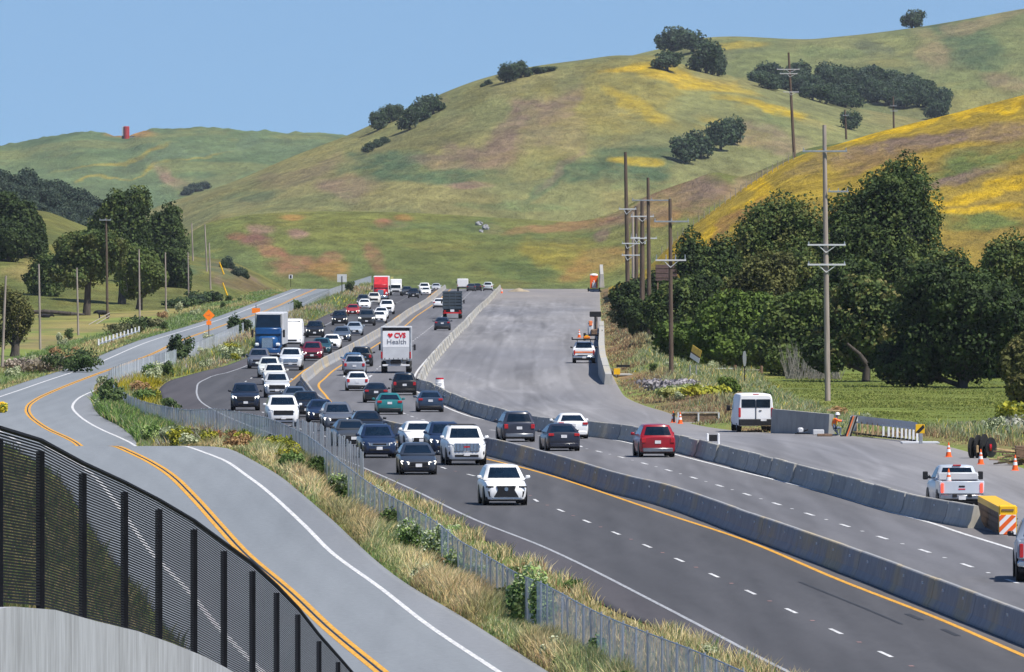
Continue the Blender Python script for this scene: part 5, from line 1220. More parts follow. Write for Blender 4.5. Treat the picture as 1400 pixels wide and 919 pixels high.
PROT = [tree_proto(200 + i, [tuple(np.array(q) * (1.5 if i < 3 else 1.75)) for q in (HAZE if i < 3 else DARK[1:] + HAZE[2:3])], n=1500, size=.36) for i in range(6)]
def farwood(key, items, label, group, name='oak_tree', pr=(0, 1, 2), cat='tree', dz=0):
    for i, (x, yt, hw, yb) in enumerate(items):
        X, d, z = on_hill(key, x, yb); s = F / d; me, tr = PROT[pr[i % len(pr)]]
        root = empty(name, (X, d, z - .4 + dz), random.uniform(0, 6.28)); tag(root, label[i] if isinstance(label, list) else label, cat, group)
        sc_ = (hw / s / 3.9, hw / s / 3.9, (yb - yt) / s / 7.2); root.scale = sc_
        link('crown', me, parent=root); link('trunk', tr, parent=root)
R = random.Random(5)
it = []
for i in range(58):
    x = -30 + i * 3.3 + R.uniform(-3, 3); cr_ = float(np.interp(x, [-30, 0, 40, 70, 110, 150, 170], [245, 245, 247, 259, 273, 293, 303])); yb = cr_ + 3 + (i % 3) * 18 + R.uniform(0, 8)
    it.append((x, yb - R.uniform(19, 27), R.uniform(10, 15), yb))
farwood('F', it, 'blue-green tree of the wood on the spur behind the left pasture', 'trees of the wooded spur far left')
it = []
for i in range(62):
    x = R.uniform(1035, 1290); c = float(np.interp(x, [1030, 1070, 1100, 1150, 1180, 1220, 1260, 1300], [104, 92, 96, 92, 92, 98, 112, 136])); lo = float(np.interp(x, [1030, 1100, 1150, 1200, 1300], [118, 138, 146, 158, 166]))
    yb = R.uniform(c + 16, lo + 2); it.append((x, yb - R.uniform(20, 30), R.uniform(12, 18), yb))
it.sort(key=lambda q: q[3])
# the wood stands in the hollow between the two ridges: on the near spur's crest or the back slope
nearw = [q for q in it if q[3] > float(np.interp(q[0], [1060, 1130, 1200, 1300], [122, 140, 155, 170]))]; farw = [q for q in it if q not in nearw]
farwood('B2', farw, 'dark oak of the wood filling the hollow below the back ridge', 'oaks of the hollow wood upper right', pr=(3, 4, 5))
farwood('B', nearw, 'dark oak at the near rim of the wood in the upper right hollow', 'oaks at the rim of the hollow wood', pr=(3, 4, 5))
farwood('B2', [(917, 38, 22, 71), (946, 42, 23, 73)], ['left oak of the hilltop clump against the sky', 'right oak of the hilltop clump against the sky'], 'oaks on the main hilltop', pr=(4, 5))
farwood('B', [(966, 58, 23, 100), (981, 72, 12, 104), (912, 70, 21, 97)],
        ['broad oak right below the hilltop clump', 'rightmost drooping oak of the hilltop clump', 'round lone oak below left of the hilltop clump'], 'oaks on the main hilltop', pr=(3, 4, 5))
farwood('B2', [(1247, 14, 16, 38)], 'lone oak on the skyline at the upper right', None, pr=(4,))
farwood('B', [(697, 86, 16, 112), (712, 84, 15, 106), (735, 90, 12, 101), (752, 90, 9, 98), (668, 108, 6, 116), (660, 113, 4, 119)],
        ['left oak of the ridge cluster above the road cut', 'second oak of the ridge cluster', 'low scrub oak right of the ridge cluster', 'small scrub at the right end of the ridge cluster', 'small round bush left of the ridge cluster', 'tiny bush leftmost of the ridge cluster'], 'trees of the ridge cluster', pr=(3, 4, 5))
farwood('B', [(560, 146, 15, 178), (575, 134, 17, 166), (592, 129, 16, 156), (518, 152, 13, 178), (532, 144, 14, 168), (545, 142, 9, 160), (504, 194, 9, 208), (515, 190, 9, 202), (526, 186, 7, 197)],
        ['lower oak of the leaning clump on the hill shoulder', 'middle oak of the leaning clump on the hill shoulder', 'upper oak of the leaning clump on the hill shoulder', 'lower oak of the left shoulder clump', 'middle oak of the left shoulder clump', 'small upper oak of the left shoulder clump',
         'lowest bush of the strip below the shoulder clumps', 'middle bush of the strip below the shoulder clumps', 'upper bush of the strip below the shoulder clumps'], 'trees on the hill shoulder', pr=(3, 4, 5))
farwood('B', [(936, 186, 19, 222), (958, 180, 18, 216), (985, 164, 19, 206), (1003, 161, 15, 198)],
        ['leftmost oak of the clump in the middle of the main hill', 'second oak of the clump on the main hill', 'third, taller oak of the clump on the main hill', 'rightmost oak of the clump on the main hill'], 'oak clump on the main hill', pr=(3, 4, 5))
farwood('B', [(1163, 152, 14, 177)], 'small oak beside the far leaning pole', None, pr=(3,)); farwood('B', [(1160, 60, 1, 61)], 'speck of bush on the back ridge', None)
farwood('A', [(256, 254, 9, 266), (268, 250, 10, 262), (280, 247, 8, 258)], ['left bush of the dark strip on the far green hill', 'middle bush of the dark strip on the far green hill', 'right bush of the dark strip on the far green hill'], 'bush strip on the far hill', pr=(0, 1, 2))
farwood('G', [(312, 348, 9, 366), (324, 362, 9, 378), (333, 366, 8, 380), (290, 395, 14, 412), (270, 400, 12, 414), (306, 352, 6, 366)],
        ['round grey bush on the left slope below the red patches', 'dark bush beside the round grey one', 'dark low bush furthest right on the left slope', 'green thicket behind the side road curve', 'green thicket left of the last white pole', 'small scrub by the yellow guy guard'], 'bushes on the left slope', name='bush', cat='bush', pr=(0, 1, 4))

# ------------------------------------------------------------------ grasses and weeds: far too many to count
def blades(name, n, dlo, dhi, xa, xb, hgt, palette, seed, wpx=.9, power=1.0, lean=.35, hmod=None, clump=3.0, thin=None, label=None, bright=1.4):
    R = np.random.RandomState(seed)
    u = R.rand(n); d = 1 / ((1 / dlo) * (1 - u) + (1 / dhi) * u) if power == 1 else dlo * (dhi / dlo) ** u
    t = R.rand(n); a_, b_ = xa(d), xb(d); x = a_ + (b_ - a_) * t; d = d + R.uniform(-.3, .3, n)
    cl = fbm(x / clump, d / (clump * 2), seed, 3)
    if thin is not None: keep = R.rand(n) < thin(x, d, t, cl); x, d, t, cl = x[keep], d[keep], t[keep], cl[keep]
    n = len(x); z = gz(x, d) - .05; s = F / d
    h = hgt * (.45 + .75 * R.rand(n)) * (.55 + .9 * sstep(.3, .65, cl))
    if hmod is not None: h = h * hmod(x, d, t)
    wd = wpx / (.73 * s) * (.6 + .8 * R.rand(n)); lx = R.normal(size=n) * lean * h + .10 * h; ly = R.normal(size=n) * lean * h
    az = R.uniform(-.9, .9, n); ax, ay = np.cos(az) * wd / 2, np.sin(az) * wd / 2
    mx, my = x + lx * .35, d + ly * .35
    v = np.stack([np.stack([x - ax, d - ay, z], -1), np.stack([x + ax, d + ay, z], -1), np.stack([mx + ax * .8, my + ay * .8, z + h * .6], -1), np.stack([mx - ax * .8, my - ay * .8, z + h * .6], -1),
                  np.stack([x + lx, d + ly, z + h], -1)], 1).reshape(-1, 3)
    i = np.arange(n)[:, None] * 5
    f = np.concatenate([i + np.array([[0, 1, 2]]), i + np.array([[0, 2, 3]]), i + np.array([[3, 2, 4]])], 0)
    c = palette(x, d, t, cl, R) * bright
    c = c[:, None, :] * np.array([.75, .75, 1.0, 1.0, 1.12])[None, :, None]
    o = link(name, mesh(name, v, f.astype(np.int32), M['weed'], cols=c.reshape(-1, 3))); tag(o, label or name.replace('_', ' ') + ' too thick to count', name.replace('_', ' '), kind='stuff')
    return o
def pick(R, n, cols, w_):
    k = R.choice(len(cols), n, p=np.array(w_) / sum(w_)); return np.array(cols)[k]
GOLD = (.42, .33, .16); STRAW = (.50, .42, .24); GREEN = (.10, .16, .045); DGRN = (.045, .085, .028); RUST = (.20, .10, .055); MUST = (.60, .50, .04); SAGE = (.20, .24, .14); LILAC = (.28, .24, .27)
def pal_verge(x, d, t, cl, R):
    n = len(x); g = sstep(.42, .62, fbm(x / 2.5, d / 22, 77, 3))[:, None]; far = sstep(430, 520, d)[:, None]
    a = pick(R, n, [GOLD, STRAW, SAGE, GREEN, (.30, .20, .12)], [5, 4, 2, 1.5, 1.2]); b = pick(R, n, [GREEN, DGRN, SAGE, GOLD], [5, 2, 2, 1.5]); c = a * (1 - g * .8) + b * g * .8
    lowe = sstep(.16, .0, t)[:, None]; c = c * (1 - lowe * .8) + pick(R, n, [DGRN, RUST, GREEN], [4, 1, 3]) * lowe * .8
    r = sstep(.55, .7, fbm(x / 2, d / 30, 99, 2))[:, None] * .35; c = c * (1 - r) + np.array(RUST) * r
    return c
thin_f = lambda x, d, t, cl: np.clip(.35 + 1.3 * (cl - .35), .12, 1)
blades('dry_verge_grass', 130000, 225, 480, lambda d: PR(d) + .02, lambda d: np.maximum(FX(d) - .1, PR(d) + .5), .50, pal_verge, 1, wpx=.9, power=2, thin=thin_f, hmod=lambda x, d, t: .35 + .75 * sstep(0, .35, t), label='tall dry golden grass and weeds between the side road and the fence', bright=1.75)
def pal_in(x, d, t, cl, R):
    return pick(R, len(x), [GOLD, STRAW, GREEN, SAGE, RUST], [5, 3, 2.5, 1, .8])
blades('freeway_side_grass', 80000, 225, 480, lambda d: FX(d) + .1, lambda d: FL(d) - .0, .34, pal_in, 2, wpx=.9, power=2, thin=lambda x, d, t, cl: np.clip((cl - .33) * 4, .22, 1) * np.clip(1.3 - t, .25, 1), label='patchy straw-coloured grass between the fence and the freeway shoulder')
def pal_far(x, d, t, cl, R):
    n = len(x); g = sstep(.4, .6, fbm(x / 4, d / 60, 55, 3))[:, None]; a = pick(R, n, [GOLD, SAGE, LILAC, RUST, (.26, .20, .12)], [3, 2.5, 2, 1.3, 2]); b = pick(R, n, [GREEN, SAGE, MUST, (.20, .18, .08)], [4, 3, .25, 3])
    m = (sstep(620, 700, d) * sstep(900, 800, d))[:, None] * sstep(.5, .62, fbm(x / 3, d / 40, 58, 2))[:, None]; c = a * (1 - g) + b * g; return c * (1 - m) + np.array(MUST) * .45 * m
blades('roadside_weeds', 60000, 480, 2050, lambda d: PR(d) + .15, lambda d: FL(d) - .1, .62, pal_far, 3, wpx=.75, power=2, thin=thin_f, hmod=lambda x, d, t: (.3 + .8 * sstep(0, .3, t)) * (.25 + .75 * sstep(1.0, .7, t)), label='mixed weeds and wildflowers along the far stretch of fence')
def pal_grn(x, d, t, cl, R): return pick(R, len(x), [(.12, .20, .045), DGRN, (.16, .22, .07), SAGE, GOLD], [5, 2, 3, 1, .8])
blades('lush_kerb_weeds', 26000, 560, 720, lambda d: PR(d) + .0, lambda d: PR(d) + 2.2, .70, pal_grn, 4, wpx=1.1, thin=None, label='lush green weeds along the inside of the side road bend')
def pal_left(x, d, t, cl, R):
    n = len(x); g = sstep(.4, .6, fbm(x / 5, d / 70, 65, 3))[:, None]; return pick(R, n, [GOLD, (.22, .26, .10), RUST, STRAW], [2.5, 4, 1.2, 1]) * (1 - g) + pick(R, n, [GREEN, (.16, .22, .08), SAGE], [4, 4, 2]) * g
blades('left_bank_grass', 90000, 560, 1900, lambda d: PL(d) - 9, lambda d: PL(d) - .1, .38, pal_left, 5, wpx=.75, power=2, thin=thin_f, hmod=lambda x, d, t: .45 + .55 * sstep(1, .6, t), label='green and golden grass on the bank left of the side road')
blades('near_bank_grass', 45000, 190, 480, lambda d: PL(d) - 14, lambda d: PL(d) - .1, .45, lambda x, d, t, cl, R: pick(R, len(x), [(.09, .11, .04), (.13, .12, .05), (.20, .16, .08), DGRN], [4, 3, 2, 2]), 6, wpx=1.3, power=2, label='dull green grass seen through the dark foreground fence')
def pal_right(x, d, t, cl, R):
    n = len(x); br = (sstep(.45, .25, t) * sstep(.3, .5, fbm(x / 4, d / 50, 75, 3)))[:, None]; a = pick(R, n, [(.15, .19, .07), SAGE, GOLD, MUST, (.27, .29, .22)], [4, 4, 2, .2, 1.0]); return a * (1 - br) + pick(R, n, [(.17, .12, .07), (.18, .11, .07), GOLD, SAGE], [4, 3, 2, 2]) * br
blades('embankment_weeds', 150000, 545, 1900, lambda d: ARc(d) + .15, lambda d: ARc(d) + 12, .42, pal_right, 7, wpx=.75, power=2, thin=thin_f, hmod=lambda x, d, t: .35 + .6 * sstep(0, .3, t), label='brown and green weeds on the bank right of the empty pavement')
blades('pavement_edge_weeds', 30000, 400, 560, lambda d: ARc(d) + .25, lambda d: ARc(d) + 13, .38, pal_right, 8, wpx=.75, power=2, thin=thin_f, hmod=lambda x, d, t: .25 + .9 * sstep(0, .35, t), label='weeds behind the cones and lumber at the right pavement edge')
def pal_mead(x, d, t, cl, R): return pick(R, len(x), [(.14, .165, .04), (.17, .185, .05), (.20, .20, .065), (.12, .14, .035)], [4, 4, 1.5, 2])
blades('meadow_grass', 110000, 460, 860, lambda d: ARc(d) + 8, lambda d: .056 * d + 4, .10, pal_mead, 9, wpx=1.0, power=2, lean=.5, label='fresh green meadow grass in front of the oaks')

def shrub(x, yb, s, r, h, cols, label, seed, n=500, size=.10, name='weed_bush', cat='bush', group=None, z=None, extra=None):
    X, d = (x - 700) / s, F / s; zz = gz1(X, d) - .05 if z is None else z
    L = [(0, 0, h * .5, r * .7, r * .7, h * .5)]; R_ = random.Random(seed)
    for i in range(6):
        a = R_.random() * 6.28; L.append((math.cos(a) * r * .55, math.sin(a) * r * .55, h * R_.uniform(.3, .85), r * .38, r * .38, h * .22))
    v, f, c = leafcloud(L, n, size, [tuple(np.array(q_) * (1.6 if max(cols[-1]) < .36 else .85)) for q_ in cols], seed, shell=.9)
    if extra:                                        # flower heads on top
        R2 = np.random.RandomState(seed); k = R2.rand(n) < extra[1] * sstep(.25 * h, .8 * h, v.reshape(n, 4, 3)[:, :, 2].mean(1)); c.reshape(n, 4, 3)[k] = extra[0]
    o = link(name, mesh(name, v, f, M['leaf'], cols=c), loc=(X, d, zz)); tag(o, label, cat, group); return o
FEN = [(.06, .10, .03), (.12, .19, .05), (.20, .27, .09), (.30, .34, .16)]; YEL = [(.14, .17, .03), (.32, .34, .04), (.55, .50, .05)]
# (x, s, radius, height, palette, label)
SH = [(724, 47.5, .75, 1.75, FEN, 'tall green fennel bush standing over the fence, nearest of the large weeds', ((.40, .48, .26), .35)), (742, 48.5, .45, 1.5, FEN, 'leafy weed right beside the tallest fennel', ((.36, .44, .22), .3)),
      (560, 40, .5, 1.2, FEN, 'white-flowered weed on the fence below the dark hatchback', ((.55, .60, .45), .3)), (596, 41.2, .55, 1.3, FEN, 'broad white-flowered weed midway along the near fence', ((.55, .60, .45), .3)), (620, 42.4, .45, 1.1, FEN, 'white-flowered weed nearest the white SUV side of the fence', ((.55, .60, .45), .3)),
      (535, 38.4, .5, 1.1, LIME, 'green bush behind the end of the thin post row', None), (688, 46, .4, .9, LIME, 'small green weed left of the tall fennel', None), (818, 53, .35, .9, FEN, 'slim weed at the joint of the near fence', None), (850, 56.5, .3, .8, LIME, 'green sprig behind the nearest fence panels', None),
      (432, 33.5, .6, 1.0, LIME, 'green bush at the foot of the see-through posts', None), (468, 35.2, .6, 1.1, FEN, 'pale feathery weed below the see-through posts', ((.6, .62, .5), .3)), (400, 32.3, .6, 1.0, YEL, 'bright yellow mustard clump right of the orange poppies', None), (372, 31.6, .55, .9, YEL, 'yellow mustard clump second along the crest', None),
      (335, 30.2, .55, .9, YEL, 'yellow mustard clump leftmost along the crest', None), (318, 29.4, .45, 1.0, [(.06, .04, .02), (.16, .08, .04), (.22, .13, .06)], 'rust-brown dock plant at the road crest', None), (297, 28.9, .5, .9, [(.08, .04, .02), (.20, .09, .04), (.24, .15, .07)], 'rusty dock bush left end of the crest flowers', None),
      (350, 30.8, .3, .45, [(.7, .14, .01), (.8, .2, .01), (.2, .2, .05)], 'orange poppies right of the rusty dock', None), (305, 30.6, .3, .5, [(.75, .14, .01), (.85, .2, .01), (.2, .2, .05)], 'brightest orange poppy clump at the road crest', None),
      (240, 27.4, .9, 1.0, [(.10, .13, .06), (.20, .24, .13), (.32, .34, .22)], 'grey-green feathery weeds beyond the crest', None), (262, 28, .8, .9, [(.14, .15, .08), (.26, .26, .15), (.36, .34, .22)], 'straw-coloured feathery weeds beyond the crest', None), (212, 25.5, .8, .9, FEN, 'green weed mound beyond the crest, left end', None),
      (196, 23.5, .3, .35, [(.8, .25, .01), (.8, .45, .02)], 'orange and yellow flower patch at the bend kerb', None),
      (3, 20.6, .5, .7, [(.7, .3, .02), (.6, .5, .03), (.12, .18, .04)], 'orange flower clump at the left edge', None)]
for i, (x, s, r, h, cols, label, ex) in enumerate(SH): shrub(x, 0, s, r * 1.05, h * 1.1, cols, label, 300 + i, n=int(2600 * (r / .5) ** 1.3), size=.045 if r < .7 else .06, extra=ex)
# bushes along the far fence and on the left bank
for i, (x, s, r, h, cols, label) in enumerate([(249, 14.5, 1.5, 2.6, OAK[1:], 'dark round bush growing through the slatted stretch of fence'), (240, 14.7, .9, 2.9, OAK, 'taller dark bush left half of the fence thicket'), (322, 12.0, 1.1, 2.8, OAK[1:], 'dark shrub by the blue semi, left of its mirror'),
    (332, 11.8, 1.3, 1.9, OAK, 'low dark shrub under the blue semi side of the fence'), (404, 9.8, 1.0, 1.8, LIME[:3] + OAK[3:], 'green shrub in the far gap of the fence'), (478, 7.6, 1.0, 2.0, OAK[1:], 'dark shrub near the far white-backed sign'),
    (93, 15.5, 3.0, 2.2, OAK[1:] + LIME[:1], 'dark green brush left of the row of white markers'), (112, 15.6, 2.2, 1.6, LIME[:2] + OAK[2:], 'green brush by the white markers'), (40, 15.3, 3.0, 1.5, [(.12, .10, .08), (.20, .17, .14), (.26, .22, .18)], 'grey-brown dead brush behind the left pole'), (65, 15.4, 2.4, 1.5, [(.12, .10, .08), (.18, .16, .12), (.24, .20, .16)], 'grey-brown dead brush under the second white pole'),
    (178, 11.4, 2.4, 2.2, OAK[1:] + LIME[:1], 'dark green bush at the foot of the brown pole'), (205, 11.0, 2.0, 1.5, OLIVE, 'olive brush right of the dark green bush'), (165, 11.6, 3.0, 1.6, OLIVE, 'olive brush left of the dark green bush'), (252, 8.9, 4, 1.9, OAK[1:], 'green hedge along the side road, left part'), (278, 8.6, 3.5, 2.2, OAK, 'green hedge along the side road, right part'),
    (843, 11.5, 1.4, 1.6, OLIVE, 'low brush at the corner of the far pavement'), (1392, 24.5, 1.6, 2.6, YEL, 'large yellow mustard bush at the right edge of the meadow'), (1395, 25.5, 2.2, 1.0, [(.25, .27, .22), (.38, .40, .33), (.5, .5, .42)], 'pale flowering weeds near the right edge'), (1350, 25, 3.0, .8, [(.16, .18, .10), (.28, .30, .20), (.38, .38, .3)], 'pale weeds behind the black reel'),
    (908, 19.2, 2.6, .9, [(.24, .22, .24), (.36, .33, .36), (.45, .42, .44)], 'greyish lilac flowering weeds at the foot of the shorter pole'), (958, 20.5, 2.2, .8, YEL, 'yellow-flowered weeds above the timber headwall'), (930, 20.2, 2.0, .9, [(.16, .2, .08), (.3, .3, .1)], 'yellow-green weeds left of the yellow-flowered patch')]):
    shrub(x, 0, s, r, h, cols, label, 400 + i, n=1100, size=.13 if s > 11 else .2)
# small leafy weeds that break up the grass: a few kinds, copied along the fence and banks
WK = []
for i, (cols, ex) in enumerate([(LIME, None), (FEN, ((.6, .62, .5), .4)), (YEL, None), ([(.10, .06, .03), (.20, .12, .06), (.26, .17, .08)], None), ([(.12, .14, .07), (.22, .25, .14), (.34, .35, .24)], None), (OAK[1:] + LIME[2:3], None)]):
    R_ = random.Random(i); L = [(0, 0, .35, .35, .35, .35)] + [(R_.uniform(-.3, .3), R_.uniform(-.3, .3), R_.uniform(.25, .7), .22, .22, .2) for _ in range(5)]
    v, f, c = leafcloud(L, 1300, .045, [tuple(np.array(q) * (1.8 if max(cols[-1]) < .36 else .85)) for q in cols], 700 + i, shell=.95)
    if ex: k = np.random.RandomState(i).rand(1300) < ex[1] * sstep(.3, .8, v.reshape(1300, 4, 3)[:, :, 2].mean(1)); c.reshape(1300, 4, 3)[k] = ex[0]
    WK.append(mesh('weed_clump', v, f, M['leaf'], cols=c))
R = random.Random(77)
def weeds(n, dlo, dhi, xa, xb, smin, smax, label, group, kinds):
    for i in range(n):
        d = 1 / (R.uniform(1 / dhi, 1 / dlo)); a_, b_ = float(xa(d)), float(xb(d)); x = R.uniform(a_, b_); q = R.uniform(smin, smax)
        o = link('weed_clump', WK[R.choice(kinds)], loc=(x, d, gz1(x, d) - .05), rz=R.uniform(0, 6.28)); o.scale = (q * 1.1, q * 1.1, q * R.uniform(.8, 1.2)); tag(o, label, 'weed', group)
weeds(20, 250, 480, lambda d: PR(d) + .35, lambda d: FX(d) + .1, .4, .85, 'leafy weed clump in the dry grass beside the near fence', 'weeds along the near fence', [0, 4, 4, 3, 4])
weeds(26, 410, 500, lambda d: PR(d) + .2, lambda d: FX(d) - .1, .6, 1.3, 'weed clump on the crest of the side road verge', 'weeds on the verge crest', [2, 2, 3, 4, 0])
weeds(14, 250, 420, lambda d: FX(d) + .2, lambda d: FL(d) - .2, .35, .7, 'low weed clump between the fence and the freeway shoulder', 'weeds beside the shoulder', [0, 4, 1, 3])
weeds(34, 620, 1300, lambda d: PR(d) + .4, lambda d: FL(d) - .3, .9, 2.0, 'scrubby weed clump along the far fence', 'weeds along the far fence', [3, 4, 4, 5, 0, 2, 4])
weeds(30, 480, 1300, lambda d: ARc(d) + 2, lambda d: ARc(d) + 12, .6, 1.3, 'scrubby weed clump on the bank right of the pavement', 'weeds on the right bank', [3, 4, 4, 5, 4])
weeds(34, 600, 1700, lambda d: PL(d) - 12, lambda d: PL(d) - 1.5, .8, 1.7, 'scrubby weed clump on the bank left of the side road', 'weeds on the left bank', [5, 4, 4, 3, 5])
# leafless grey twigs under the grove
tb = MB(); R = random.Random(9)
for i in range(150):
    x = R.uniform(1075, 1150); s = 16.9; X = (x - 700) / s; d = F / s + R.uniform(-3, 6); z = gz1(X, d); h = R.uniform(1.2, 3)
    tb.tube((X, d, z - .1), (X + R.uniform(-.8, .8), d, z + h), .035, .012, 3, cap=False)
tag(tb.build('bare_thicket', M['palebark']), 'thicket of leafless grey twigs below the grove', 'thicket', kind='stuff')
# ------------------------------------------------------------------ poles
def pole(x0, yt, x1, yb, s, r, m, label, arms=(), name='utility_pole', z=None, group=None, gm='steel'):
    """leaning pole from base (x1, yb) to top (x0, yt); arms: (y, left px, right px, kind)"""
    d = F / s; X = (x1 - 700) / s; zb = CZ - (yb - YH) / s; H = (yb - yt) / s; lx = (x0 - x1) / s
    root = empty(name, (X, d, zb)); tag(root, label, 'utility pole', group)
    MB().path([(0, 0, -.6), (lx * .5, 0, H * .5), (lx, 0, H)], [r, r * .86, r * .66], 10).build('shaft', M[m], root, smooth=50)
    for (y, xl, xr, kind) in arms:
        h = (yb - y) / s; cx = lx * h / H; a, b = (xl - x1) / s, (xr - x1) / s
        aw = MB().cbox(((a + b) / 2, -r - .05, h), (b - a, .12, .12), .01).build('crossarm', M['wood' if kind == 'w' else 'steel' if kind == 's' else 'offwhite'], root)
        n = 3 if kind == 's' else 4 if kind == 'p' else 2
        for k in range(n):
            px = a + .08 + (b - a - .16) * k / max(1, n - 1)
            MB().tube((px, -r - .05, h + .05), (px, -r - .05, h + (.45 if kind == 'p' else .25)), .045, .03, 6).build('insulator', M[gm], aw)
        if kind in 'pb':
            for sx in (a * .5, b * .5): MB().tube((cx, -r - .02, h - .55), (sx, -r - .05, h), .035, .035, 5).build('brace', M['offwhite'], aw)
    return root
pole(1127, 171, 1132, 562, 19.5, .21, 'woodgrey', 'tall weathered grey pole standing alone in front of the oaks', [(207, 1097, 1158, 's'), (262, 1132, 1160, 's'), (335, 1104, 1156, 'b'), (362, 1104, 1156, 'b')])
pole(916, 272, 918, 523, 17.6, .19, 'wood', 'brown pole with two crossarms in front of the brown sign', [(303, 894, 942, 's'), (356, 896, 938, 'p')])
pole(886, 243, 888, 448, 14.0, .22, 'wood', 'dark brown pole second tallest of the cluster by the pavement', [(274, 864, 917, 's')])
pole(855, 208, 859, 432, 12.5, .26, 'wood', 'tallest brown pole at the left of the cluster', [(286, 846, 870, 'b'), (333, 850, 883, 'b'), (349, 850, 876, 'b')])
pole(878, 273, 878, 440, 12.8, .30, 'wood', 'thick pole between the two tall poles of the cluster', [(296, 862, 894, 'b'), (326, 862, 898, 'b')])
pole(870, 282, 870, 436, 12.2, .26, 'wood', 'thinner pole of the cluster left of the thick one', [(325, 862, 884, 'p')])
pole(865, 290, 866, 434, 11.9, .18, 'woodgrey', 'short pole of the cluster hugging the tallest one')
X, d, z = on_hill('C', 1086, 212); s = F / d
pole(1078, 72, 1086, 211, s, .28, 'wood', 'tall pole on the skyline of the flowering hill with doubled crossarms', [(95, 1062, 1093, 'b'), (101, 1066, 1090, 'b'), (126, 1071, 1092, 'b')])
pole(1155, 150, 1157, 186, s * .95, .2, 'wood', 'short pole showing behind the flowering hill left of the wood edge', [(158, 1152, 1160, 's')])
pole(1221, 132, 1222, 172, s * .9, .2, 'wood', 'far pole behind the flowering hill below the hollow wood', [(145, 1217, 1226, 's'), (152, 1217, 1227, 's')])
for x0, yt, x1, yb, s, lab in [(8, 377, 3, 492, 15.5, 'leaning grey post at the left edge, nearest of the white poles'), (53, 361, 55, 470, 13.2, 'white pole second from the left'), (105, 366, 107, 453, 11.4, 'white pole just left of the brown crossarm pole'),
        (190, 341, 191, 433, 10.6, 'white pole right of the ragged oak'), (226, 345, 227, 424, 9.4, 'white pole left of the far bushes, before the hedge'), (257, 345, 258, 413, 8.6, 'white pole standing behind the green hedge')]:
    pole(x0, yt, x1, yb, s, .13, 'woodgrey', lab, name='white_pole')
for x0, yt, x1, yb, lab in [(242, 296, 243, 361, 'white pole in front of the dark rounded oak'), (262, 305, 264, 357, 'white pole at the right edge of the dark rounded oak'), (280, 307, 283, 371, 'tall white pole of the close pair on the slope'), (286, 332, 288, 396, 'lower white pole of the close pair on the slope')]:
    X, d, z = on_hill('G', x1, yb); pole(x0, yt, x1, yb, F / d, .15, 'woodgrey', lab, name='white_pole')
pole(145, 298, 147, 438, 9.8, .19, 'wood', 'brown pole with one crossarm among the left oaks', [(301, 136, 152, 's')])
MB().tube((0, 0, 0), (-.8, 0, 2.2), .14, .12, 8).build('guy_guard', M['yellow'])
o = bpy.data.objects['guy_guard']; s = 8.3; o.location = ((311 - 700) / s, F / s, CZ - (405 - YH) / s); tag(o, 'yellow guy-wire guard leaning at the roadside, lower one', 'guy guard')
o2 = o.copy(); COL.objects.link(o2); X, d, z = on_hill('G', 306, 375); o2.location = (X, d, z); tag(o2, 'yellow guy-wire guard leaning on the slope, upper one', 'guy guard')

# ------------------------------------------------------------------ signs and posts
def at(x, y, s): return ((x - 700) / s, F / s, CZ - (y - YH) / s)
s = 13.2; atg = lambda x, y: at(x, y, float(sfw(y))); root = empty('diamond_sign', at(285.5, 459, s), .12); tag(root, 'orange diamond warning sign with a small orange plaque on the side road', 'road sign')
MB().box((0, .03, 1.0), (.09, .05, 2.3)).build('post', M['wood'], root)
MB().prism([(-.62, 0), (0, -.62), (.62, 0), (0, .62)], -.02, .01, 'y').build('sign_face', M['sign'], root).location = (0, 0, 2.1)
MB().box((0, -.03, 1.32), (.52, .02, .42)).build('plaque', M['sign'], root)
sym = MB().box((-.06, -.04, 2.12), (.34, .01, .07), ).box((.10, -.04, 2.2), (.07, .01, .2)).build('sign_symbol', M['orange2'], root)
s = 11.2; root = empty('rear_sign', at(350, 436, s)); tag(root, 'small orange rectangular sign above the blue semi on the side road', 'road sign')
MB().box((0, .04, .8), (.08, .05, 1.9)).build('post', M['dsteel'], root); MB().cbox((0, 0, 1.0), (1.0, .03, .62), .01).build('sign_face', M['sign'], root)
s = 8.0; root = empty('route_marker', at(397.5, 392, s)); tag(root, 'small dark square sign on a post at the top of the side road', 'road sign')
MB().box((0, .04, .7), (.09, .05, 1.5)).build('post', M['dsteel'], root); MB().cbox((0, 0, 1.7), (.65, .03, .65), .01).build('sign_face', M['plate'], root); MB().box((0, -.03, 1.7), (.3, .01, .5)).build('sign_symbol', M['dsteel'], root)
s = 8.2; root = empty('white_sign', at(467.5, 401, s)); tag(root, 'white-backed sign panel on a post where the far fence begins', 'road sign')
MB().box((0, -.04, 1.4), (.14, .05, 2.9)).build('post', M['dsteel'], root); MB().cbox((0, 0, 2.5), (1.6, .04, 1.3), .01).build('sign_face', M['offwhite'], root)
root = empty('guardrail', at(0, 0, 14)); root.location = (0, 0, 0); tag(root, 'low guardrail with a row of white marker posts left of the side road', 'guardrail')
pts = []
for i in range(12):
    t = i / 11; x = 135 + 55 * t; y = 472 - 18 * t; s = 14.0 - 1.4 * t; X, d, z = at(x, y, s); pts.append((X, d, z))
    pp_ = MB().box((0, 0, .30), (.16, .06, .62)).build('marker_post', M['reflw'], root); pp_.location = (X, d, z)
rl = MB()
for a, b in zip(pts[:-1], pts[1:]): rl.tube((a[0], a[1] + .1, a[2] + .12), (b[0], b[1] + .1, b[2] + .12), .06, .06, 6, cap=False)
rl.build('rail', M['steel'], root)
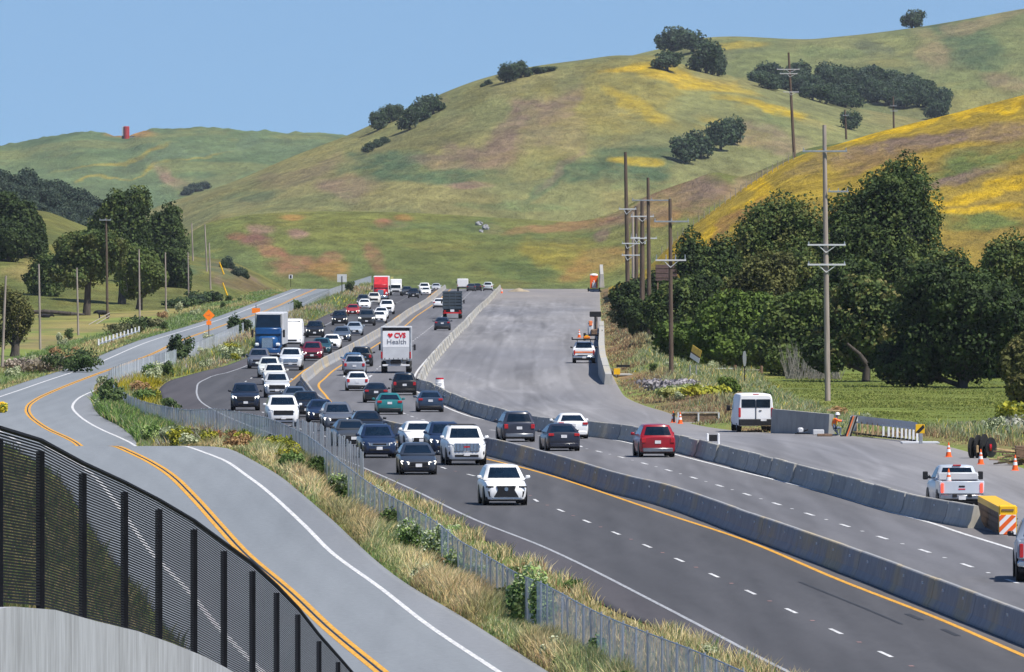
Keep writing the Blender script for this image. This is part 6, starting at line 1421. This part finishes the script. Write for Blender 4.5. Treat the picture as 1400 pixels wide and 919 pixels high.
# pipe gate and posts at the meadow's far side
root = empty('pipe_fence', (0, 0, 0)); tag(root, 'low pipe fence with timber posts below the bright green trees', 'fence'); s = 16.4
for y in (504, 511): MB().tube(at(918, y + 1, s), at(1003, y, s), .05, .05, 6).build('rail', M['offwhite'], root)
MB().tube(at(1006, 506, s), at(1041, 506, s), .05, .05, 6).build('rail', M['palebark'], root)
for x in (935, 952, 978): MB().tube(at(x, 503, s), at(x, 516, s), .05, .05, 6).build('post', M['offwhite'], root)
for x in (1005, 1041): MB().tube(at(x, 499, s), at(x, 516, s), .13, .13, 8).build('timber_post', M['lumber2'], root)
s = 17.6; root = empty('yellow_white_sign', at(947, 515, s)); root.rotation_euler = (0, 0, -.95); tag(root, 'tilted yellow and white sign panel on two posts by the meadow', 'sign')
pn = MB().box((0, 0, 1.15 + .18), (1.25, .03, .55)).build('upper_panel', simple('sign_yellow', (.78, .52, .08), .5), root, ); MB().box((0, 0, .78), (1.25, .03, .42)).build('lower_panel', M['white'], root); MB().box((0, -.02, 1.02), (1.2, .03, .10)).build('lettering_band', M['lumber2'], root)
for k in (-.4, .4): MB().box((k, .05, .1), (.09, .06, 1.6)).build('post', M['steel'], root)
for c in root.children:
    if 'post' not in c.name: c.location = (0, 0, .75); c.rotation_euler = (0, .38, 0)
s = 17.4; root = empty('edge_on_sign', at(1018, 521, s)); tag(root, 'grey sign seen nearly edge-on behind the small meadow bush', 'sign')
MB().tube((0, 0, -.2), (0, 0, 1.2), .04, .04, 6).build('post', M['dsteel'], root); o = MB().lathe((0, 0, 1.75), [(.03, -.02), (.62, -.01), (.62, .01), (.03, .02)], 18, 'x').build('sign_face', M['steel'], root); o.rotation_euler = (0, 0, -.25)
s = 12.9; o = MB().cbox((0, 0, 0), (2.3, .12, 1.7), .02).build('sign_face', simple('brown_sign_board', (.12, .075, .07), .8)); o.name = 'brown_board'; o.location = at(911, 373, s); tag(o, 'plain brown board behind the brown crossarm pole', 'board')
for k in range(3): MB().box((0, -.08, -.5 + k * .5), (2.2, .04, .03)).build('batten', M['lumber2'], o)
for sx in (-.9, .9): MB().box((sx, .1, -1.4), (.16, .12, 2.6)).build('post', M['lumber2'], o)

# ------------------------------------------------------------------ construction area
def parapet(name, pts, hgt, th, m, label, cat='concrete wall', capm=None):
    """pts: (x, y base, s)"""
    P = [Vector(at(*p)) for p in pts]; v = []; f = []
    for i, p in enumerate(P):
        a = P[max(0, i - 1)]; b = P[min(len(P) - 1, i + 1)]; t = (b - a).normalized(); nn = Vector((-t.y, t.x, 0)).normalized() * th / 2
        h = hgt[i] if isinstance(hgt, (list, tuple)) else hgt
        v += [p + nn * 1.6 + Vector((0, 0, -.3)), p + nn + Vector((0, 0, h)), p - nn + Vector((0, 0, h)), p - nn * 1.6 + Vector((0, 0, -.3))]
    for i in range(len(P) - 1):
        for k in range(4): f.append((i * 4 + k, i * 4 + (k + 1) % 4, (i + 1) * 4 + (k + 1) % 4, (i + 1) * 4 + k))
    f += [(0, 1, 2, 3), tuple(range(len(P) * 4 - 4, len(P) * 4))[::-1]]
    o = link(name, mesh(name, v, f, M[m])); tag(o, label, cat); return o
parapet('concrete_parapet', [(1058, 587, 24.9), (1085, 589, 25.0), (1115, 591.5, 25.1), (1137, 593.5, 25.2)], [1.12, 1.1, 1.08, 1.08], .25, 'bar3', 'smooth grey parapet between the white van and the kneeling worker')
parapet('end_parapet', [(822.5, 457, 11.9), (822.5, 478, 13.6), (822, 500, 15.6), (824, 520, 17.0), (832, 533, 17.9)], [1.5, 1.7, 2.0, 2.1, 1.2], .5, 'bar2', 'tall curving concrete parapet at the inner end of the empty pavement')
parapet('far_parapet', [(823, 391, 7.3), (822, 384, 6.95)], [2.2, 3.2], .6, 'bar2', 'short pale wall beyond the portable toilet')
# its approach rail and object marker
root = empty('approach_rail', (0, 0, 0)); tag(root, 'short steel approach rail with a yellow marker at the tall parapet', 'guardrail')
P = [at(832, 500, 16.4), at(838, 507, 16.9), at(845, 512, 17.2)]
for a, b in zip(P[:-1], P[1:]): MB().add([a, b, (b[0], b[1], b[2] - .32), (a[0], a[1], a[2] - .32), (a[0], a[1] + .06, a[2]), (b[0], b[1] + .06, b[2]), (b[0], b[1] + .06, b[2] - .32), (a[0], a[1] + .06, a[2] - .32)], [(0, 1, 2, 3), (7, 6, 5, 4), (0, 4, 5, 1), (3, 2, 6, 7)]).build('rail', M['steel'], root)
for p in P: MB().box((p[0], p[1] + .2, p[2] - .45), (.15, .15, .9)).build('post', M['lumber2'], root)
MB().cbox(at(843.5, 508, 17.3), (.50, .05, .48), .01).build('object_marker', M['yellow'], root)
mb = MB(); mb.box(at(866, 512, 17.1), (2.4, 6, .08)); o = mb.build('concrete_pad', M['bar2']); tag(o, 'small pale concrete pad behind the yellow marker', 'concrete pad')
o = MB().box(at(852, 500.5, 16.6), (1.1, .5, .2)).build('black_plate', M['black']); tag(o, 'flat black plate on the dirt behind the tall parapet', 'steel plate')
# crash cushion of the side barrier (guardrail terminal)
root = empty('guardrail_terminal', (0, 0, 0)); tag(root, 'steel guardrail with pale posts ending in a black and yellow striped marker', 'guardrail')
P = [at(1164, 592, 25.2), at(1190, 595.5, 25.6), at(1215, 598.5, 26.0), at(1236, 601, 26.3), at(1254, 603.5, 26.6)]
for a, b in zip(P[:-1], P[1:]):
    for k, (o1, h1, h2_) in enumerate(((0, .98, .84), (-.07, .84, .70), (0, .70, .58))):
        MB().add([(a[0], a[1] - .1 + o1, a[2] + h1), (b[0], b[1] - .1 + o1, b[2] + h1), (b[0], b[1] - .1 - .07 - o1, b[2] + h2_), (a[0], a[1] - .1 - .07 - o1, a[2] + h2_)], [(0, 1, 2, 3)]).build('rail', M['steel'], root)
    MB().tube((a[0], a[1], a[2] + .02), (b[0], b[1], b[2] + .02), .05, .05, 6).build('ground_tube', M['dsteel'], root)
for i in range(15):
    t = i / 14 * (len(P) - 1); k = min(int(t), len(P) - 2); u = t - k; q = [P[k][j] * (1 - u) + P[k + 1][j] * u for j in range(3)]
    MB().cbox((q[0], q[1] + .02, q[2] + .33), (.11, .14, .70), .01).build('post', M['white'] if i > 5 else M['lumber'], root)
MB().box(at(1258, 605, 26.7), (1.9, 3, .06)).build('foot_plate', M['offwhite'], root); MB().cbox(at(1259, 600, 26.8), (.18, .1, .7), .02).build('end_post', M['steel'], root)
mk = MB().cbox(at(1258, 586.5, 26.9), (.46, .04, .46), .01).build('object_marker', M['yellow'], root); c = at(1258, 586.5, 26.9)
for k in range(3):
    q = -.30 + k * .22; a0, a1 = max(-.225, q - .0), min(.225, q + .11)
    poly = [(a, b) for a, b in ((-.225, q - .225 + .0), )]
    # diagonal bar from lower left to upper right, clipped to the square
    lo, hi = q, q + .11; pl = []
    seg = [(-.225, -.225 - lo * 0)]
    pts2 = []
    for (off) in (lo, hi):
        # line x + ... : y = x + 2*off ; endpoints inside the square
        x0 = max(-.225, -.225 - 2 * off); x1 = min(.225, .225 - 2 * off)
        if x1 > x0: pts2.append(((x0, x0 + 2 * off), (x1, x1 + 2 * off)))
    if len(pts2) == 2: MB().prism([(c[0] + x_, c[2] + y_) for x_, y_ in (pts2[0][0], pts2[0][1], pts2[1][1], pts2[1][0])], c[1] - .04, c[1] - .022, 'y').build('stripe', M['black'], mk)
# cones
def cone_mesh():
    a = MB().cbox((0, 0, .02), (.36, .36, .04), .01).lathe((0, 0, .04), [(.14, 0), (.105, .22)], 14).lathe((0, 0, .04), [(.082, .36), (.066, .44)], 14).lathe((0, 0, .04), [(.05, .53), (.022, .68)], 14).mesh('cone_body', M['orange'])
    b1 = MB().lathe((0, 0, .04), [(.105, .22), (.082, .36)], 14).mesh('reflective_band', M['reflw']); b2 = MB().lathe((0, 0, .04), [(.066, .44), (.05, .53)], 14).mesh('reflective_band', M['reflw']); return a, b1, b2
CM = cone_mesh()
def cone(x, y, s, label, tilt=0, z=None, sc_=1.0):
    root = empty('traffic_cone', atg(x, y) if z is None else z); tag(root, label, 'traffic cone', 'traffic cones'); root.scale = (sc_,) * 3
    link('cone_body', CM[0], parent=root); link('reflective_band', CM[1], parent=root); link('reflective_band', CM[2], parent=root); return root
cone(920.5, 578.5, 23.6, 'left cone of the pair beside the timber headwall'); cone(930, 580, 23.7, 'right cone of the pair beside the timber headwall')
cone(1297, 625.5, 27.6, 'cone left of the black reel'); cone(1341, 635.5, 28.6, 'cone standing in front of the black reel'); cone(1388, 644, 29.4, 'cone in front of the lumber pile'); cone(686, 401, 7.4, 'tiny cone at the crest end of the shoulder barrier', sc_=1.4)
cone(0, 0, 1, 'cone standing up in the bed of the silver pickup', z=((1298 - 700) / 36.0, F / 36.0 + .6, float(zfw(F / 36.0)) + .86), sc_=1.0)
cone(0, 0, 1, 'cone on the light bar of the white work truck', z=((792 - 700) / 15.7, F / 15.7 + 1.2, float(zfw(F / 15.7)) + 2.15))
# timber headwall
root = empty('timber_headwall', atg(955, 578.5)); tag(root, 'long low timber and steel headwall beside two cones', 'headwall')
MB().box((0, .1, .62), (2.5, .25, .08)).build('cap', M['palebark'], root)
for k in (-1.2, .0, 1.2): MB().box((k, -.06, .30), (.09, .1, .62)).build('post', M['offwhite'], root)
for r_ in range(3):
    for k in (-.6, .6): MB().cbox((k, .08, .10 + r_ * .18), (1.1, .08, .165), .01).build('plank', M['lumber2'], root)
MB().box((0, -.2, .03), (2.7, .5, .06)).build('footing', M['bar2'], root); MB().cbox((-1.45, 0, .3), (.12, .3, .62), .02).build('end_block', M['black'], root)
# folded barricade on the near side
root = empty('barricade', atg(975, 608)); root.scale = (.85, .85, .8); tag(root, 'small black and white barricade behind the shoulder barrier', 'barricade')
for k in (-.33, .33): MB().cbox((k, 0, .35), (.13, .12, .72), .03).build('leg', M['reflw'], root)
MB().cbox((0, .02, .42), (.5, .06, .42), .02).build('panel', M['black'], root)
root = empty('barrel', atg(601, 532.5)); tag(root, 'white drum with a dark red top just behind the barrier tip', 'drum')
MB().lathe((0, 0, 0), [(.36, 0), (.36, .25), (.33, .27), (.33, .5), (.31, .52), (.31, .75)], 18).build('drum_body', M['reflw'], root, smooth=40); MB().lathe((0, 0, .75), [(.32, 0), (.28, .12)], 14).build('lid', M['tail'], root); MB().box((0, -.34, .4), (.3, .04, .2)).build('pale_band', M['offwhite'], root)
# impact attenuator with striped face
s = 39.5; base = at(1352, 716, s); d0 = base[1]
root = empty('impact_attenuator', (0, 0, 0)); tag(root, 'yellow-topped impact attenuator with an orange and white striped face at the barrier end', 'impact attenuator')
a = Vector(((1337 - 700) / 37.6, F / 37.6, .03)); b = Vector(((1366 - 700) / 39.2, F / 39.2, .03)); t = (b - a)
def tri_box(name, z0, z1, w0, m, par, over=0.0):
    nn = Vector((-t.y, t.x, 0)).normalized() * -1; A_, B_ = a - t.normalized() * over, b + t.normalized() * over
    vs = [A_ + Vector((0, 0, z0)), B_ + Vector((0, 0, z0)), B_ + nn * -w0 + Vector((0, 0, z0)), A_ + nn * -w0 + Vector((0, 0, z0))]; vs += [p + Vector((0, 0, z1 - z0)) for p in vs]
    return link(name, mesh(name, vs, [(0, 3, 2, 1), (4, 5, 6, 7), (0, 1, 5, 4), (1, 2, 6, 5), (2, 3, 7, 6), (3, 0, 4, 7)], M[m]), parent=par)
wv = .62
tri_box('cushion_body', .03, .78, wv, 'lumber2', root)
tri_box('yellow_cover', .78, 1.00, wv + .02, 'yellow', root, .04)
for k in range(3): tri_box('side_band', .12 + k * .22, .16 + k * .22, wv + .03, 'black', root, .01)
nose = MB().cbox((b.x + .29, b.y - .16, .60), (.62, .22, 1.0), .05).build('nose_body', M['yellow'], root)
fx, fy = b.x + .29, b.y - .285
fc = MB().box((fx, fy, .42), (.58, .02, .68)).build('striped_face', M['white'], root)
for k in range(4):
    q = -.75 + k * .38; x0, x1, z0, z1 = -.29, .29, -.34, .34; pts2 = []
    for off in (q, q + .19):
        xa_ = max(x0, z0 - off); xb_ = min(x1, z1 - off)
        pts2.append(((xa_, xa_ + off), (xb_, xb_ + off)) if xb_ > xa_ else None)
    if all(pts2): MB().prism([(fx + p[0], .42 + p[1]) for p in (pts2[0][0], pts2[0][1], pts2[1][1], pts2[1][0])], fy - .02, fy - .011, 'y').build('stripe', M['orange'], fc)
MB().box((fx, b.y - .285, .93), (.42, .02, .06)).build('maker_band', M['lumber2'], root)
# black reel machine behind the cones
root = empty('reel_machine', atg(1341, 627)); tag(root, 'black wheeled reel machine with a red hub behind the middle cone', 'machinery')
for k, (x_, r_) in enumerate([(-.42, .50), (-.12, .56), (.18, .58)]):
    o = MB().lathe((0, 0, 0), [(r_ * .62, -.05), (r_, -.05), (r_, .05), (r_ * .62, .05)], 22, 'x').build('reel_ring', M['tyre'], root, loc=(x_, .1 * k, r_)); o.rotation_euler = (0, 0, -.35)
o = MB().lathe((0, 0, 0), [(.08, -.03), (.48, -.03), (.48, .03), (.08, .03)], 22, 'x').build('outer_wheel', M['black'], root, loc=(.48, 0, .52)); o.rotation_euler = (0, 0, -.6)
MB().lathe((0, 0, 0), [(.05, -.06), (.17, -.05), (.17, .05), (.05, .06)], 14, 'x').build('red_hub', M['tail'], root, loc=(.46, -.12, .52))
MB().cbox((-.22, -.15, .45), (.22, .3, .36), .03).build('motor_housing', M['lumber'], root); MB().tube((-.5, 0, .52), (.55, 0, .52), .05, .05, 8).build('axle', M['dsteel'], root)
# lumber pile
root = empty('lumber_pile', atg(1392, 637)); tag(root, 'heap of sawn lumber and rusty forms behind the right-hand cone', 'lumber pile'); R = random.Random(3)
for k in range(16):
    o = MB().cbox((0, 0, 0), (R.uniform(.7, 1.6), .12, .07), .01).build('plank', M['lumber' if k % 3 else 'lumber2'], root); o.location = (R.uniform(-.75, .6), R.uniform(-.3, .6), .08 + .045 * k); o.rotation_euler = (0, R.uniform(-.25, .25), R.uniform(-.7, .7))
MB().cbox((.5, .5, .5), (1.2, .8, .8), .02).build('steel_form', M['lumber2'], root)
# bits by the worker
o = MB().cbox((0, 0, .14), (.6, .4, .28), .03).build('tool_chest', M['offwhite'], loc=at(1119, 594.5, 25.3)); tag(o, 'white tool chest on the ground at the foot of the parapet', 'tool chest')
o = MB().cbox((0, 0, .08), (.8, .5, .14), .02).build('timber_block', M['lumber2'], loc=at(1127.5, 597, 25.5)); tag(o, 'timber block on the ground left of the worker', 'timber block')
root = empty('generator', at(1094.5, 594, 25.3)); tag(root, 'small pale machine on the pavement below the parapet', 'machine'); MB().cbox((0, 0, .22), (.3, .3, .3), .06).build('housing', M['offwhite'], root, smooth=40); MB().tube((-.2, 0, .05), (.4, 0, .25), .04, .04, 6).build('handle', M['black'], root); MB().box((.1, -.1, .04), (.8, .2, .06)).build('base_plate', M['dsteel'], root)
root = empty('leaning_planks', at(1159, 596, 25.5)); tag(root, 'dark and pale planks leaning beside the kneeling worker', 'planks')
for k, (x_, mm) in enumerate([(0, 'black'), (.08, 'orange2'), (.17, 'palebark'), (.26, 'black')]):
    o = MB().box((0, 0, .55), (.075, .3, 1.15)).build('plank', M[mm], root); o.location = (x_ - .12, -.02 * k, 0); o.rotation_euler = (0, .33, 0)
o = MB().cbox((0, 0, 0), (.42, .3, .34), .04).build('white_box', M['offwhite'], loc=at(1167.5, 573, 25.4)); tag(o, 'pale box on the start of the guardrail', 'box'); MB().box((0, 0, -.4), (.3, .2, .5)).build('box_stand', M['steel'], o)
o = MB().cbox((0, 0, 0), (.75, .14, .06), .01).cbox((-.2, .02, .06), (.3, .1, .05), .01).build('board_on_wall', M['lumber'], loc=at(1140, 561.5, 25.1)); tag(o, 'yellow board lying across the parapet top behind the worker', 'board')

# kneeling worker: one continuous skin-modifier body, clothes as further surfaces
def skinned(name, pts, edges, rad, m, parent, sub=2):
    me = bpy.data.meshes.new(name); me.from_pydata([tuple(p) for p in pts], edges, []); o = bpy.data.objects.new(name, me); COL.objects.link(o)
    sk = o.modifiers.new('s', 'SKIN'); 
    for i, r in enumerate(rad): me.skin_vertices[0].data[i].radius = (r, r) if not isinstance(r, tuple) else r
    me.skin_vertices[0].data[0].use_root = True
    sb = o.modifiers.new('b', 'SUBSURF'); sb.levels = sub; sb.render_levels = sub
    bpy.context.view_layer.update(); dg = bpy.context.evaluated_depsgraph_get(); m2 = bpy.data.meshes.new_from_object(o.evaluated_get(dg)); bpy.data.objects.remove(o)
    m2.materials.clear(); m2.materials.append(m); m2.polygons.foreach_set('use_smooth', [True] * len(m2.polygons)); q = link(name, m2, parent=parent); return q
wk = empty('person', at(1140, 597, 25.5)); tag(wk, 'person kneeling at the parapet end in an orange shirt, yellow vest and white hard hat', 'person')
wk.scale = (.98, .98, .98)
# kneeling, facing right (+x)
J = [(0, 0, .50), (.02, 0, .72), (.10, 0, .95), (.15, 0, 1.04), (.19, 0, 1.14), (.20, 0, 1.24),              # pelvis spine chest neck head
     (.09, -.18, .96), (.30, -.24, .84), (.52, -.16, .88), (.09, .18, .96), (.32, .20, .86), (.54, .12, .88),  # arms
     (.05, -.10, .46), (.38, -.13, .50), (.34, -.13, .10), (.48, -.13, .04), (.02, .10, .46), (.28, .12, .10), (-.14, .12, .08), (-.22, .12, .02)]
E = [(0, 1), (1, 2), (2, 3), (3, 4), (4, 5), (2, 6), (6, 7), (7, 8), (2, 9), (9, 10), (10, 11), (0, 12), (12, 13), (13, 14), (14, 15), (0, 16), (16, 17), (17, 18), (18, 19)]
rd = [.13, .13, .15, .055, .085, .075, .06, .045, .032, .06, .045, .032, .09, .065, .045, .035, .09, .065, .045, .035]
skinned('body', J, E, rd, M['jeans'], wk)
skinned('shirt', [J[0], J[1], J[2], J[6], J[7], (.44, -.19, .86), J[9], J[10], (.46, .15, .87)], [(0, 1), (1, 2), (2, 3), (3, 4), (4, 5), (2, 6), (6, 7), (7, 8)], [.13, .15, .165, .075, .062, .05, .075, .062, .05], M['orange'], wk)
skinned('vest', [(.0, 0, .55), J[1], J[2], (.13, 0, 1.0)], [(0, 1), (1, 2), (2, 3)], [.15, .165, .18, .10], M['vest'], wk)
skinned('head', [(.15, 0, 1.04), (.19, 0, 1.13), (.21, 0, 1.20)], [(0, 1), (1, 2)], [.055, .085, .08], M['skin'], wk)
MB().cbox((.295, 0, 1.13), (.03, .03, .04), .01).build('nose', M['skin'], wk)
MB().lathe((.20, 0, 1.19), [(.155, 0), (.15, .02), (.125, .03), (.12, .08), (.08, .13), (.02, .15)], 16).build('hard_hat', M['hat'], wk, smooth=50)
for sy in (-.16, .12):
    hd = MB().cbox((.56, sy, .88), (.08, .07, .03), .01)
    for k in range(4): hd.tube((.59, sy - .03 + k * .02, .88), (.655 - abs(k - 1.5) * .01, sy - .03 + k * .02, .865), .010, .008, 5)
    hd.tube((.55, sy - .04, .88), (.58, sy - .075, .87), .011, .009, 5); hd.build('hand', M['skin'], wk)
for (x_, y_) in ((.47, -.13), (-.2, .12)): MB().cbox((x_, y_, .05), (.26, .10, .10), .03).build('boot', M['black'], wk)

# portable toilet on a trailer at the crest, and the equipment trailer
s = 7.35; root = empty('portable_toilet', atg(812, 398.8)); tag(root, 'orange portable toilet with white roof on a small trailer at the crest', 'portable toilet')
MB().cbox((0, 0, 1.85), (1.45, 1.4, 2.4), .05).build('cabin', M['orange'], root); MB().lathe((0, 0, 3.05), [(.8, 0), (.78, .15), (.55, .32), (.1, .38)], 14).build('roof', M['white'], root, smooth=40)
MB().cbox((.05, -.80, 1.2), (.75, .25, 1.1), .05).build('wash_station', M['offwhite'], root); MB().lathe((0, -.85, 1.85), [(.12, 0), (.09, .3)], 10).build('water_bottle', M['white'], root)
MB().box((0, 0, .5), (2.0, 1.8, .14)).build('trailer_frame', M['dsteel'], root)
for sx in (-1, 1): MB().lathe((sx * 1.05, 0, .38), [(.1, -.12), (.38, -.12), (.38, .12), (.1, .12)], 14, 'x').build('wheel', M['tyre'], root)
s = 13.2; root = empty('equipment_trailer', atg(809, 466)); root.scale = (1.25, 1, 1.12); tag(root, 'tall equipment trailer with a dark folded panel on its mast beyond the work truck', 'equipment trailer')
MB().cbox((.30, 0, 2.42), (.95, .5, .5), .05).build('folded_panel', M['black'], root, smooth=30); MB().box((.28, 0, 1.4), (.14, .14, 1.6)).build('mast', M['dsteel'], root); MB().box((.42, .05, 1.55), (.10, .1, 1.2)).build('mast', M['lumber2'], root)
MB().cbox((-.12, 0, 1.1), (.40, 1.2, 1.1), .08).build('engine_housing', M['offwhite'], root, smooth=40); MB().cbox((-.1, -.62, 1.6), (.3, .1, .45), .04).build('orange_panel', M['orange2'], root); MB().cbox((.18, -.3, .8), (.5, .9, .5), .06).build('fuel_tank', M['lumber2'], root)
MB().box((0, -.2, .5), (1.1, 1.8, .12)).build('trailer_frame', M['dsteel'], root)
for sx in (-1, 1): MB().lathe((sx * .58, 0, .35), [(.08, -.1), (.35, -.1), (.35, .1), (.08, .1)], 14, 'x').build('wheel', M['tyre'], root)
MB().tube((.85, .4, .1), (.85, .4, 1.0), .03, .03, 6).build('jack_leg', M['dsteel'], root)
# sand pile, sandbag row, litter
v = []; f = []; n = 26
for j in range(7):
    for i in range(n):
        a_ = 2 * math.pi * i / n; r_ = (1 - j / 6.5); q = 1 + .25 * (float(vnoise(i * .6, j * .7, 4)) - .5); v.append((math.cos(a_) * r_ * 1.6 * q, math.sin(a_) * r_ * 1.6 * q, (1 - r_) ** 1.0 * .62 * q))
for j in range(6):
    for i in range(n): f.append((j * n + i, j * n + (i + 1) % n, (j + 1) * n + (i + 1) % n, (j + 1) * n + i))
f.append(tuple(range(6 * n, 7 * n)))
o = link('sand_pile', mesh('sand_pile', v, f, M['dirt'], True), loc=at(709, 398.8, 7.3)); tag(o, 'low pile of tan sand at the far end of the empty pavement', 'sand pile'); o.scale = (1.3, 1.3, 1.15)
v = []; f = []
sb = MB(); R = random.Random(12)
for i in range(70):
    t = i / 69; x = 922 + 60 * t; y = 514 + 26 * t ** 1.1; s = 17.2 + 2.6 * t; X, d, z = at(x, y, s); sb.cbox((X + R.uniform(-.1, .1), d, z + R.uniform(-.03, .12)), (R.uniform(.15, .35), .25, R.uniform(.10, .2)), .04)
tag(sb.build('white_blossom', M['reflw']), 'line of small white blossoms along the bank top', 'blossoms', kind='stuff')

# cows
def cow(x, y, s, rz, label):
    root = empty('cow', at(x, y, s), rz); tag(root, label, 'cow', 'grazing cows')
    J = [(-.70, 0, 1.05), (-.30, 0, 1.0), (.25, 0, .98), (.65, 0, 1.08), (.95, 0, 1.12), (1.22, 0, 1.0), (1.42, 0, .86), (-.72, -.2, .85), (-.80, -.2, .45), (-.74, -.2, .04), (-.72, .2, .85), (-.66, .2, .45), (-.70, .2, .04), (.55, -.2, .75), (.56, -.2, .4), (.58, -.2, .04), (.55, .2, .75), (.46, .2, .4), (.46, .2, .04), (-.88, 0, 1.05), (-.95, 0, .5),
         (1.12, -.18, 1.14), (1.12, .18, 1.14)]
    E = [(1, 0), (1, 2), (2, 3), (3, 4), (4, 5), (5, 6), (0, 7), (7, 8), (8, 9), (0, 10), (10, 11), (11, 12), (3, 13), (13, 14), (14, 15), (3, 16), (16, 17), (17, 18), (0, 19), (19, 20), (4, 21), (4, 22)]
    rd = [.30, .36, .38, .33, .2, .15, .10, .15, .07, .055, .15, .07, .055, .12, .065, .05, .12, .065, .05, .05, .03, .04, .04]
    skinned('body', J, E, rd, M['cow'], root)
    MB().tube((-.95, 0, .5), (-.96, 0, .35), .05, .02, 6).build('tail_tuft', M['black'], root)
cow(61, 441, 9.6, 0, 'black cow grazing left, between the first white poles'); cow(141, 437, 9.7, math.pi, 'black cow half hidden at the foot of the brown crossarm pole')
o = MB(); 
for a, b in (((112, 455), (150, 432)), ((116, 447), (150, 428))): o.tube(at(a[0], a[1], 10.4), at(b[0], b[1], 10.2), .06, .06, 6)
o = o.build('cattle_rail', M['palebark']); tag(o, 'pale sloping rails of a stock fence beside the second cow', 'stock fence')
o = MB().path([at(30, 428, 9.8), at(60, 426, 9.8), at(95, 429, 9.8), at(115, 430, 9.7)], [.25, .3, .28, .12], 8).build('fallen_log', M['bark'], smooth=60); tag(o, 'long fallen dark log on the pasture below the left oaks', 'log')

# red tank tower on the skyline, rocks on the slope
X, d, z = on_hill('A', 172, 190); s = F / d
root = empty('silo', (X, d, z)); tag(root, 'red cylindrical tank with a pale side on the far skyline', 'silo')
MB().lathe((.4, 0, -1), [(1.9, 0), (1.9, 8.6), (1.6, 8.9)], 18).build('tank', M['tank'], root, smooth=40); MB().cbox((-1.7, .3, 3.4), (1.3, 2, 8.4), .1).build('stair_tower', M['offwhite'], root); MB().box((-1.6, -.9, .6), (1.8, .6, 2.6)).build('base_shed', M['dsteel'], root)
o = MB().cbox((0, 0, 1.0), (5.2, 3, 2.0), .1).build('shed', M['steel'], loc=(X + 5.6, d, z - .6)); tag(o, 'low grey shed right of the red tank', 'shed'); MB().box((0, 0, 2.1), (5.6, 3.3, .15)).build('roof', M['dsteel'], o)
def rock(x, y, w_, h, label, seed):
    X, d, z = on_hill('E', x, y); s = F / d; v = []; f = []
    for j in range(7):
        for i in range(12):
            ph = math.pi * j / 6; th = 2 * math.pi * i / 12; q = .7 + .6 * float(vnoise(i * .9 + seed * 9, j * 1.1, seed)); v.append((math.sin(ph) * math.cos(th) * w_ / s / 2 * q, math.sin(ph) * math.sin(th) * w_ / s / 2 * q, math.cos(ph) * h / s / 2 * q + h / s * .3))
    for j in range(6):
        for i in range(12): f.append((j * 12 + i, (j + 1) * 12 + i, (j + 1) * 12 + (i + 1) % 12, j * 12 + (i + 1) % 12))
    o = link('rock', mesh('rock', v, f, M['rock']), loc=(X, d, z)); tag(o, label, 'rock', 'rocks on the cut slope')
rock(655, 308, 11, 7, 'left pale rock of the outcrop on the cut slope', 1); rock(664, 314, 10, 9, 'right pale rock of the outcrop on the cut slope', 2); rock(658, 318, 6, 5, 'smallest rock at the foot of the outcrop', 3)
# wire fence running over the flowering hill
root = empty('hill_fence', (0, 0, 0)); tag(root, 'thin wire stock fence running up the edge of the flowering hill', 'fence')
pm_ = MB().tube((0, 0, -.3), (0, 0, 1.3), .06, .06, 5).mesh('post', M['palebark'])
for i in range(26):
    t = i / 25; x = 905 + 180 * t; yl = float(np.interp(x, [850, 880, 930, 980, 1040, 1090], [388, 370, 322, 284, 242, 214])) + 2
    X, d, z = on_hill('C', x, yl); o = link('post', pm_, parent=root, loc=(X, d, z))
# bird
o = MB().add([(-.35, 0, .08), (-.1, .08, 0), (-.1, -.08, 0), (.1, .08, 0), (.1, -.08, 0), (.35, 0, .08), (0, .3, -.02), (0, -.3, -.02), (0, 0, .06), (0, 0, -.08)], [(0, 2, 1), (1, 2, 9), (1, 8, 2), (5, 3, 4), (3, 9, 4), (3, 4, 8), (6, 8, 1), (6, 3, 8), (7, 2, 8), (7, 8, 4), (6, 9, 3), (6, 1, 9), (7, 9, 2), (7, 4, 9)]).build('bird', M['black'], loc=at(317, 120, 5)); tag(o, 'small dark bird high in the sky on the left', 'bird')

# ------------------------------------------------------------------ the air
HAZE_ON = True
if HAZE_ON:
    o = MB().box((0, 3650, 96), (19000, 8700, 212)).build('haze', None)
    m = bpy.data.materials.new('haze_air'); m.use_nodes = True; nt = m.node_tree; nt.nodes.remove(nt.nodes['Principled BSDF'])
    pv = nt.nodes.new('ShaderNodeVolumePrincipled'); pv.inputs['Color'].default_value = (.80, .88, 1.0, 1); pv.inputs['Density'].default_value = 2.1e-5; pv.inputs['Anisotropy'].default_value = .1
    nt.links.new(pv.outputs[0], nt.nodes['Material Output'].inputs['Volume']); o.data.materials.clear(); o.data.materials.append(m); tag(o, kind='stuff', label='thin pale air over the whole valley')
